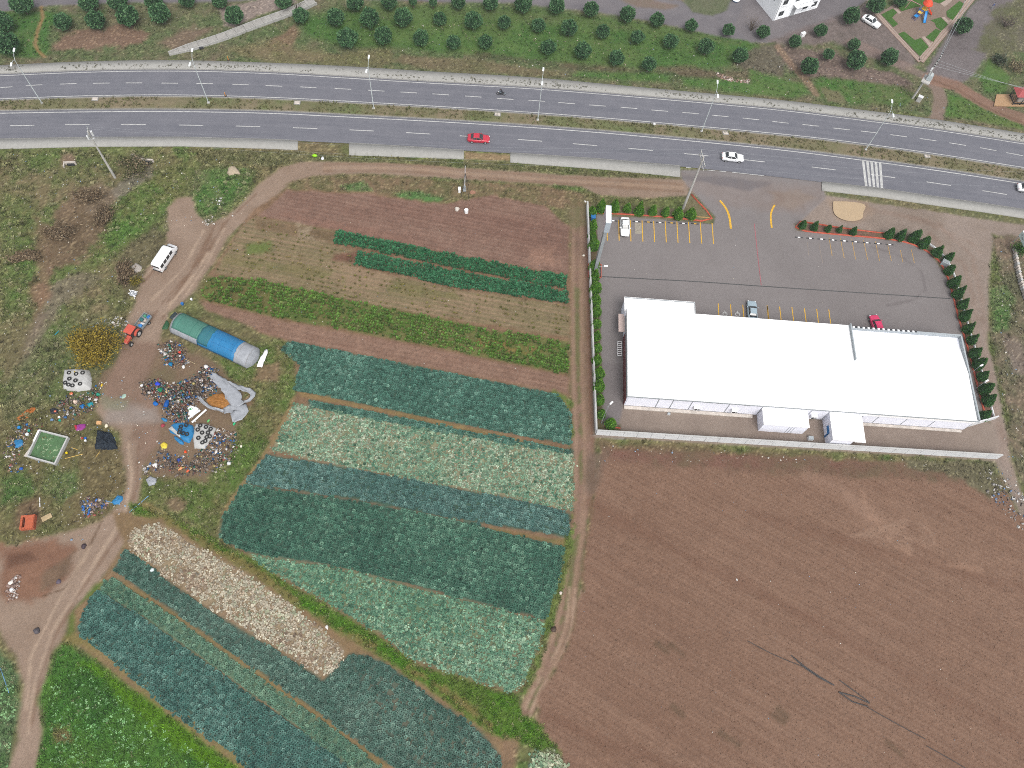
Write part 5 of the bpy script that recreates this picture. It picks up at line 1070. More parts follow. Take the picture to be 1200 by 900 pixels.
def trailer():
    a = np.array(G(163, 386)); b = np.array(G(175.5, 370)); c = (a + b) / 2; d = a - b; t = tag(empty('trailer', (c[0], c[1], Zat(c[0], c[1])), math.atan2(d[1], d[0])), 'small open trailer of sacks hitched behind the red tractor', 'trailer')
    m = mat('trailer_grey', (.22, .25, .26), .7, .2, 2)
    quick('bed', m, t, lambda bm: box(bm, (0, 0, .62), (2.7, 1.45, .1)))
    for s in (-1, 1):
        quick('side_board', m, t, lambda bm: box(bm, (0, s * .73, .88), (2.7, .05, .42))); quick('end_board', m, t, lambda bm: box(bm, (s * 1.36, 0, .88), (.05, 1.45, .42)))
        w = quick('wheel', M_TYRE, t, lambda bm: tube(bm, (-.2, s * .8 - .1, .33), (-.2, s * .8 + .1, .33), .33, .33, 16)); quick('rim', M_RIM, w, lambda bm: tube(bm, (-.2, s * .9, .33), (-.2, s * .92, .33), .18, .17, 12))
    quick('drawbar', M_TRIM, t, lambda bm: (tube(bm, (1.35, .4, .6), (2.3, 0, .55), .04), tube(bm, (1.35, -.4, .6), (2.3, 0, .55), .04)))
    return t
tr_o = trailer()
sack_cols = [(.02, .12, .34), (.05, .20, .12), (.34, .30, .26), (.02, .10, .10), (.42, .40, .38), (.20, .15, .12), (.03, .16, .40)]
def sack(bm, s, seed):
    r = np.random.default_rng(seed); bmesh.ops.create_icosphere(bm, subdivisions=2, radius=1.0)
    for v in bm.verts:
        n = v.co.normalized(); k = 1 + .16 * math.sin(3 * n.x + seed) + .13 * math.sin(4 * n.y + 2 * seed) + .1 * r.normal() * .6; v.co = Vector((n.x * s[0] * k, n.y * s[1] * k, max(-.6, n.z) * s[2] * k))
cn_ = ['blue', 'green', 'tan', 'dark teal', 'pale grey', 'brown', 'bright blue']
for k, (x, y) in enumerate(((-1.0, .35), (-.9, -.3), (-.2, .3), (-.1, -.35), (.5, .25), (.6, -.3), (1.0, .1))):
    w_ = tr_o.matrix_basis if False else Matrix.Translation(tr_o.location) @ tr_o.rotation_euler.to_matrix().to_4x4()
    p = w_ @ Vector((x, y, .85)); m = mat('sack_plastic_%d' % k, sack_cols[k], .6, .15, 3)
    bm = bmesh.new(); sack(bm, (.36, .32, .28), 50 + k); o = bm_obj('sack', bm, m, None, True); o.location = p; tag(o, f'{cn_[k]} sack in the small trailer behind the tractor', 'sack', 'sacks in the trailer')

# ------------------------------------------------------------------ people
def figure(name, joints, edges, radii, m, parent=None, loc=(0, 0, 0), rz=0.0):
    me = bpy.data.meshes.new(name); me.from_pydata(joints, edges, []); o = bpy.data.objects.new(name, me); col.objects.link(o)
    sk = o.modifiers.new('skin', 'SKIN'); sk.use_smooth_shade = True
    for i, r in enumerate(radii): me.skin_vertices[0].data[i].radius = (r, r) if np.isscalar(r) else r
    me.skin_vertices[0].data[0].use_root = True
    ss = o.modifiers.new('sub', 'SUBSURF'); ss.levels = 1; ss.render_levels = 2
    me.materials.append(m); o.location = loc; o.rotation_euler = (0, 0, rz)
    if parent: o.parent = parent
    return o
M_SKIN = mat('skin', (.36, .22, .16), .6, .05, 5)
def person(px, py, label, pose, top, legs, hair, rz, z=0.0, cat='person'):
    b = G(px, py); t = tag(empty('person', (b[0], b[1], Zat(b[0], b[1]) if z == 0 else z), rz), label, cat)
    if pose == 'stand':
        J = [(0, 0, .95), (0, 0, 1.15), (0, 0, 1.40), (0, 0, 1.52), (0, .17, 1.40), (.05, .24, 1.12), (.14, .22, .86), (0, -.17, 1.40), (-.03, -.25, 1.12), (.06, -.24, .86), (0, .1, .9), (.05, .11, .48), (0, .12, .08), (0, -.1, .9), (-.06, -.11, .48), (-.12, -.12, .08), (.13, .12, .04), (.02, -.12, .04), (0, 0, 1.66)]
    else:   # astride a motorcycle
        J = [(-.25, 0, .85), (-.16, 0, 1.05), (-.02, 0, 1.28), (.04, 0, 1.40), (0, .19, 1.28), (.22, .30, 1.08), (.46, .30, 1.0), (0, -.19, 1.28), (.22, -.30, 1.08), (.46, -.30, 1.0), (-.2, .12, .82), (.2, .26, .70), (.05, .24, .32), (-.2, -.12, .82), (.2, -.26, .70), (.05, -.24, .32), (.2, .25, .28), (.2, -.25, .28), (.08, 0, 1.54)]
    E_ = [(0, 1), (1, 2), (2, 3), (2, 4), (4, 5), (5, 6), (2, 7), (7, 8), (8, 9), (0, 10), (10, 11), (11, 12), (0, 13), (13, 14), (14, 15), (12, 16), (15, 17), (3, 18)]
    R = [.15, .14, .16, .06, .075, .055, .04, .075, .055, .04, .10, .075, .05, .10, .075, .05, .045, .045, .10]
    body = figure('body', J, E_, R, legs, t)
    jt = [J[i] for i in (1, 2, 4, 5, 7, 8)]; figure('jacket', [J[1], J[2], J[4], J[5], J[6], J[7], J[8], J[9], J[0]], [(0, 1), (1, 2), (2, 3), (3, 4), (1, 5), (5, 6), (6, 7), (0, 8)], [.165, .185, .095, .075, .055, .095, .075, .055, .165], top, t)
    hx, hy, hz = J[18]
    quick('head', M_SKIN, t, lambda bm: [setattr(v, 'co', Vector((v.co.x * .095 + hx + (.012 if v.co.x > .8 else 0), v.co.y * .078, v.co.z * .12 + hz))) for v in bmesh.ops.create_icosphere(bm, subdivisions=2, radius=1)['verts']], True)
    quick('hair', hair, t, lambda bm: [setattr(v, 'co', Vector((v.co.x * .105 + hx - .015, v.co.y * .09, max(v.co.z, -.1) * .125 + hz + .02))) for v in bmesh.ops.create_icosphere(bm, subdivisions=2, radius=1)['verts']], True)
    for s in (6, 9):
        hp = Vector(J[s]); dx = Vector((.1, 0, -.03)) if pose != 'stand' else Vector((.02, 0, -.1))
        h = figure('hand', [tuple(hp), tuple(hp + dx * .5)] + [tuple(hp + dx * 1.0 + Vector((0, (q - 1.5) * .018, 0))) for q in range(4)] + [tuple(hp + dx * .6 + Vector((.03, .04 if s == 9 else -.04, 0)))], [(0, 1), (1, 2), (1, 3), (1, 4), (1, 5), (1, 6)], [.03, .03, .009, .010, .009, .008, .010], M_SKIN, t)
    return t
M_CLOTHD = mat('dark_cloth', (.025, .027, .035), .9, .15, 6); M_CLOTHB = mat('blue_cloth', (.03, .06, .22), .9, .15, 6); M_CLOTHG = mat('grey_cloth', (.22, .23, .24), .9, .15, 6); M_HAIR = mat('dark_hair', (.012, .010, .009), .6, .1, 8)
mb = np.array(G(587, 111.5)); mang = math.radians(172)
def motorcycle():
    t = tag(empty('motorcycle', (mb[0], mb[1], .03), mang), 'small motorcycle ridden on the far carriageway', 'motorcycle')
    for x in (-.62, .66):
        w = quick('wheel', M_TYRE, t, lambda bm: [tube(bm, (x + .27 * math.cos(a), 0, .3 + .27 * math.sin(a)), (x + .27 * math.cos(a + .42), 0, .3 + .27 * math.sin(a + .42)), .05, .05, 6) for a in np.arange(0, 6.28, .42)]); quick('rim', M_RIM, w, lambda bm: tube(bm, (x, -.03, .3), (x, .03, .3), .12, .12, 12))
    quick('frame', M_TRIM, t, lambda bm: (box(bm, (0, 0, .45), (.6, .24, .32), bevel=.05), tube(bm, (.66, 0, .3), (.42, 0, .98), .035), tube(bm, (-.62, 0, .3), (-.1, 0, .5), .035), tube(bm, (.42, 0, .9), (-.1, 0, .6), .035)))
    quick('fuel_tank', P_SILV, t, lambda bm: box(bm, (.15, 0, .78), (.5, .26, .22), bevel=.07)); quick('seat', M_TRIM, t, lambda bm: box(bm, (-.38, 0, .76), (.65, .26, .12), bevel=.04))
    quick('handlebar', M_TRIM, t, lambda bm: tube(bm, (.42, -.38, 1.0), (.42, .38, 1.0), .02)); quick('headlight', M_HEADL, t, lambda bm: tube(bm, (.5, 0, .85), (.6, 0, .85), .09, .09, 12)); quick('mudguard', P_SILV, t, lambda bm: box(bm, (-.72, 0, .64), (.4, .14, .05), .0, bevel=.02))
motorcycle()
person(587, 111.5, 'rider in dark clothes astride the motorcycle', 'ride', M_CLOTHD, M_CLOTHD, M_HAIR, mang, .03)
person(1161.5, 10.5, 'person in a blue top and grey trousers standing near the top right corner', 'stand', M_CLOTHB, M_CLOTHG, M_HAIR, 2.4)
# ------------------------------------------------------------------ playground
M_PATH = mat('pink_paving', alb(150, 130, 120), .85, .1, 1.0); M_PATH2 = mat('pale_paving', alb(164, 150, 140), .85, .1, 1.0); M_TURF = mat('turf', alb(66, 96, 48), .9, .2, 1.5, bump=.3); M_PGND = mat('play_gravel', alb(126, 112, 102), .9, .12, 2)
z1 = lambda x, y: (1020 + x * .15, y * .15)
pg = empty('playground', G(*z1(400, 250))); pg['kind'] = 'structure'
base_pg = np.array(pg.location)
def slab(name, zp, z, m, thick=.15):
    P = Gs([z1(*q) for q in zp]) - base_pg[:2]; bm = bmesh.new(); prism(bm, P, z - thick, z); return bm_obj(name, bm, m, pg)
OUT = [(20, 100), (375, 505), (415, 505), (810, -15), (760, -120), (280, -60)]
slab('play_surface', [(70, 108), (385, 448), (745, 20), (700, -100), (300, -45)], .03, M_PGND)
def path_bars(a, b, wd, n):      # paving courses, alternating pale and pink
    a = np.array(G(*z1(*a))[:2]) - base_pg[:2]; b = np.array(G(*z1(*b))[:2]) - base_pg[:2]; u = (b - a) / np.linalg.norm(b - a); v = np.array([-u[1], u[0]]) * wd / 2
    for k in range(n):
        off0 = v * (2 * k / n - 1); off1 = v * (2 * (k + .94) / n - 1); bm = bmesh.new(); prism(bm, [a + off0, b + off0, b + off1, a + off1], -.1, .07 + .002 * (k % 2)); bm_obj('paving_course', bm, (M_PATH, M_PATH2)[k % 2], pg)
path_bars((45, 104), (388, 480), 1.15, 4); path_bars((392, 478), (790, -10), 1.5, 6)
for q in ([(85, 115), (172, 70), (208, 98), (168, 140), (215, 190), (178, 214)], [(217, 266), (262, 248), (345, 315), (393, 298), (455, 370), (385, 440)], [(432, 292), (510, 226), (552, 246), (490, 330)], [(470, 160), (548, 137), (605, 193), (556, 243), (516, 215), (500, 178)],
          [(592, 92), (695, 10), (733, 32), (642, 160), (596, 130)], [(217, 62), (298, 12), (440, -20), (442, 40), (332, 62), (242, 90)], [(480, 10), (570, -30), (590, 0), (540, 28)]): slab('lawn_patch', q, .09, M_TURF)
for q in ([(555, 138), (578, 132), (628, 180), (608, 192)], [(400, 290), (422, 285), (482, 350), (462, 366)], [(180, 68), (200, 60), (240, 100), (222, 112)], [(545, 30), (640, -30), (665, -20), (580, 55)]): slab('cross_path', q, .062, M_PATH2)
def play_set():
    b = G(*z1(405, 130)); t = tag(empty('play_set', (b[0], b[1], .03), math.radians(40)), 'colourful playground climbing set with red roof and blue slide', 'play set')
    m_or = mat('orange_plastic', (.55, .06, .025), .35, .05, 3); m_bl = mat('blue_plastic', (.02, .20, .48), .35, .05, 3); m_pu = mat('purple_plastic', (.10, .09, .24), .4, .05, 3); m_ye = mat('yellow_plastic', (.62, .40, .04), .4, .05, 3); m_pk = mat('pink_steel', (.42, .20, .24), .5, .05, 3)
    for x, y in ((0, 0), (1.2, 0), (0, 1.2), (1.2, 1.2)): quick('post', m_pu, t, lambda bm: tube(bm, (x, y, 0), (x, y, 3.0), .06))
    quick('platform', m_ye, t, lambda bm: box(bm, (.6, .6, 1.4), (1.3, 1.3, .1), bevel=.02))
    quick('roof', m_or, t, lambda bm: loft(bm, [[(.6 + r * math.cos(a), .6 + r * math.sin(a), z) for a in np.arange(0, 6.28, .5236)] for r, z in ((1.15, 2.7), (1.05, 2.95), (.65, 3.45), (.08, 3.75))]))
    def slide(bm, p0, p1, w):
        p0 = Vector(p0); p1 = Vector(p1); d = (p1 - p0); s = d.cross(Vector((0, 0, 1))).normalized() * w; rings = []
        for q in np.linspace(0, 1, 9): c = p0.lerp(p1, q); c.z = p0.z + (p1.z - p0.z) * (q * q * (3 - 2 * q)) ; rings.append([tuple(c - s + Vector((0, 0, .2))), tuple(c - s * .9), tuple(c + s * .9), tuple(c + s + Vector((0, 0, .2))), tuple(c + s * .95 + Vector((0, 0, -.05))), tuple(c - s * .95 + Vector((0, 0, -.05)))])
        loft(bm, rings)
    quick('slide', m_bl, t, lambda bm: slide(bm, (.2, -.1, 1.4), (-1.6, -1.6, .2), .3))
    quick('slide', m_or, t, lambda bm: slide(bm, (1.3, .4, 1.4), (2.2, -1.0, .2), .3))
    quick('second_platform', m_ye, t, lambda bm: box(bm, (-.9, .7, 1.1), (.9, .9, .1), bevel=.02))
    quick('bridge', m_pu, t, lambda bm: box(bm, (-.2, .65, 1.25), (.6, .7, .08)))
    for x, y in ((-1.3, .3), (-.5, 1.1), (-1.3, 1.1)): quick('post', m_bl, t, lambda bm: tube(bm, (x, y, 0), (x, y, 2.2), .05))
    quick('climbing_wall', m_bl, t, lambda bm: box(bm, (-1.9, .7, .75), (1.1, .8, .08), 0, bevel=.02)); quick('ladder', m_pu, t, lambda bm: [tube(bm, (-1.35 - .25 * q, .1, 1.1 - .2 * q), (-1.35 - .25 * q, 1.3, 1.1 - .2 * q), .035) for q in range(6)])
    quick('swing_beam', m_pk, t, lambda bm: (tube(bm, (0, 1.3, 2.0), (-.6, 4.0, 2.0), .06), tube(bm, (-.6, 4.0, 2.0), (-1.0, 4.2, 0), .05), tube(bm, (-.6, 4.0, 2.0), (-.2, 4.3, 0), .05)))
    quick('guard_panel', m_ye, t, lambda bm: box(bm, (1.22, .6, 1.8), (.05, 1.0, .6), bevel=.02))
play_set()
# ------------------------------------------------------------------ white house at the top edge
def house():
    a = np.array(G(905.5, 24.5)[:2]); b = np.array(G(953, 10.5)[:2]); d = b - a; ang = math.atan2(d[1], d[0]); L = 12.0
    t = tag(empty('white_house', (a[0], a[1], 0), ang), 'white two-storey house with windows cut by the top edge', 'house')
    mw = mat('house_white', (.78, .80, .82), .8, .05, .5); md = mat('house_grey_trim', (.30, .31, .32), .7, .1, 1)
    quick('wall', mw, t, lambda bm: prism(bm, [(0, 0), (L, 0), (L, 9), (0, 9)], -.2, 6.6))
    rf = quick('roof', mat('house_roof', (.34, .15, .10), .8, .15, 2), t, lambda bm: loft(bm, [[(-.5, -.5, 6.6), (L + .5, -.5, 6.6), (L + .5, 9.5, 6.6), (-.5, 9.5, 6.6)], [(3, 4.2, 8.4), (L - 3, 4.2, 8.4), (L - 3, 4.8, 8.4), (3, 4.8, 8.4)]])); quick('chimney', mw, rf, lambda bm: box(bm, (4, 3, 8.0), (.7, .7, 1.8)))
    for z in (1.5, 4.4):
        for x in (1.6, 5.0, 8.2, 10.6):
            if x == 5.0 and z < 2: continue
            w = quick('window', md, t, lambda bm: box(bm, (x, -.02, z), (1.3, .08, 1.3))); quick('pane', M_GLASS, w, lambda bm: [box(bm, (x + s * .3, -.07, z), (.52, .03, 1.12)) for s in (-1, 1)]); quick('sill', mw, w, lambda bm: box(bm, (x, -.12, z - .7), (1.5, .25, .08)))
    dr = quick('door', md, t, lambda bm: box(bm, (5.0, -.03, 1.05), (1.1, .1, 2.1))); quick('handle', M_RIM, dr, lambda bm: box(bm, (5.4, -.1, 1.0), (.1, .06, .03)))
    bc = quick('balcony', mw, t, lambda bm: box(bm, (6.6, -.7, 3.0), (4.6, 1.4, .15)))
    for k in range(12): quick('railing_bar', md, bc, lambda bm: tube(bm, (4.4 + .4 * k, -1.35, 3.07), (4.4 + .4 * k, -1.35, 3.95), .02, .02, 5))
    quick('railing', md, bc, lambda bm: box(bm, (6.6, -1.35, 3.98), (4.6, .06, .06))); quick('downpipe', md, t, lambda bm: tube(bm, (.15, -.1, 0), (.15, -.1, 6.5), .05))
    for y in (2.2, 6.2):
        w = quick('window', md, t, lambda bm: box(bm, (-.02, y, 4.4), (.08, 1.0, 1.1))); quick('pane', M_GLASS, w, lambda bm: box(bm, (-.07, y, 4.4), (.03, .84, .94)))
house()
# small red-roofed kiosk at the right edge
def kiosk():
    a = np.array(G(1186, 123.5)[:2]); b = np.array(G(1181, 111)[:2]); d = b - a; ang = math.atan2(d[1], d[0]) - math.pi / 2; t = tag(empty('kiosk', (a[0], a[1], .05), ang), 'small red-roofed kiosk with dark posts at the right edge', 'kiosk')
    mr = mat('kiosk_red', (.28, .06, .06), .6, .15, 1.5)
    quick('floor', mat('kiosk_floor', alb(168, 140, 112), .8, .1, 2), t, lambda bm: prism(bm, [(-4.2, -.3), (4, -.3), (4, 3.2), (-2.6, 3.0)], -.15, .08))
    for x in (0, 1.6, 3.2):
        for y in (.05, 2.5): quick('post', M_TRIM, t, lambda bm: box(bm, (x, y, 1.2), (.12, .12, 2.3)))
    quick('railing', M_TRIM, t, lambda bm: (box(bm, (1.6, .02, .9), (3.2, .06, .08)), box(bm, (0, 1.25, .9), (.06, 2.5, .08)), box(bm, (1.6, .02, .5), (3.2, .05, .3)), box(bm, (0, 1.25, .5), (.05, 2.5, .3))))
    quick('roof', mr, t, lambda bm: loft(bm, [[(-.3, -.1, 2.3), (3.8, -.1, 2.3), (3.8, 2.9, 2.3), (-.3, 2.9, 2.3)], [(.8, 1.3, 3.0), (2.7, 1.3, 3.0), (2.7, 1.5, 3.0), (.8, 1.5, 3.0)]]))
    quick('counter', M_PLINTH, t, lambda bm: box(bm, (2.0, 1.2, .5), (1.6, .6, 1.0), bevel=.03))
kiosk()
# concrete culvert path running up to the lane
def culvert_path():
    a0, a1 = Gs([(198, 63.5), (372, 1)]); t = tag(empty('culvert_path', (a0[0], a0[1], 0)), 'sloping concrete walkway with low parapets rising towards the lane', 'walkway')
    px = [(198, 63.5), (230, 54), (262, 44), (300, 29), (338, 16), (374, 0)]; P = resample(Gs(px), 1.0); n = len(P); W = np.interp(np.linspace(0, 1, n), [0, .12, 1], [.3, .8, .85])
    tg = np.gradient(P, axis=0); tg /= np.linalg.norm(tg, axis=1)[:, None]; nn = np.c_[-tg[:, 1], tg[:, 0]]; A = P + nn * W[:, None]; B = P - nn * W[:, None]; mc = mat('walkway_concrete', alb(160, 158, 154), .9, .14, 1.0); m2 = mat('parapet_concrete', alb(172, 171, 168), .9, .12, 1.0)
    k = 0; st = 2
    while k + st < n:
        q = [A[k], A[k + st] * .98 + A[k] * .02, B[k + st] * .98 + B[k] * .02, B[k]]; z = .1 + .012 * random.random() + .2 * k / n
        bm = bmesh.new(); prism(bm, [c - a0 for c in q], -.2, z); bm_obj('slab', bm, mc, t)
        for Q, s in ((A, 1), (B, -1)):
            e = nn[k] * .12 * s; bm = bmesh.new(); c0, c1 = Q[k] - a0, Q[k + st] * .985 + Q[k] * .015 - a0; prism(bm, [c0, c1, c1 + e, c0 + e][::s], -.2, z + .28); bm_obj('parapet_block', bm, m2, t)
        k += st
    c = np.array(G(236, 57)[:2]) - a0; quick('drain_mouth', M_DARK, t, lambda bm: box(bm, (c[0], c[1], .15), (.8, .35, .35), .35, bevel=.03))
culvert_path()
# concrete culvert heads in the west verge
for k, (x, y, ang, lab) in enumerate(((82.5, 193.5, .05, 'broken concrete slab in the grass below the left power pole'), (173.5, 190.5, -.05, 'concrete culvert mouth with a dark opening beside the verge'))):
    p = G(x, y); t = tag(empty('culvert_head', (p[0], p[1], Zat(*p[:2])), ang), lab, 'culvert')
    quick('head_wall', M_PLINTH, t, lambda bm: (box(bm, (0, .25, .35), (2.2, .25, .8), bevel=.03), box(bm, (-1.05, -.2, .25), (.2, .8, .6), bevel=.03)))
    quick('opening', M_DARK, t, lambda bm: box(bm, (.15, .02, .2), (1.3, .3, .5)))
# manhole slabs in the median
for k, (x, y) in enumerate(((112, 117), (348.5, 121.5), (583, 135), (850, 157), (1086, 184))):
    p = G(x, y); t = tag(empty('manhole_slab', (p[0], p[1], .2), BANG * .5), f'square concrete manhole slab in the grassy median, {ORD[k]} from the left', 'manhole', 'manhole slabs')
    quick('frame', M_KERB, t, lambda bm: box(bm, (0, 0, .0), (1.3, .95, .16), bevel=.02)); quick('cover', M_PLINTH, t, lambda bm: box(bm, (0, 0, .09), (1.0, .7, .04)))
# orange marker posts
for k, (x, y) in enumerate(((268, 71), (264.5, 113))):
    p = G(x, y); t = tag(empty('marker_post', (p[0], p[1], .12)), ('orange marker post on the far pavement', 'orange marker post in the median')[k], 'post')
    quick('post', mat('marker_orange', alb(200, 140, 80), .6, .1, 3), t, lambda bm: tube(bm, (0, 0, 0), (0, 0, .9), .09, .07)); quick('foot', M_TRIM, t, lambda bm: box(bm, (0, 0, .03), (.4, .4, .06)))
# borehole tripod with its boxes
def tripod():
    b = G(544.5, 222); t = tag(empty('pump_mast', (b[0], b[1], Zat(*b[:2]))), 'leaning pump mast with stay legs on the bare field edge', 'pump mast')
    quick('mast', M_WALLP, t, lambda bm: tube(bm, (0, 0, -.1), (.1, .3, 6.4), .09, .06)); 
    for x, y in ((.9, -2.6), (-.7, -1.9), (.8, 1.0)): quick('stay_leg', M_TRIM, t, lambda bm: tube(bm, (x, y, -.1), (.08, .2, 4.6), .035))
    quick('motor', M_GREY, t, lambda bm: (tube(bm, (0, -.2, .3), (0, -.2, 1.3), .25, .2, 10), box(bm, (0, -.2, .2), (.6, .6, .4), bevel=.04)))
tripod()
for k, (x, y, s, nm, m, lab) in enumerate(((538.5, 224, .7, 'white_box', M_WHITE, 'white box left of the pump mast'), (546.5, 248.5, .75, 'white_drum', M_WHITE, 'white drum in front of the pump mast'), (536, 245, .8, 'stone_block', M_PLINTH, 'grey stone block left of the white drum'), (554, 225.5, .9, 'clay_mound', mat('clay', alb(150, 116, 100), .9, .1, 2), 'reddish clay lump right of the pump mast'))):
    p = G(x, y); bm = bmesh.new()
    if nm == 'white_drum': tube(bm, (0, 0, 0), (0, 0, .8), .36, .36, 16); tube(bm, (0, 0, .8), (0, 0, .84), .38, .38, 16)
    elif nm == 'white_box': box(bm, (0, 0, .45), (.45, .7, .9), bevel=.05); box(bm, (0, 0, .93), (.5, .75, .05))
    else: sack(bm, (s * .6, s * .55, s * .45), 70 + k)
    o = bm_obj(nm, bm, m); o.location = (p[0], p[1], Zat(*p[:2]) + (.1 if k > 1 else 0)); tag(o, lab, nm.split('_')[1])
# irrigation pipes left on the ploughed field
M_PIPE = mat('black_pipe', (.035, .032, .032), .6, .2, 3)
def bent(px, z, r, name, label, cat, m, group=None, n=5, wob=.0):
    P = resample(Gs(px), 1.5); pts = [(x + random.uniform(-wob, wob), y + random.uniform(-wob, wob), Zat(x, y) + z) for x, y in P]; bm = bmesh.new(); path_tube(bm, pts, r, n); o = bm_obj(name, bm, m); return tag(o, label, cat, group)
gp = 'irrigation pipes on the ploughed field'
bent([(876, 751), (905, 767), (930, 777), (948, 784)], .06, 0.054, 'irrigation_pipe', 'thin black pipe running up-left from the pipe bundle', 'pipe', M_PIPE, gp)
bent([(927, 768), (945, 783), (962, 794), (978, 803)], .06, 0.097, 'irrigation_pipe', 'thick black pipe at the upper end of the pipe bundle', 'pipe', M_PIPE, gp)
bent([(930, 771), (950, 789), (975, 802)], .10, 0.086, 'irrigation_pipe', 'black pipe lying just under the thick one in the bundle', 'pipe', M_PIPE, gp)
bent([(984, 797), (1000, 809), (1018, 822)], .06, 0.076, 'irrigation_pipe', 'short black pipe along the upper side of the lower bundle', 'pipe', M_PIPE, gp)
bent([(983, 811), (1000, 815), (1019, 824)], .08, 0.108, 'irrigation_pipe', 'thick black pipe in the middle of the lower bundle', 'pipe', M_PIPE, gp)
bent([(983, 811), (996, 822), (1017, 828)], .10, 0.097, 'irrigation_pipe', 'black pipe along the lower side of the lower bundle', 'pipe', M_PIPE, gp)
bent([(1017, 829), (1050, 848), (1085, 866)], .06, 0.054, 'irrigation_pipe', 'thin black pipe trailing down-right from the lower bundle', 'pipe', M_PIPE, gp)
bent([(1086, 874), (1110, 887), (1135, 902)], .06, 0.054, 'irrigation_pipe', 'thin black pipe at the bottom edge of the ploughed field', 'pipe', M_PIPE, gp)
# board on the wall across the lane
def board():
    p = G(1189.5, 290); t = tag(empty('notice_board', (p[0], p[1], 0), math.radians(92)), 'white lettered board on posts beside the stony wall at the right edge', 'sign')
    quick('panel', mat('board_pale', (.46, .56, .54), .6, .06, 2), t, lambda bm: box(bm, (0, 0, 2.6), (3.0, .1, 1.3))); quick('frame', M_WHITE, t, lambda bm: box(bm, (0, -.02, 3.28), (3.1, .16, .1)))
    for k, w_ in enumerate((.5, .35, .6, .4)): quick('lettering', M_GREY, t, lambda bm: box(bm, (-1.0 + .65 * k, .06, 2.75 if k % 2 else 2.5), (w_, .02, .28)))
    for x in (-1.3, 1.3): quick('post', M_GREY, t, lambda bm: tube(bm, (x, 0, -.1), (x, 0, 2.0), .05))
board()
sw = tag(empty('stony_wall', G(1188, 300)), 'low stone wall along the right edge below the board', 'wall'); P = resample(Gs([(1188, 293), (1190, 310), (1195, 332), (1202, 352)]), .55) - np.array(sw.location[:2])
for k in range(len(P)): quick('stone', M_PLINTH if k % 3 else M_WALLC, sw, lambda bm: box(bm, (P[k][0] + random.uniform(-.05, .05), P[k][1], .35), (.5, .5, .9 + random.uniform(-.1, .1)), random.uniform(0, 3), bevel=.08))
rk = G(274, 201.5); bm = bmesh.new(); sack(bm, (1.25, 1.0, .7), 91); o = bm_obj('boulder', bm, mat('pale_stone', alb(168, 156, 138), .9, .12, 2, bump=.3), None); o.location = (rk[0], rk[1], Zat(*rk[:2]) + .1); o.rotation_euler = (0, 0, -.6); tag(o, 'large pale boulder in the grass above the track bend', 'boulder')
for k, (x, y, cc, nm, lab) in enumerate(((368.5, 182.5, (150, 205, 70), 'green_sack', 'bright green sack on the road verge'), (378, 185.5, (225, 228, 232), 'white_sack', 'white sack on the road verge beside the green one'), (766.5, 146.5, (225, 225, 225), 'white_sack', 'white sack in the median above the near carriageway'))):
    p = G(x, y); bm = bmesh.new(); sack(bm, (.6 if k == 0 else .35, .35 if k < 2 else .3, .25), 95 + k); o = bm_obj(nm, bm, mat(nm + str(k), alb(*cc), .6, .1, 4), None, True); o.location = (p[0], p[1], Zat(*p[:2]) + (.3 if k == 2 else .12)); tag(o, lab, 'sack')
# corner of a metal shed at the left edge
p = G(-4, 206); t = tag(empty('metal_shed', (p[0], p[1], Zat(*p[:2])), .25), 'corner of a grey metal shed at the left edge', 'shed')
quick('wall', M_GREY, t, lambda bm: box(bm, (-2.1, 1.6, 1.0), (4.0, 3.0, 2.2)))
for k in range(8): quick('roof_sheet', M_GALV, t, lambda bm: box(bm, (-3.95 + .55 * k, 1.6, 2.2 + .02 * (k % 2)), (.53, 3.4, .06), bevel=.01))
q = G(862, 0.5); t = tag(empty('blue_basin', (q[0], q[1], Zat(*q[:2]))), 'blue basin on the small lawn at the top edge', 'basin'); quick('bowl', MATS['blue_plastic'], t, lambda bm: tube(bm, (0, 0, .05), (0, 0, .4), .7, .9, 16)); quick('rim', M_WHITE, t, lambda bm: tube(bm, (0, 0, .4), (0, 0, .44), .95, .95, 16))
q = G(940, 42.5); t = tag(empty('white_chest', (q[0], q[1], Zat(*q[:2])), .5), 'white chest beside a small pine at the lane end', 'chest'); quick('chest_body', M_WHITE, t, lambda bm: box(bm, (0, 0, .45), (1.0, .6, .9), bevel=.03)); quick('lid', M_LAMPW, t, lambda bm: box(bm, (0, 0, .93), (1.05, .65, .08), bevel=.02))
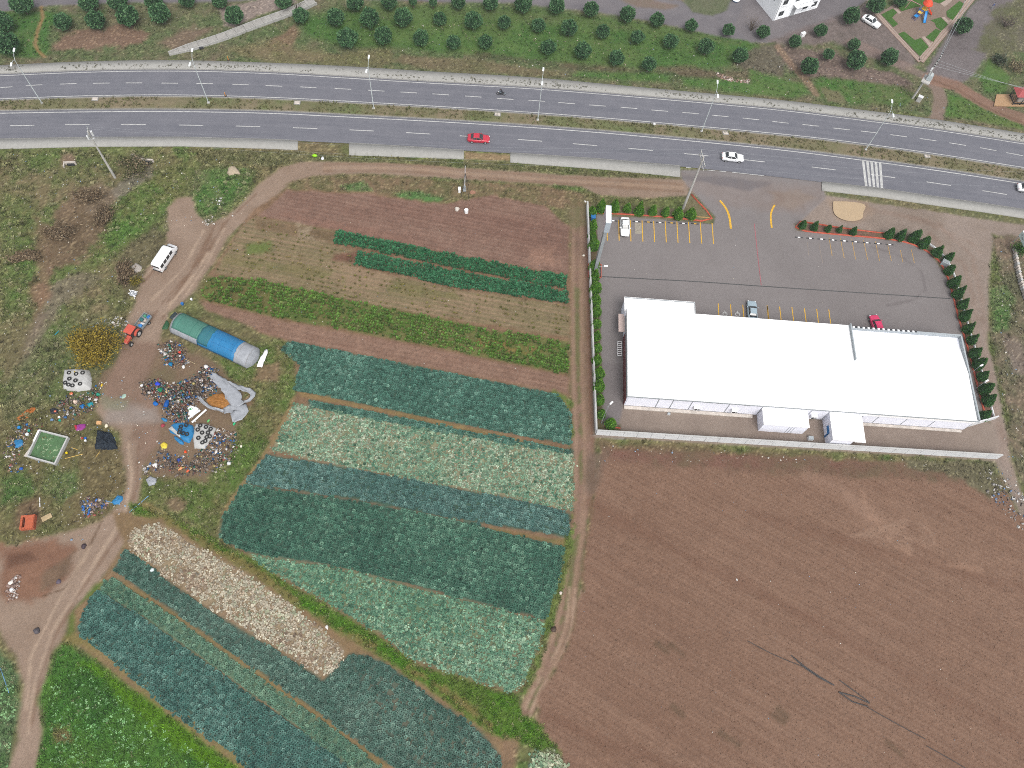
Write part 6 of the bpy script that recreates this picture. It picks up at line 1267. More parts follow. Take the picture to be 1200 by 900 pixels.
# ------------------------------------------------------------------ the farm dump in the west
M_PLAST = mat('grey_plastic_film', alb(156, 159, 164), .45, .16, 1.6); M_NET = mat('green_shade_net', alb(82, 124, 112), .7, .10, .8); M_NET2 = mat('doubled_shade_net', alb(60, 108, 116), .7, .08, .8); M_TARPB = mat('blue_tarp', alb(60, 120, 164), .5, .10, .7); M_STEEL = mat('rusty_hoop', (.22, .20, .18), .7, .2, 3)
M_TARPW = mat('dirty_white_sheet', alb(182, 182, 180), .6, .14, 1.2); M_WOOD = mat('weathered_board', alb(176, 158, 128), .8, .2, 2)
z5 = lambda x, y: (180 + x * .116667, 350 + y * .116667)
def polytunnel():
    a = np.array(G(*z5(170, 345))[:2]); b = np.array(G(*z5(930, 700))[:2]); d = b - a; L = np.linalg.norm(d); ang = math.atan2(d[1], d[0]); z0 = min(Zat(*a), Zat(*b)) - .02
    t = tag(empty('polytunnel', (a[0], a[1], z0), ang), 'arched polytunnel covered with green net, blue tarp and grey film', 'greenhouse'); Wd, Hh = 4.1, 2.15
    def arch(u, q, r=1.0): return (u * L, Wd / 2 - Wd / 2 * math.cos(q) * r * (1.0), Hh * math.sin(q) ** .8 * r)
    def sheet(u0, u1, q0, q1, r, n=12, nu=10, jag=0.0):
        V = []; F = []; rr = np.random.default_rng(int(u0 * 100) + 3)
        for i in range(nu + 1):
            for j in range(n + 1):
                q = q0 + (q1 - q0) * j / n; u = u0 + (u1 - u0) * i / nu + (jag * (rr.random() - .5) if i in (0, nu) else 0); sag = .03 * math.sin(u * L * 3.1) ; V.append(arch(u, q, r - .012 + sag * .3))
        for i in range(nu):
            for j in range(n): k = i * (n + 1) + j; F.append((k, k + n + 1, k + n + 2, k + 1))
        return np.array(V), F
    PI = math.pi
    def part(name, m, *a_, **k_):
        V, F = sheet(*a_, **k_); o = np_mesh(name, V, F, m, parent=t, shade=True); s = o.modifiers.new('thick', 'SOLIDIFY'); s.thickness = .015; return o
    part('film_cover', M_PLAST, 0.0, 1.0, .02, PI - .02, 1.0, 14, 24)
    part('blue_tarp', M_TARPB, .36, .84, .16, PI - .05, 1.025, 14, 12, jag=.01)
    part('green_net', M_NET, .02, .37, .72, PI - .3, 1.03, 12, 10, jag=.01)
    part('green_net', M_NET2, .365, .50, .45, PI - .2, 1.04, 12, 5, jag=.015)
    for k in range(9): quick('hoop', M_STEEL, t, lambda bm: path_tube(bm, [arch(.0 + k * .125, q, .985) for q in np.linspace(0, PI, 13)], .03, 5))
    m_seam = mat('tarp_seam', alb(30, 98, 150), .6, .1, 2); m_seam2 = mat('net_seam', alb(46, 100, 88), .7, .1, 2)
    for u in (.45, .54, .63, .72, .80): quick('seam', m_seam, t, lambda bm: path_tube(bm, [arch(u, q, 1.012 if u > .5 else 1.03) for q in np.linspace(.2, PI - .2, 13)], .02, 4))
    for u in (.08, .17, .26, .34): quick('seam', m_seam2, t, lambda bm: path_tube(bm, [arch(u, q, 1.02) for q in np.linspace(.74, PI - .3, 11)], .02, 4))
    for q in (1.1, 1.6): quick('seam', m_seam, t, lambda bm: path_tube(bm, [arch(u, q, 1.014) for u in np.linspace(.5, .83, 8)], .018, 4))
    def cap(u, bulge):
        V = [arch(u, q) for q in np.linspace(0.02, PI - .02, 15)] + [(u * L + bulge, Wd / 2, .05)] + [(arch(u, q)[0] + bulge * .7, Wd / 2 + (arch(u, q)[1] - Wd / 2) * .55, arch(u, q)[2] * .55) for q in np.linspace(0.02, PI - .02, 15)]
        F = [(i, i + 1, 16 + i + 1, 16 + i) for i in range(14)]; F2 = [(16 + i, 16 + i + 1, 15, 15) for i in range(14)]
        o = np_mesh('end_cover', V, [f for f in F], M_PLAST, parent=t, shade=True); V2 = np.array(V); np_mesh('end_cover', V2, np.array([f[:3] for f in F2]), M_PLAST, parent=t, shade=True)
    cap(1.0, .9); cap(0.0, -.15)
    quick('ridge_rope', M_WOOD, t, lambda bm: path_tube(bm, [(-1.8, Wd * .95, .1), (0, Wd * .8, 1.2), (.3, Wd * .72, 1.7)], .03, 5))
    return t
polytunnel()
def lin_res(P, step):
    s = np.r_[0, np.cumsum(np.linalg.norm(np.diff(P, axis=0), axis=1))]; t = np.linspace(0, s[-1], max(8, int(s[-1] / step))); return np.c_[np.interp(t, s, P[:, 0]), np.interp(t, s, P[:, 1])]
def mound_mesh(px, h, seed, rings=7, rough=.12, flat=.55, subdiv=1.0):
    P = lin_res(np.vstack([Gs(px), Gs(px)[:1]]), .3)[:-1]; c = P.mean(0); r = np.random.default_rng(seed); n = len(P); V = [(0, 0, h)]; F = []
    for k in range(1, rings + 1):
        q = k / rings
        for i in range(n):
            p = (P[i] - c) * q; z = h * (1 - q ** (2 / flat)) ** .8 if q < 1 else -.15; V.append((p[0], p[1], z + (rough * h * r.normal() if q < .99 else 0)))
    for i in range(n): F.append((0, 1 + i, 1 + (i + 1) % n, 1 + (i + 1) % n))
    T = [(0, 1 + i, 1 + (i + 1) % n) for i in range(n)]
    for k in range(rings - 1):
        for i in range(n): a = 1 + k * n + i; b = 1 + k * n + (i + 1) % n; T += [(a, a + n, b + n), (a, b + n, b)]
    return np.array(V), np.array(T), c
def mound(name, px, h, m, label=None, cat=None, seed=1, parent=None, colr=None, shade=True, **k):
    V, T, c = mound_mesh(px, h, seed, **k)
    cc = None
    if colr is not None:
        r = np.random.default_rng(seed + 5); x = r.random((len(V), 1)); cc = alb(*colr[0]) * (1 - x) + alb(*colr[1]) * x
    o = np_mesh(name, V, T, m, cc, shade=shade); o.location = (c[0], c[1], Zat(*c) - .02)
    if parent is not None: o.parent = parent; o.location = Vector(o.location) - parent.location
    if label: tag(o, label, cat)
    return o
ty = bmesh.new()
for i in range(18):
    a0, a1 = 2 * math.pi * i / 18, 2 * math.pi * (i + 1) / 18; tube(ty, (.26 * math.cos(a0), .26 * math.sin(a0), .09), (.26 * math.cos(a1), .26 * math.sin(a1), .09), .1, .1, 7, False)
tyre_me = bpy.data.meshes.new('tyre'); ty.to_mesh(tyre_me); ty.free(); tyre_me.materials.append(M_TYRE)
def tyre_at(px, py, z, label, group):
    p = G(px, py, z); o = bpy.data.objects.new('tyre', tyre_me); col.objects.link(o); o.location = (p[0], p[1], z); o.rotation_euler = (random.uniform(-.1, .1), random.uniform(-.1, .1), random.uniform(0, 3)); tag(o, label, 'tyre', group)
# left covered clamp with tyres
mound('sheeted_clamp', [(75, 433), (90, 432), (105, 433), (108.5, 444), (107, 457), (90, 459), (73.5, 457), (73, 446)], 1.0, M_TARPW, 'silage clamp under a grey-white sheet weighed down with tyres, left of the track', 'silage clamp', 3, rough=.02, flat=.35)
for k, (x, y) in enumerate(((81, 437), (89.4, 438.4), (97, 437), (81.4, 444), (88.6, 446), (76.5, 448.6), (80.4, 451), (85, 452), (94, 450))): tyre_at(x, y, .95 if 2 < k < 5 else .8, 'black tyre on the grey-white sheet left of the track, ' + ('top row left', 'top row middle', 'top row right', 'middle row left', 'middle row right', 'bottom row, leftmost', 'bottom row, second', 'bottom row, lowest', 'bottom row, rightmost')[k], 'tyres on the left clamp')
# right clamp: blue tarp beside a white sheet
z4 = lambda x, y: (140 + x * .1779, 420 + y * .1779)
mound('white_sheet_clamp', [z4(*q) for q in ((500, 425), (560, 425), (640, 455), (625, 510), (560, 600), (490, 590), (480, 520))], .7, M_TARPW, 'clamp under a white sheet with tyres beside the blue tarp', 'silage clamp', 4, rough=.02, flat=.3)
mound('blue_tarp_heap', [z4(*q) for q in ((315, 460), (350, 425), (420, 415), (490, 440), (495, 500), (460, 560), (420, 545), (380, 510), (330, 490))], .55, M_TARPB, 'crumpled blue tarp over a heap beside the white tyre sheet', 'tarp', 6, rough=.08, flat=.35)
mound('white_sheet_fold', [z4(*q) for q in ((318, 462), (345, 440), (372, 470), (420, 510), (410, 530), (360, 495))], .62, M_TARPW, 'dirty white sheet lying over the edge of the blue tarp heap', 'sheet', 7, rough=.05, flat=.4)
for k, (x, y) in enumerate(sorted(((533, 443), (570, 452), (601, 466), (516, 470), (545, 490), (583, 490), (520, 525), (575, 520), (595, 515), (547, 555), (566, 545)))): tyre_at(*z4(x, y), .68, f'black tyre on the white sheet beside the blue tarp, {ORD[k]} from the left', 'tyres on the white sheet')
for k, (x, y) in enumerate(sorted(((405, 450), (440, 440), (395, 490), (420, 495), (445, 500), (400, 470)))): tyre_at(*z4(x, y), .52, f'black tyre on the crumpled blue tarp, {ORD[k]} from the left', 'tyres on the blue tarp')
mound('blue_tarp_roll', [z4(*q) for q in ((355, 510), (372, 510), (425, 548), (422, 568), (400, 565), (360, 532))], .35, M_TARPB, 'rolled blue tarp in front of the blue tarp heap', 'tarp', 8, rough=.05)
mound('blue_bag', [z4(*q) for q in ((270, 395), (285, 385), (318, 402), (312, 418), (290, 415))], .3, M_TARPB, 'blue plastic bag above the blue tarp heap', 'bag', 9, rough=.05)
mound('printed_board', [z4(*q) for q in ((440, 340), (462, 305), (525, 325), (520, 345), (480, 390), (450, 375))], .35, M_WHITE, 'white board with green print lying on the rubbish heap', 'board', 10, rough=.02, flat=.2)
pm = mat('green_print', (.05, .25, .10), .6, .1, 3); pq = G(*z4(465, 345), .45); quick('printed_mark', pm, bpy.data.objects['printed_board'], lambda bm: [box(bm, (dx, dy, .39), (.5, .1, .02), .5) for dx, dy in ((-.35, .1), (-.25, .3), (-.05, .15))])
for k, (q0, q1, lab) in enumerate((((480, 425), (575, 342), 'white plank leaning over the rubbish, nearest the tyre sheet'), ((455, 400), (535, 345), 'grey plank lying beside the white plank on the rubbish'))):
    a, b = np.array(G(*z4(*q0), .4)), np.array(G(*z4(*q1), .45)); c = (a + b) / 2; d = b - a; bm = bmesh.new(); box(bm, (0, 0, 0), (np.linalg.norm(d[:2]), .3, .06)); o = bm_obj('plank', bm, (M_WHITE, M_WALLP)[k]); o.location = c + np.array([0, 0, .25]); o.rotation_euler = (0, -.05, math.atan2(d[1], d[0])); tag(o, lab, 'plank')
# the collapsed tunnel: loose film over a brown heap
def ribbon(name, px, widths, z, m, label, cat, seed):
    P = resample(Gs(px), .4); n = len(P); w = np.interp(np.linspace(0, 1, n), np.linspace(0, 1, len(widths)), widths); r = np.random.default_rng(seed); tg = np.gradient(P, axis=0); tg /= np.linalg.norm(tg, axis=1)[:, None]; nn = np.c_[-tg[:, 1], tg[:, 0]]; V = []; T = []
    for i in range(n):
        for j in range(6): q = (j / 5 - .5); s = P[i] + nn[i] * w[i] * q * (1 + .12 * r.normal()); zz = Zat(*s) + z + .12 * math.sin(i * .8 + j * 1.3) + .05 * r.normal() + .12; V.append((s[0], s[1], max(Zat(*s) + .04, zz)))
    for i in range(n - 1):
        for j in range(5): a = i * 6 + j; T.append((a, a + 1, a + 7, a + 6))
    o = np_mesh(name, V, T, m, shade=True); s = o.modifiers.new('thick', 'SOLIDIFY'); s.thickness = .02; return tag(o, label, cat)
mound('silage_heap', [z4(*q) for q in ((560, 265), (620, 230), (680, 225), (730, 255), (765, 315), (700, 335), (630, 325), (575, 300))], .45, attr_mat('silage', .95, .2, 4, .3, .1), 'orange-brown silage heap inside the torn film', 'heap', 12, colr=((132, 94, 58), (166, 122, 80)), rough=.15)
ribbon('torn_film', [z4(*q) for q in ((600, 110), (660, 150), (720, 210), (770, 270), (795, 320))], (1.0, 1.6, 1.8, 2.6, 1.6), .35, M_PLAST, 'broad grey strip of torn tunnel film across the silage heap', 'plastic film', 21)
ribbon('torn_film', [z4(*q) for q in ((685, 150), (770, 190), (880, 225), (885, 250), (845, 295), (810, 290))], (.4, .7, .8, .9, .7, .4), .3, M_PLAST, 'grey film loop bulging right of the silage heap', 'plastic film', 22)
ribbon('torn_film', [z4(*q) for q in ((690, 350), (740, 340), (800, 330), (810, 345), (770, 400), (755, 425)) ], (1.0, 1.6, 2.4, 2.6, 2.2, .5), .25, M_PLAST, 'grey triangular flap of film below the silage heap', 'plastic film', 23)
ribbon('torn_film', [z4(*q) for q in ((525, 250), (545, 285), (600, 330), (690, 352))], (.5, .55, .5, .6), .3, M_PLAST, 'narrow curved grey film edge left of the silage heap', 'plastic film', 24)
ribbon('foam_sheet', [z5(*q) for q in ((1065, 690), (1090, 620), (1120, 560), (1135, 515))], (.9, .9, .8, .5), .2, M_WHITE, 'long white sheet lying right of the polytunnel', 'sheet', 25)
mound('dark_sheet', [z5(*q) for q in ((150, 185), (215, 120), (250, 140), (235, 200), (190, 215))], .3, mat('black_sheet', alb(52, 62, 66), .5, .1, 2), 'dark sheet behind the west end of the polytunnel', 'sheet', 26)
mound('green_sheet', [z5(*q) for q in ((75, 305), (130, 200), (160, 250), (140, 310))], .25, mat('dark_green_sheet', alb(50, 84, 58), .6, .1, 2), 'dark green sheet lying west of the polytunnel', 'sheet', 27)
z3 = lambda x, y: (x * .2, 380 + y * .2)
z7 = lambda x, y: (20 + x * .116667, 480 + y * .116667)
# walled pit
def pit():
    C4 = [np.array(G(*z7(*q))[:2]) for q in ((240, 218), (522, 290), (393, 555), (120, 478))]; c0 = sum(C4) / 4; t = tag(empty('walled_pit', (c0[0], c0[1], Zat(*c0))), 'square concrete pit with a green floor and pale streaks', 'pit')
    for k in range(4):
        a = C4[k] - c0; b = C4[(k + 1) % 4] - c0; d = b - a; quick('wall', M_WALLC, t, lambda bm: box(bm, ((a + b)[0] / 2, (a + b)[1] / 2, .3), (np.linalg.norm(d) + .2, .22, .9 + .01 * k), math.atan2(d[1], d[0]), bevel=.02))
    bm = bmesh.new(); prism(bm, [(c - c0) * .95 for c in C4], .0, .22); quick_m = mat('algae_water', alb(84, 112, 80), .4, .2, 1.2); bm_obj('floor', bm, quick_m, t)
    r = np.random.default_rng(4); ms = mat('pale_stalk', alb(164, 182, 150), .8, .1, 3)
    for k in range(26):
        q = r.uniform(-.72, .72, 2); p = (C4[1] - C4[0]) / 2 * q[0] + (C4[3] - C4[0]) / 2 * q[1]; an = r.uniform(0, 3.1); l = r.uniform(.3, .8); m_ = p + np.array([math.cos(an + .5), math.sin(an + .5)]) * l * .5; e = p + np.array([math.cos(an), math.sin(an)]) * l
        quick('stalk', ms, t, lambda bm: (tube(bm, (*p, .24), (*m_, .27), .045, .04, 4), tube(bm, (*m_, .27), (*e, .24), .04, .02, 4)))
    a = (C4[0] + (C4[3] - C4[0]) * .02) - c0; b = (C4[0] + (C4[3] - C4[0]) * .45) - c0; d = b - a; quick('white_board', M_WHITE, t, lambda bm: box(bm, ((a + b)[0] / 2, (a + b)[1] / 2, .79), (np.linalg.norm(d), .3, .04), math.atan2(d[1], d[0])))
    a = C4[3] - c0; b = C4[0] - c0; d = (b - a); n = np.array([-d[1], d[0]]) / np.linalg.norm(d); quick('concrete_apron', M_PLINTH, t, lambda bm: prism(bm, [a + n * .1, a + n * .9, b * .9 + n * .25, b + n * .1], -.1, .12))
pit()
mound('black_net_heap', [z7(*q) for q in ((775, 400), (790, 300), (800, 200), (860, 210), (950, 230), (1000, 320), (1020, 400), (900, 410))], .8, attr_mat('black_net', .9, .3, 5, .4, .1), 'heap of black netting beside the track', 'heap', 31, colr=((30, 36, 44), (50, 58, 66)), rough=.2, shade=False)
mound('mauve_blanket', [z7(*q) for q in ((580, 160), (630, 140), (690, 140), (690, 180), (650, 210), (590, 215))], .35, mat('mauve_cloth', alb(140, 66, 130), .9, .2, 2), 'crumpled mauve blanket above the black netting', 'blanket', 32, rough=.15)
mound('red_blanket', [z7(*q) for q in ((575, 165), (605, 150), (615, 180), (590, 212))], .4, mat('red_cloth', alb(176, 62, 72), .9, .2, 2), 'red blanket folded against the mauve one', 'blanket', 33, rough=.15)
mound('blue_tarp_scrap', [z7(*q) for q in ((-30, 300), (50, 290), (75, 345), (40, 370), (-20, 400), (-35, 350))], .35, M_TARPB, 'blue tarp scrap left of the walled pit', 'tarp', 34, rough=.15)
mound('blue_tarp_scrap', [(x * .2, 540 + y * .2) for x, y in ((650, 240), (685, 200), (718, 200), (722, 225), (690, 255), (660, 258))], .3, M_TARPB, 'blue tarp scrap at the track edge above the beige cabbages', 'tarp', 35, rough=.12)
mound('silver_sheet', [(x * .2, 540 + y * .2) for x, y in ((850, 110), (880, 88), (920, 100), (915, 140), (870, 150))], .4, M_PLAST, 'crumpled silver sheet south of the rubbish heaps', 'sheet', 36, rough=.12)
mound('orange_sawdust', [z3(*q) for q in ((85, 555), (150, 500), (205, 470), (215, 490), (170, 545), (115, 575))], .2, attr_mat('sawdust', .95, .2, 3, .2, .1), 'streak of orange sawdust in the grass above the pit', 'heap', 37, colr=((150, 92, 54), (176, 116, 76)), rough=.2)
mound('black_sack', [z3(*q) for q in ((285, 500), (310, 485), (345, 495), (335, 525), (295, 525))], .3, mat('black_sack', alb(40, 42, 46), .5, .1, 3), 'black sack in the rubbish above the walled pit', 'sack', 38, rough=.12)
mound('yellow_sack', [z4(*q) for q in ((265, 565), (290, 545), (318, 560), (312, 590), (275, 602))], .3, mat('yellow_sack', alb(214, 194, 96), .6, .12, 3), 'yellow sack south-west of the blue tarp heap', 'sack', 39, rough=.12)
bf = G(156, 344); bf = tag(empty('broken_frame', (bf[0], bf[1], Zat(*bf[:2]) + .1)), 'broken white frame lying beside the track below the minibus', 'frame')
for x, y, l, a in ((0, .1, 1.6, .2), (.1, -.35, 1.2, -.7), (.35, -.7, 1.1, -1.2), (-.4, .3, 1.0, 2.2), (.1, .45, .9, -.3)): quick('slat', M_WHITE, bf, lambda bm: box(bm, (x, y, .1 + .05 * l), (l, .14, .07), a))
quick('torn_sheet', M_PLAST, bf, lambda bm: [setattr(v, 'co', Vector((v.co.x * .7, v.co.y * .55, max(-.05, v.co.z) * .25 * (1 + .5 * math.sin(9 * v.co.x))))) for v in bmesh.ops.create_icosphere(bm, subdivisions=3, radius=1)['verts']])
mound('grey_rubble', [(153, 312), (160, 308), (167, 312), (166, 318), (158, 320)], .45, mat('rubble_grey', alb(160, 154, 148), .9, .2, 2), 'grey rubble lump between the minibus and the broken white frame', 'rubble', 41, rough=.2, shade=False)
mound('fabric_sheet', [(x * .2, 380 + y * .2) for x, y in ((705, 430), (715, 405), (740, 402), (735, 425), (715, 435))], .12, mat('pale_green_sheet', alb(160, 182, 170), .7, .1, 2), 'pale green plastic sheet flat on the track', 'sheet', 42)
# brick-red hut and mattress in the south-west
zs = lambda x, y: (x * .2, 540 + y * .2)
def brick_hut():
    c = np.array(G(*zs(172, 365))[:2]); t = tag(empty('brick_oven', (c[0], c[1], Zat(*c)), .1), 'small red brick oven with a dark opening in the grass', 'oven'); m = mat('red_brick', alb(172, 98, 76), .9, .2, 3, bump=.3)
    for k, (x, y, sx, sy) in enumerate(((-.85, 0, .35, 2.2), (.85, 0, .35, 2.2), (0, .95, 1.35, .3), (0, -.95, 1.35, .3))):
        for h in range(4):
            n = 5 if max(sx, sy) > 2 else 3
            for q in range(n):
                o_x, o_y = (0, -sy / 2 + sy * (q + .5) / n) if sy > sx else (-sx / 2 + sx * (q + .5) / n, 0); quick('brick', m, t, lambda bm: box(bm, (x + o_x, y + o_y, .1 + .2 * h), ((sx if sy > sx else sx / n) - .03, (sy / n if sy > sx else sy) - .03, .18), bevel=.01))
    quick('dark_floor', M_DARK, t, lambda bm: box(bm, (0, 0, .12), (1.3, 1.6, .2)))  # dark slab inside the walls, seen through the opening
    quick('top_slab', m, t, lambda bm: box(bm, (.35, 0, .86), (1.2, 2.0, .1), bevel=.02))
brick_hut()
c = G(*zs(275, 332)); bm = bmesh.new(); box(bm, (0, 0, .12), (1.5, .8, .22), bevel=.06); o = bm_obj('mattress', bm, M_WOOD, None, True); o.location = (c[0], c[1], Zat(*c[:2])); o.rotation_euler = (0, 0, .55); tag(o, 'beige mattress lying right of the brick oven', 'mattress')
bent([zs(232, 215), zs(233, 270)], .06, .06, 'white_pipe', 'short white pipe above the brick oven', 'pipe', M_WHITE)
bent([zs(755, 300), zs(790, 260), zs(815, 225), zs(840, 205), zs(870, 205)], .05, .06, 'blue_hose', 'pale blue hose crossing the track edge', 'hose', mat('pale_blue_hose', alb(120, 160, 196), .5, .05, 3))
bent([zs(620, 235), zs(655, 262), zs(700, 258), zs(730, 225), zs(715, 200), zs(690, 198)], .05, .05, 'blue_hose', 'blue hose looped round the tarp scrap at the track', 'hose', MATS['pale_blue_hose'])
bent([z7(480, 490), z7(560, 490), z7(640, 460), z7(660, 445)], .06, .05, 'yellow_hose', 'yellow hose lying right of the pit', 'hose', mat('yellow_hose', alb(206, 176, 110), .6, .1, 3))
bent([z7(545, 380), z7(550, 420), z7(580, 450), z7(610, 440), z7(605, 400)], .06, .05, 'yellow_hose', 'coiled yellow hose between the pit and the black netting', 'hose', MATS['yellow_hose'])
bent([z7(790, 480), z7(800, 445), z7(830, 422)], .06, .045, 'yellow_hose', 'short yellow hose under the black netting', 'hose', MATS['yellow_hose'])
bent([(0, 782), (6, 795), (10, 812)], .06, .05, 'blue_hose', 'pale blue hose in the grass at the bottom left edge', 'hose', MATS['pale_blue_hose'])
bent([z5(270, 585), z5(340, 620), z5(420, 655)], .1, .05, 'wooden_pole', 'thin wooden pole in the litter below the polytunnel', 'pole', M_WOOD)
bent([z3(320, 60), z3(345, 35)], .06, .08, 'blue_pipe', 'short teal pipe in the grass left of the yellow bush', 'pipe', mat('teal_pipe', alb(60, 140, 160), .5, .1, 3))
zt_ = lambda x, y: (x * .25, 680 + y * .25)
items = [  # pixel, size, colour, name, label
 (z3(325, 512), .35, (210, 120, 100), 'red_basin', 'salmon basin above the walled pit'), (z7(500, 437), .35, (214, 190, 60), 'yellow_bucket', 'yellow bucket right of the walled pit'), (z7(690, 290), .35, (50, 96, 170), 'blue_bucket', 'blue bucket left of the black netting'),
 (z7(655, 290), .3, (170, 70, 66), 'red_bucket', 'red bucket beside the blue one'), (z7(690, 315), .35, (226, 226, 224), 'white_bucket', 'white bucket under the blue one'), (z7(825, 135), .7, (206, 166, 126), 'cardboard_box', 'tan cardboard box above the black netting'), (z7(895, 160), .5, (232, 222, 200), 'cream_sack', 'cream sack above the black netting'),
 (z7(25, 185), .45, (60, 130, 190), 'blue_drum', 'blue drum left of the pit board'), (z7(110, 255), .5, (220, 224, 224), 'white_drum', 'white drum by the upper left pit corner'), (z7(125, 215), .4, (56, 140, 130), 'teal_drum', 'teal drum beside the white one by the pit'), (z7(40, 590), .5, (52, 92, 170), 'blue_sack', 'blue sack below the walled pit'),
 (z7(425, 78), .35, (226, 230, 230), 'white_tub', 'white tub above the walled pit'), (z7(430, 110), .35, (60, 150, 130), 'green_tub', 'green tub just under the white one'), (z7(350, 100), .4, (120, 150, 190), 'pale_blue_bag', 'pale blue bag above the walled pit'),
 (z3(440, 455), .7, (226, 206, 190), 'cream_bag', 'cream bag below the left tyre clamp'), (z3(480, 480), .8, (48, 110, 170), 'blue_bag', 'blue bag below the left tyre clamp'), (z3(530, 470), .8, (44, 130, 140), 'teal_bag', 'teal bag below the left tyre clamp'), (z3(575, 410), .6, (50, 130, 110), 'green_bag', 'green bag right of the left tyre clamp'), (z3(595, 355), .4, (222, 190, 90), 'yellow_bag', 'yellow bag at the right corner of the left tyre clamp'),
 (z3(415, 405), .5, (204, 120, 90), 'orange_bag', 'orange bag touching the left tyre clamp'), (z4(540, 155), .7, (222, 222, 220), 'white_bag', 'white bag in the middle of the rubbish heap'), (z4(575, 60), .7, (218, 216, 216), 'white_bag', 'white bag at the top end of the rubbish heap'), (z4(255, 175), .7, (56, 74, 190), 'royal_blue_bag', 'royal blue bag at the left of the rubbish heap'),
 (z4(270, 210), .8, (30, 120, 84), 'green_bag', 'green bag at the left of the rubbish heap'), (z4(315, 300), 1.0, (36, 84, 150), 'blue_bag', 'large blue bag in the rubbish heap'), (z4(240, 300), .7, (34, 100, 170), 'blue_bag', 'blue bag at the lower left of the rubbish heap'), (z4(320, 222), .5, (232, 208, 160), 'cream_bag', 'cream bag in the rubbish heap beside the green one'),
 (z4(150, 180), .5, (220, 220, 220), 'white_bag', 'white bag at the left tip of the rubbish heap'), (z4(720, 690), .6, (206, 208, 208), 'white_bag', 'white bag at the right of the lower litter'), (z4(235, 705), .7, (224, 222, 220), 'white_bag', 'white bag at the left of the lower litter'), (z4(400, 725), .6, (206, 150, 112), 'tan_bag', 'tan bag at the bottom of the lower litter'),
 (z4(450, 738), .45, (214, 110, 80), 'orange_bag', 'orange bag at the bottom of the lower litter'), (z4(432, 612), .4, (214, 90, 62), 'red_bag', 'red bag below the blue tarp heap'), (z4(390, 670), .6, (50, 70, 140), 'navy_bag', 'navy bag in the lower litter'), (z4(800, 577), .4, (232, 228, 210), 'cream_bag', 'small cream bag alone on the grass right of the heaps'),
 (z4(285, 440), .6, (150, 66, 76), 'maroon_bag', 'maroon bag above the rolled blue tarp'), (z4(755, 430), .5, (70, 170, 120), 'green_bag', 'mint green bag at the tip of the film flap'), (z4(585, 410), .4, (120, 190, 120), 'green_bag', 'light green bag above the white tyre sheet'),
 (z5(570, 770), .0, (0, 0, 0), '', ''), (z5(290, 55), .5, (60, 110, 170), 'blue_drum', 'blue drum behind the polytunnel'), (z5(380, 8), .4, (226, 228, 230), 'white_drum', 'white drum behind the polytunnel'), (z5(265, 545), .4, (206, 80, 70), 'red_tub', 'red tub in the litter below the polytunnel'), (z5(268, 580), .35, (230, 230, 230), 'white_tub', 'white tub under the red tub below the polytunnel'),
 (z5(240, 640), .5, (200, 180, 60), 'yellow_bag', 'yellow bag in the litter below the polytunnel'), (z5(300, 685), .5, (224, 222, 220), 'white_bag', 'white bag at the bottom of the litter below the polytunnel'), (z5(175, 660), .7, (40, 110, 150), 'blue_bag', 'blue bag at the bottom of the litter below the polytunnel'),
 (zt_(170, 237), .9, (84, 80, 84), 'grey_bundle', 'dark grey bundle on the track in the south-west'), (zs(488, 500), .7, (66, 56, 62), 'dark_bundle', 'dark bundle on the bare earth right of the brick oven'), (zs(342, 705), .6, (92, 84, 96), 'grey_bundle', 'grey bundle at the foot of the churned earth'), ((863.5, 679.5), .28, (230, 230, 226), 'white_stone', 'small white stone on the ploughed field'),
 (zs(62, 712), .6, (222, 216, 210), 'white_sack', 'white sack in the churned earth at the left edge'), (zs(65, 755), .55, (226, 230, 236), 'white_sack', 'white sack under the other one at the left edge'), (zs(890, 640), .6, (206, 214, 214), 'white_sack', 'white sack lying among the dark cabbages'), ((657, 695), .5, (206, 196, 186), 'pale_sack', 'pale sack on the track beside the cabbage plots'),
 ((649, 738), .8, (74, 60, 52), 'brush_heap', 'brown brush heap on the track beside the pale cabbages'), ((383, 735), .5, (226, 224, 220), 'white_bag', 'white bag on the ditch bank'), ((686, 236), .4, (228, 226, 222), 'white_bag', 'white bag on the track by the wall corner'), ((684, 299), .4, (224, 218, 206), 'pale_stone', 'pale stone on the track beside the pylon sign')]
for k, ((x, y), s, cc, nm, lab) in enumerate(items):
    if not nm: continue
    p = G(x, y); bm = bmesh.new(); kind = nm.split('_')[-1]; zz = Zat(*p[:2])
    if kind in ('drum', 'bucket', 'tub', 'basin'): tube(bm, (0, 0, 0), (0, 0, s * .9), s * .42, s * .5, 14, True); tube(bm, (0, 0, s * .88), (0, 0, s * .95), s * .54, s * .54, 14, True)
    elif kind == 'box': box(bm, (0, 0, s * .3), (s, s * .8, s * .6), random.uniform(0, 3), bevel=.02)
    else: sack(bm, (s * .62, s * .5, s * .42), 200 + k)
    o = bm_obj(nm, bm, mat('item_%d' % k, alb(*cc), .6, .15, 3), None, kind not in ('drum', 'box', 'bucket', 'tub')); o.location = (p[0], p[1], zz + (.12 * s if kind not in ('drum', 'box', 'bucket', 'tub', 'basin') else 0) + (.3 if 'rubbish heap' in lab else 0)); o.rotation_euler = (0, 0, random.uniform(0, 6)); tag(o, lab, kind)
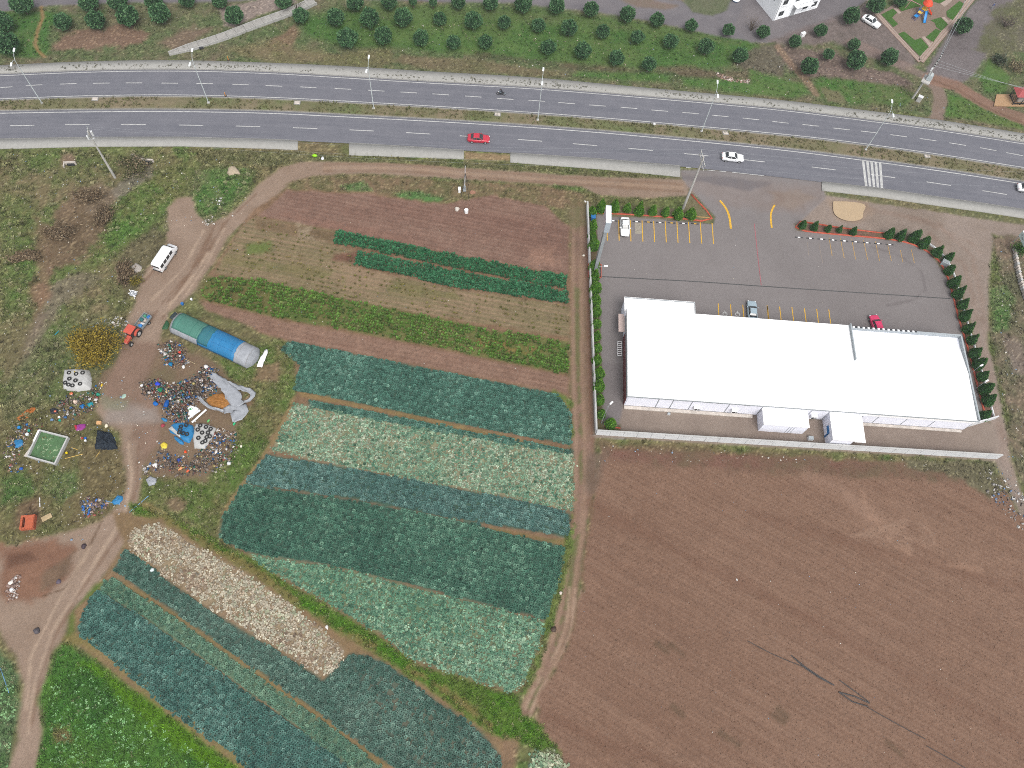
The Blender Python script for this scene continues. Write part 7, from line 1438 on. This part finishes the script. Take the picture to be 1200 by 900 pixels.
# loose litter: nobody could count it
PAL = [(204, 200, 196), (196, 190, 184), (150, 138, 128), (60, 104, 156), (122, 106, 96), (64, 98, 140), (120, 106, 98), (150, 138, 126), (58, 108, 96), (132, 112, 98), (96, 82, 74), (140, 86, 80), (160, 136, 116), (84, 76, 72), (62, 60, 64), (176, 164, 118), (104, 112, 120), (136, 130, 126), (108, 94, 86), (120, 110, 102)]
def litter(name, px, n, label, seed, size=(.07, .42), pal=PAL, pile=.25, flat=.6):
    P = Gs(px); r = np.random.default_rng(seed); lo, hi = P.min(0), P.max(0); pts = np.zeros((0, 2))
    while len(pts) < n:
        q = r.uniform(lo, hi, (n * 3, 2)); d = sdf_poly(P, q[:, 0], q[:, 1]); pts = np.vstack([pts, q[(d > 0) & (r.random(len(d)) < np.clip(.35 + d * .6, 0, 1))]])
    pts = pts[:n]; d = np.clip(sdf_poly(P, pts[:, 0], pts[:, 1]), 0, 2); cube = np.array([(x, y, z) for x in (-.5, .5) for y in (-.5, .5) for z in (-.5, .5)]); Fq = np.array([(0, 1, 3, 2), (4, 6, 7, 5), (0, 4, 5, 1), (2, 3, 7, 6), (0, 2, 6, 4), (1, 5, 7, 3)])
    s = size[0] + (size[1] - size[0]) * r.random(n) ** 2.2; V = cube[None] * np.c_[s, s * r.uniform(.4, 1, n), s * r.uniform(.12, flat, n)][:, None, :] + r.normal(size=(n, 8, 3)) * (s * .16)[:, None, None]
    a = r.uniform(0, 6.28, n); ca, sa = np.cos(a), np.sin(a); Vx = V[..., 0] * ca[:, None] - V[..., 1] * sa[:, None]; Vy = V[..., 0] * sa[:, None] + V[..., 1] * ca[:, None]
    z = Zarr(pts[:, 0], pts[:, 1]) + pile * d * r.random(n) + .04; V = np.stack([Vx + pts[:, :1], Vy + pts[:, 1:], V[..., 2] + z[:, None]], -1); F = (Fq[None] + (np.arange(n) * 8)[:, None, None]).reshape(-1, 4)
    # like colours lie together
    pi = (np.clip(.5 + fbm(pts[:, 0], pts[:, 1], 2.2, seed) * 1.2 + r.normal(size=n) * .28, 0, .999) * len(pal)).astype(int); c = np.array([alb(*q) for q in pal])[pi] * r.uniform(.7, 1.15, (n, 1))
    o = np_mesh(name, V.reshape(-1, 3), F, M_LITTER, np.repeat(c, 8, 0)); return tag(o, label, 'litter', None, 'stuff')
litter('mixed_litter', [(184, 402), (200, 396), (215, 402), (222, 414), (222, 430), (205, 433), (193, 428), (186, 415)], 460, 'mixed litter below the polytunnel', 301)
litter('mixed_litter', [(162, 447), (185, 443), (205, 449), (222, 442), (240, 428), (256, 432), (260, 450), (248, 466), (232, 474), (222, 496), (208, 505), (196, 490), (186, 472), (166, 462)], 2300, 'mixed litter in the main rubbish heap', 302, pile=.35)
litter('mixed_litter', [(186, 520), (200, 530), (225, 535), (240, 515), (255, 500), (280, 508), (276, 535), (262, 552), (230, 556), (205, 558), (190, 552), (168, 562), (166, 545), (182, 538)], 1100, 'mixed litter spread below the blue tarp heap', 303, pile=.15)
litter('mixed_litter', [(80, 462), (100, 458), (118, 448), (122, 462), (112, 480), (95, 486), (88, 492), (66, 486), (62, 470)], 420, 'mixed litter below the left tyre clamp', 304)
litter('mixed_litter', [(12, 500), (30, 492), (48, 490), (50, 500), (36, 515), (24, 530), (18, 548), (28, 552), (10, 556), (2, 530)], 320, 'mixed litter left of the walled pit', 305, pile=.1)
litter('mixed_litter', [(92, 588), (105, 580), (122, 584), (130, 592), (120, 602), (98, 606)], 260, 'grey and blue litter at the track edge', 306, pile=.15, pal=[(150, 130, 120), (120, 104, 98), (70, 110, 170), (180, 170, 160), (140, 90, 80), (90, 84, 80)])
litter('mixed_litter', [(1145, 552), (1168, 545), (1190, 565), (1220, 600), (1220, 640), (1190, 615), (1160, 588)], 260, 'pale litter at the lane corner below the shop wall', 307, pile=.05, pal=[(214, 212, 210), (186, 182, 178), (150, 144, 138), (120, 110, 104), (110, 130, 160)])
litter('mixed_litter', [(5, 690), (18, 672), (24, 676), (20, 700), (8, 706)], 160, 'pale litter in the churned earth at the left edge', 308, pile=.08, pal=[(206, 200, 196), (180, 160, 150), (140, 120, 112)])
WHT = [(226, 224, 218), (208, 204, 196), (190, 178, 164), (214, 206, 190), (150, 170, 190)]
litter('scattered_scraps', [(100, 440), (200, 440), (290, 520), (280, 560), (150, 600), (100, 640), (20, 640), (5, 500), (60, 440)], 620, 'pale scraps strewn over the dump and track', 309, (.06, .26), WHT, 0, .3)
litter('scattered_scraps', [(0, 180), (300, 180), (300, 250), (200, 280), (140, 420), (100, 440), (0, 480)], 650, 'pale scraps strewn over the waste ground', 310, (.05, .24), WHT, 0, .3)
litter('scattered_scraps', [(0, 10), (1190, 150), (1190, 130), (940, 70), (600, 20), (200, 20)], 420, 'pale scraps strewn over the park', 311, (.06, .26), WHT, 0, .3)
litter('scattered_scraps', [(860, 560), (1150, 560), (1200, 640), (1200, 890), (720, 890), (660, 830), (700, 560)], 160, 'pale stones strewn over the ploughed field', 312, (.05, .13), WHT, 0, .5)
litter('scattered_scraps', [(230, 260), (667, 260), (667, 460), (330, 400), (230, 350)], 260, 'pale scraps strewn over the upper plots', 313, (.05, .15), WHT, 0, .4)
litter('scattered_scraps', [(1160, 280), (1215, 290), (1215, 620), (1180, 560), (1175, 470)], 240, 'pale scraps along the right edge', 314, (.06, .26), WHT, 0, .4)
litter('scattered_scraps', [(700, 545), (705, 518), (1165, 545), (1165, 556), (900, 545)], 90, 'pale scraps below the shop wall', 315, (.06, .26), WHT, 0, .4)
litter('scattered_scraps', [(700, 260), (1100, 300), (1120, 390), (710, 340)], 120, 'pale specks on the car park', 316, (.04, .12), WHT, 0, .3)
litter('rubble_spill', [(838, 84), (850, 87), (862, 93), (880, 93), (878, 97), (858, 96), (842, 90)], 260, 'pale pink rubble spilled on the grass by the fifth street lamp', 317, (.1, .4), [(190, 172, 162), (170, 146, 132), (206, 196, 188), (150, 128, 116)], .08, .6)
litter('rubble_spill', [(236, 258), (248, 252), (252, 262), (240, 264)], 60, 'pale rubble at the fork of the track', 318, (.08, .35), [(200, 196, 188), (216, 212, 206), (160, 150, 140)], .05, .5)
litter('rubble_spill', [(252, 232), (260, 230), (262, 240), (254, 242)], 16, 'white scraps in the green patch by the track', 319, (.15, .45), [(226, 226, 224), (210, 206, 200)], .05, .5)
litter('rubble_spill', [(140, 370), (150, 372), (150, 392), (130, 384), (118, 374)], 90, 'pale scraps above the yellow bush', 320, (.08, .4), WHT, .05, .5)
# ------------------------------------------------------------------ crops and wild growth
def leaf_template(kind, seed=0):
    """quads of one plant in unit size: V (k,3), F, shade (k,)"""
    V = []; F = []; S = []; r = np.random.default_rng(seed)
    if kind == 'cabbage':
        for q in range(7):
            a = q * 2 * math.pi / 7 + .3 * r.random(); c, s = math.cos(a), math.sin(a); w = .24; l = .5 + .06 * r.random(); k = len(V)
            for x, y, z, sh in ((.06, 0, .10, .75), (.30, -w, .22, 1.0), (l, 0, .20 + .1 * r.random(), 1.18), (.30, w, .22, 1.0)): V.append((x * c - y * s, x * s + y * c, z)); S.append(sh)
            F.append((k, k + 1, k + 2, k + 3))
        for q in range(4):
            a = q * math.pi / 2 + .4; k = len(V)
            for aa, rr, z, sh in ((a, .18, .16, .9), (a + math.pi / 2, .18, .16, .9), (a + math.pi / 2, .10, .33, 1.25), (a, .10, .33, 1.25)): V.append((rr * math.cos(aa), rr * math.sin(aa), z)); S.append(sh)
            F.append((k, k + 1, k + 2, k + 3))
    elif kind == 'litter_leaf':
        for q in range(5):
            a = r.uniform(0, 6.28); cx_, cy_ = r.normal(size=2) * .28; w, l = .16 + .1 * r.random(), .22 + .12 * r.random(); c, s = math.cos(a), math.sin(a); k = len(V); z = .05 + .1 * r.random(); sh = .8 + .45 * r.random()
            for x, y, dz in ((-l, 0, 0), (0, -w, .05), (l, 0, .02), (0, w, .06)): V.append((cx_ + x * c - y * s, cy_ + x * s + y * c, z + dz)); S.append(sh)
            F.append((k, k + 1, k + 2, k + 3))
    elif kind == 'leafy':
        for q in range(8):
            a = r.uniform(0, 6.28); c, s = math.cos(a), math.sin(a); l = .45 + .2 * r.random(); w = .13; k = len(V); h = .35 + .3 * r.random()
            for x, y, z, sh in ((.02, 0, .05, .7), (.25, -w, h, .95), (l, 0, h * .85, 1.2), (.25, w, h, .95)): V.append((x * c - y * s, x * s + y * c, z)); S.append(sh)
            F.append((k, k + 1, k + 2, k + 3))
    elif kind == 'grass':
        for q in range(6):
            a = r.uniform(0, 6.28); c, s = math.cos(a), math.sin(a); b = r.normal(size=2) * .18; l = .3 + .25 * r.random(); w = .07 + .05 * r.random(); h = .35 + .4 * r.random(); k = len(V)
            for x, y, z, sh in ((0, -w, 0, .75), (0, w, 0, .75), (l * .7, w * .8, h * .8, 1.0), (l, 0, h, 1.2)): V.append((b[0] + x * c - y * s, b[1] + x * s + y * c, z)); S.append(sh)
            F.append((k, k + 1, k + 2, k + 3))
    elif kind == 'clod':
        for q in ((0, 1, 2, 2), ): pass
        o = np.array([(1, 0, 0), (0, 1, 0), (-1, 0, 0), (0, -1, 0), (.3, .2, .8), (-.3, -.2, .8)]) * .5 * (1 + .25 * r.normal(size=(6, 1)))
        V = o.tolist(); F = [(0, 1, 5, 4), (1, 2, 5, 5), (2, 3, 4, 5), (3, 0, 4, 4)]; F = [(0, 1, 4, 4), (1, 2, 5, 4), (2, 3, 5, 5), (3, 0, 4, 5)]; S = [.95] * 4 + [1.05] * 2
    return np.array(V, float), np.array(F), np.array(S)
TEMPL = {k: [leaf_template(k, s) for s in range(5)] for k in ('cabbage', 'litter_leaf', 'leafy', 'grass')}
def clod_t(seed):
    r = np.random.default_rng(seed); o = np.array([(1, 0, 0), (0, 1, 0), (-1, 0, 0), (0, -1, 0), (.35, .2, .7), (-.35, -.2, .7)]) * .5 * (1 + .2 * r.normal(size=(6, 1)))
    return o, np.array([(0, 1, 5, 4), (1, 2, 5, 5), (2, 3, 4, 5), (3, 0, 4, 4)]), np.array([.95] * 4 + [1.08] * 2)
def spread(name, kind, pts, size, c, label, seed=1, zscale=1.0, mtl=None, sink=0.0, leafvar=.28):
    """one mass of many small plants at pts (n,2) with sizes (n,) and colours (n,3)"""
    r = np.random.default_rng(seed); n = len(pts)
    if n == 0: return
    vs_, fs_, cs_ = [], [], []; off = 0; pick = r.integers(0, 5, n)
    for k in range(5):
        V, F, S = TEMPL[kind][k]; idx = np.where(pick == k)[0]; m = len(idx)
        if m == 0: continue
        a = r.uniform(0, 6.28, m); ca, sa = np.cos(a)[:, None], np.sin(a)[:, None]; s = size[idx][:, None]
        x = (V[None, :, 0] * ca - V[None, :, 1] * sa) * s + pts[idx, 0][:, None]; y = (V[None, :, 0] * sa + V[None, :, 1] * ca) * s + pts[idx, 1][:, None]; z = V[None, :, 2] * s * zscale * r.uniform(.8, 1.2, (m, 1)) + (Zarr(pts[idx, 0], pts[idx, 1]) - sink)[:, None]
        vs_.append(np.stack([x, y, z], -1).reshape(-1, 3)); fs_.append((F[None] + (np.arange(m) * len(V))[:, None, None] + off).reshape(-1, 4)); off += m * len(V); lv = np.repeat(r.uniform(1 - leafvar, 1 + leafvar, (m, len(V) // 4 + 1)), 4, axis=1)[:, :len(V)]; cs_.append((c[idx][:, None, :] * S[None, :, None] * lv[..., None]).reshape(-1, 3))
    o = np_mesh(name, np.vstack(vs_), np.vstack(fs_), mtl or M_LEAF, np.clip(np.vstack(cs_), 0, .85)); return tag(o, label, None, None, 'stuff')
def in_poly(px, q, world=False): return sdf_poly(np.asarray(px) if world else Gs(px), q[:, 0], q[:, 1])
def rows_in(px, p0, p1, row, step, jit, seed, edge=.05, wob=.3):
    a = np.array(G(*p0)[:2]); b = np.array(G(*p1)[:2]); u = (b - a) / np.linalg.norm(b - a); v = np.array([-u[1], u[0]]); P = Gs(px); r = np.random.default_rng(seed)
    al = (P - a) @ u; ac = (P - a) @ v; A_, B_ = np.meshgrid(np.arange(al.min() - 1, al.max() + 1, step), np.arange(ac.min() - 1, ac.max() + 1, row), indexing='ij')
    A_ = A_ + r.normal(size=A_.shape) * jit * step; B_ = B_ + r.normal(size=B_.shape) * jit * row + .25 * fbm(A_, B_, 15, seed)
    q = a + A_.reshape(-1, 1) * u + B_.reshape(-1, 1) * v; d = sdf_poly(P, q[:, 0], q[:, 1]) + wob * fbm(q[:, 0], q[:, 1], 3, seed) * 2
    return q[d > edge]
def colmix(q, cols, seed, scale=7.0, jitter=.16, contrast=.6):
    """cols: list of photo colours; smooth patches plus plant-to-plant jitter"""
    r = np.random.default_rng(seed); t = np.clip(.5 + contrast * fbm(q[:, 0], q[:, 1], scale, seed) + .22 * r.normal(size=len(q)), 0, .999) * (len(cols) - 1); k = t.astype(int); f = (t - k)[:, None]; C_ = np.array([alb(*c) for c in cols])
    return (C_[k] * (1 - f) + C_[np.minimum(k + 1, len(cols) - 1)] * f) * (1 + jitter * r.normal(size=(len(q), 1)))
total = 0
def crop(name, kind, px, p0, p1, row, step, size, cols, label, seed, gap=.0, jit=.11, thr=None, **k):
    global total
    q = rows_in(px, p0, p1, row, step, jit, seed); r = np.random.default_rng(seed + 9)
    g = fbm(q[:, 0], q[:, 1], 2.5, seed + 4) + .25 * r.normal(size=len(q)); q = q[g > (thr if thr is not None else -9)]; q = q[r.random(len(q)) > gap]; total += len(q)
    return spread(name, kind, q, size * r.uniform(.75, 1.25, len(q)), colmix(q, cols, seed), label, seed, **k)
R1, R2 = (300, 326), (667, 399)
CAB = [(52, 82, 72), (66, 98, 86), (76, 108, 96), (104, 134, 120)]
crop('kale', 'leafy', [(396, 270), (533, 299), (664, 324), (664, 339), (533, 314), (390, 285)], R1, R2, .42, .38, .75, [(44, 84, 58), (56, 102, 70), (70, 116, 84)], 'dark green kale, upper of the two kale strips', 501)
crop('kale', 'leafy', [(421, 295), (533, 317), (667, 342), (667, 357), (533, 337), (415, 310)], R1, R2, .42, .38, .75, [(46, 86, 60), (58, 104, 74), (72, 118, 88)], 'dark green kale, lower of the two kale strips', 502)
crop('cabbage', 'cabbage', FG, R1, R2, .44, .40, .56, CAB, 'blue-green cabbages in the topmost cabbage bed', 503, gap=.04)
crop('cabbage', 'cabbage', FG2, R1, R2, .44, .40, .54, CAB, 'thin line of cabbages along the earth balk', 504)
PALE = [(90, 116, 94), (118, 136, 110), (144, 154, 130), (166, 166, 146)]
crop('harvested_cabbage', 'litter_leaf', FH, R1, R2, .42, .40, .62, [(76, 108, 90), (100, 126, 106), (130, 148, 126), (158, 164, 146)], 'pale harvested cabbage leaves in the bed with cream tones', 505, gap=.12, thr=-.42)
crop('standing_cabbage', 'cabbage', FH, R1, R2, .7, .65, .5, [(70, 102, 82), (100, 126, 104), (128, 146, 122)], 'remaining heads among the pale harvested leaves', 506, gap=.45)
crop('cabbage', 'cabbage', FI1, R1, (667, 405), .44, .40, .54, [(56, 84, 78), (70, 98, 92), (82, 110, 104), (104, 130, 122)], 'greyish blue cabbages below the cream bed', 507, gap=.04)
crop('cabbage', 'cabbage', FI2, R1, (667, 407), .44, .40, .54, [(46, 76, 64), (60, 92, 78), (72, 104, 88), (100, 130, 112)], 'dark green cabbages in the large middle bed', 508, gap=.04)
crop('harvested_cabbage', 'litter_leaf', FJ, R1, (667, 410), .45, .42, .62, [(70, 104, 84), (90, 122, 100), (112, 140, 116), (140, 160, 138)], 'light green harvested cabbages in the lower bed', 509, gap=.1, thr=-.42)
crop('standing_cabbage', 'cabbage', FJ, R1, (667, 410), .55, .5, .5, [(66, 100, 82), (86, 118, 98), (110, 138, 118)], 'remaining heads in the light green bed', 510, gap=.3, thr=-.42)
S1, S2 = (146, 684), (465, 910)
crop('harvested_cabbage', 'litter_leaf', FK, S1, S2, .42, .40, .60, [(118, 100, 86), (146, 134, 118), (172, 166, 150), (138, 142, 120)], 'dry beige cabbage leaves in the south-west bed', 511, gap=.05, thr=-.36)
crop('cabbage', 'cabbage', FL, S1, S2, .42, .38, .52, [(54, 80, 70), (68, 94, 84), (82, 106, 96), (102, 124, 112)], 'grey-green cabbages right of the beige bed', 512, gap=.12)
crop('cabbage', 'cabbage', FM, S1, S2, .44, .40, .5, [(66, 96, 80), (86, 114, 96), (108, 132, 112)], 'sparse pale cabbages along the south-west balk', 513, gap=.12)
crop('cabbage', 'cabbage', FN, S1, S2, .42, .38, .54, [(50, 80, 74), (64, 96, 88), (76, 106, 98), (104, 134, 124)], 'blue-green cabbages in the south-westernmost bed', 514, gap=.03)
crop('harvested_cabbage', 'litter_leaf', [(625, 882), (650, 880), (666, 896), (660, 912), (618, 912)], R1, R2, .45, .45, .8, PALE, 'pale cabbage leaves at the bottom edge', 515)
crop('weedy_greens', 'leafy', FE, R1, R2, .55, .5, .72, [(72, 86, 46), (80, 110, 52), (92, 122, 62), (108, 114, 74)], 'weedy green strip across the plots', 516, thr=-.22)
crop('weedy_greens', 'leafy', FD, R1, R2, .9, .5, .5, [(92, 96, 56), (112, 108, 66), (128, 112, 80)], 'sparse weeds in the stubble rows', 517, gap=.55, thr=.02)
# wild growth takes the colour of the ground it stands on, a little stronger
def wild(name, px, dens, size, label, seed, kind='grass', thr=-.9, boost=1.05, green=None, zs=.7, avoid=(), straw=.22):
    global total
    P = Gs(px); r = np.random.default_rng(seed); lo, hi = P.min(0), P.max(0); n = int(dens * np.prod(hi - lo)); q = r.uniform(lo, hi, (n, 2)); keep = sdf_poly(P, q[:, 0], q[:, 1]) > 0
    i = np.clip(np.round((q[:, 0] - gx[0]) / STEP).astype(int), 0, NX - 1); j = np.clip(np.round((q[:, 1] - gy[0]) / STEP).astype(int), 0, NY - 1)
    c = C[i, j]; gr = c[:, 1] - c[:, 0] * .93; keep &= (gr > -.004 + .008 * r.normal(size=n))
    keep &= (fbm(q[:, 0], q[:, 1], 3, seed) + .2 * r.normal(size=n)) > thr
    for nm in ('dirt_track', 'vegetable_plot', 'ploughed_field', 'parking_lot', 'service_yard', 'park_lane', 'earth_yard'):
        if nm not in avoid: keep &= LAB[i, j] != LABELS.index(nm)
    q = q[keep]; c = c[keep]; total += len(q); jn = np.random.default_rng(seed + 1).normal(size=(len(q), 1)); t = np.clip(.25 + .35 * jn, 0, .8)
    c = c * boost * 1.12 * (1 + .22 * jn); st_ = np.random.default_rng(seed + 2).random(len(q)) < straw; c[st_] = c[st_] * .5 + alb(150, 146, 118) * .5
    return spread(name, kind, q, size * r.uniform(.5, 1.5, len(q)), c, label, seed, zs, M_GRASS, .03)
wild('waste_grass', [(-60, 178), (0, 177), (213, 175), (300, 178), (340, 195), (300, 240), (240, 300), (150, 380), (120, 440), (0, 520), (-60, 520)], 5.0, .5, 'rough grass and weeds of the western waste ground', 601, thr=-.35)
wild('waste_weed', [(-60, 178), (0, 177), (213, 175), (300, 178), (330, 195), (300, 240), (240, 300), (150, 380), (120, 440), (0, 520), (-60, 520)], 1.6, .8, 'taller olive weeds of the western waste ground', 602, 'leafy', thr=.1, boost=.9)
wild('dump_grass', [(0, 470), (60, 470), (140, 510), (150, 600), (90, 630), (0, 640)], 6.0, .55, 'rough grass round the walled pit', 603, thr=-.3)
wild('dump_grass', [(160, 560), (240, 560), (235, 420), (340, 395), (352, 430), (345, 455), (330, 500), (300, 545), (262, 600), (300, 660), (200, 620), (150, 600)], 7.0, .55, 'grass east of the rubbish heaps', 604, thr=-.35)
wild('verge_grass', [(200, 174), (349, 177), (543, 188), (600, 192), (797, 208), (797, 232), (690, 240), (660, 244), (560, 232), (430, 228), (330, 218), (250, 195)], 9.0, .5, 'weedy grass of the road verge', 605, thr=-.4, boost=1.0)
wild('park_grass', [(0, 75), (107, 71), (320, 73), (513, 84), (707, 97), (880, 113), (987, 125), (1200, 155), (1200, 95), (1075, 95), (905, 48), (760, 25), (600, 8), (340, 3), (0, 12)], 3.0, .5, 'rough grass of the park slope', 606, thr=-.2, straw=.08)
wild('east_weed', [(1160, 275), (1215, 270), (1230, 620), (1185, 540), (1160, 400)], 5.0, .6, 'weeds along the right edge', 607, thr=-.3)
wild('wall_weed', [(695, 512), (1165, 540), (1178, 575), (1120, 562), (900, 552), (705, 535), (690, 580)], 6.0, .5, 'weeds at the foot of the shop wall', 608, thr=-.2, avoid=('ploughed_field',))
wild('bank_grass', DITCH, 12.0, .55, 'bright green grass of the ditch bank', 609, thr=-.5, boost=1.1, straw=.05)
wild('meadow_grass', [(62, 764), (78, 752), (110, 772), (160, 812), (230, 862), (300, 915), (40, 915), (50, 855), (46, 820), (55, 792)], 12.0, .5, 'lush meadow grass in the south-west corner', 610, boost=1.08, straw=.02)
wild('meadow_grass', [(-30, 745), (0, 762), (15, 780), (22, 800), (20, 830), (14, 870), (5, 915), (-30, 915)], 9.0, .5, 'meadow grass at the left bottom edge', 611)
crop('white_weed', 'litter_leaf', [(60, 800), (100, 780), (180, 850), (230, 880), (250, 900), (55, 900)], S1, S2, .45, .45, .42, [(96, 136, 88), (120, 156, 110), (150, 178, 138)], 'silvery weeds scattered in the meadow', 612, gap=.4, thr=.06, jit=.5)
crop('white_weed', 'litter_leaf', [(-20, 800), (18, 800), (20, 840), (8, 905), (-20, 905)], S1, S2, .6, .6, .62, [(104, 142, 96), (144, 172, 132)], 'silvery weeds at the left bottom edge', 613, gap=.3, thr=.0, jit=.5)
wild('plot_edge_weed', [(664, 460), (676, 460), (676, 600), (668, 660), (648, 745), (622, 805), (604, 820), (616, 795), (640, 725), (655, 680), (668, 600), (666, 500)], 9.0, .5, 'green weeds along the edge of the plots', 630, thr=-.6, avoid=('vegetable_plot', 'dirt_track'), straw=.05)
# median and pavement weeds
def median_growth():
    r = np.random.default_rng(620); n = 2800; t = r.random(n); i = t * (len(med_a) - 1); k = np.floor(i).astype(int).clip(0, len(med_a) - 2); f = (i - k)[:, None]; u = r.uniform(.1, .9, n)[:, None]
    a = med_a[k] * (1 - f) + med_a[k + 1] * f; b = med_b[k] * (1 - f) + med_b[k + 1] * f; q = a * u + b * (1 - u); keep = fbm(q[:, 0], q[:, 1], 4, 621) > -.25; q = q[keep]
    o = spread('median_grass', 'grass', q, .5 * r.uniform(.5, 1.4, len(q)), colmix(q, [(132, 122, 98), (110, 108, 78), (98, 102, 70), (116, 120, 88)], 622, 5), 'dry grass of the median', 623, 1.0, M_GRASS); o.location.z = .2
    P = offset_line(LN_k, .9); n = 3200; i = r.random(n) * (len(P) - 1); k = np.floor(i).astype(int).clip(0, len(P) - 2); q = P[k] * (1 - (i - k)[:, None]) + P[k + 1] * (i - k)[:, None] + r.normal(size=(n, 2)) * .42; q = q[fbm(q[:, 0], q[:, 1], 6, 625) + .2 * r.normal(size=n) > .14]
    o = spread('pavement_weed', 'grass', q, .4 * r.uniform(.4, 1.3, len(q)), colmix(q, [(104, 104, 92), (124, 122, 108)], 626, 5), 'dark weeds in the joints of the far pavement', 627, 1.0, M_GRASS); o.location.z = .2
median_growth()
# clods of the ploughed and tilled soil
TEMPL['clod'] = [clod_t(s) for s in range(5)]
def clods(name, px, dens, size, label, seed):
    global total
    P = Gs(px); r = np.random.default_rng(seed); lo, hi = P.min(0), P.max(0); lo = np.maximum(lo, [-110, -12]); hi = np.minimum(hi, [110, 170]); n = int(dens * np.prod(hi - lo)); q = r.uniform(lo, hi, (n, 2)); q = q[sdf_poly(P, q[:, 0], q[:, 1]) > .2]
    i = np.clip(np.round((q[:, 0] - gx[0]) / STEP).astype(int), 0, NX - 1); j = np.clip(np.round((q[:, 1] - gy[0]) / STEP).astype(int), 0, NY - 1); total += len(q)
    return spread(name, 'clod', q, size * r.uniform(.4, 1.0, len(q)) ** 1.3, C[i, j] * r.uniform(.85, 1.18, (len(q), 1)), label, seed, 1.0, M_TERRAIN, .02)
clods('soil_clod', FQ, 7.0, .26, 'clods of the big ploughed field', 701)
clods('soil_clod', FA, 6.0, .24, 'clods of the bare top plot', 702)
clods('soil_clod', FF, 6.0, .24, 'clods of the bare earth strip', 703)
clods('soil_clod', FD, 5.0, .22, 'clods between the stubble rows', 704)
print('plants and clods', total)
# ------------------------------------------------------------------ a little moist air between the drone and the ground
hz = bpy.data.materials.new('moist_air'); hz.use_nodes = True; hn = hz.node_tree.nodes; hn.remove(hn['Principled BSDF'])
pv = hn.new('ShaderNodeVolumePrincipled'); pv.inputs['Color'].default_value = (.93, .95, .97, 1); pv.inputs['Density'].default_value = 0.00025; pv.inputs['Anisotropy'].default_value = 0.2
hz.node_tree.links.new(pv.outputs[0], hn['Material Output'].inputs['Volume'])
bm = bmesh.new(); box(bm, (0, 60, 61.5), (1000, 1100, 129)); haze = bm_obj('haze', bm, hz); haze['kind'] = 'stuff'
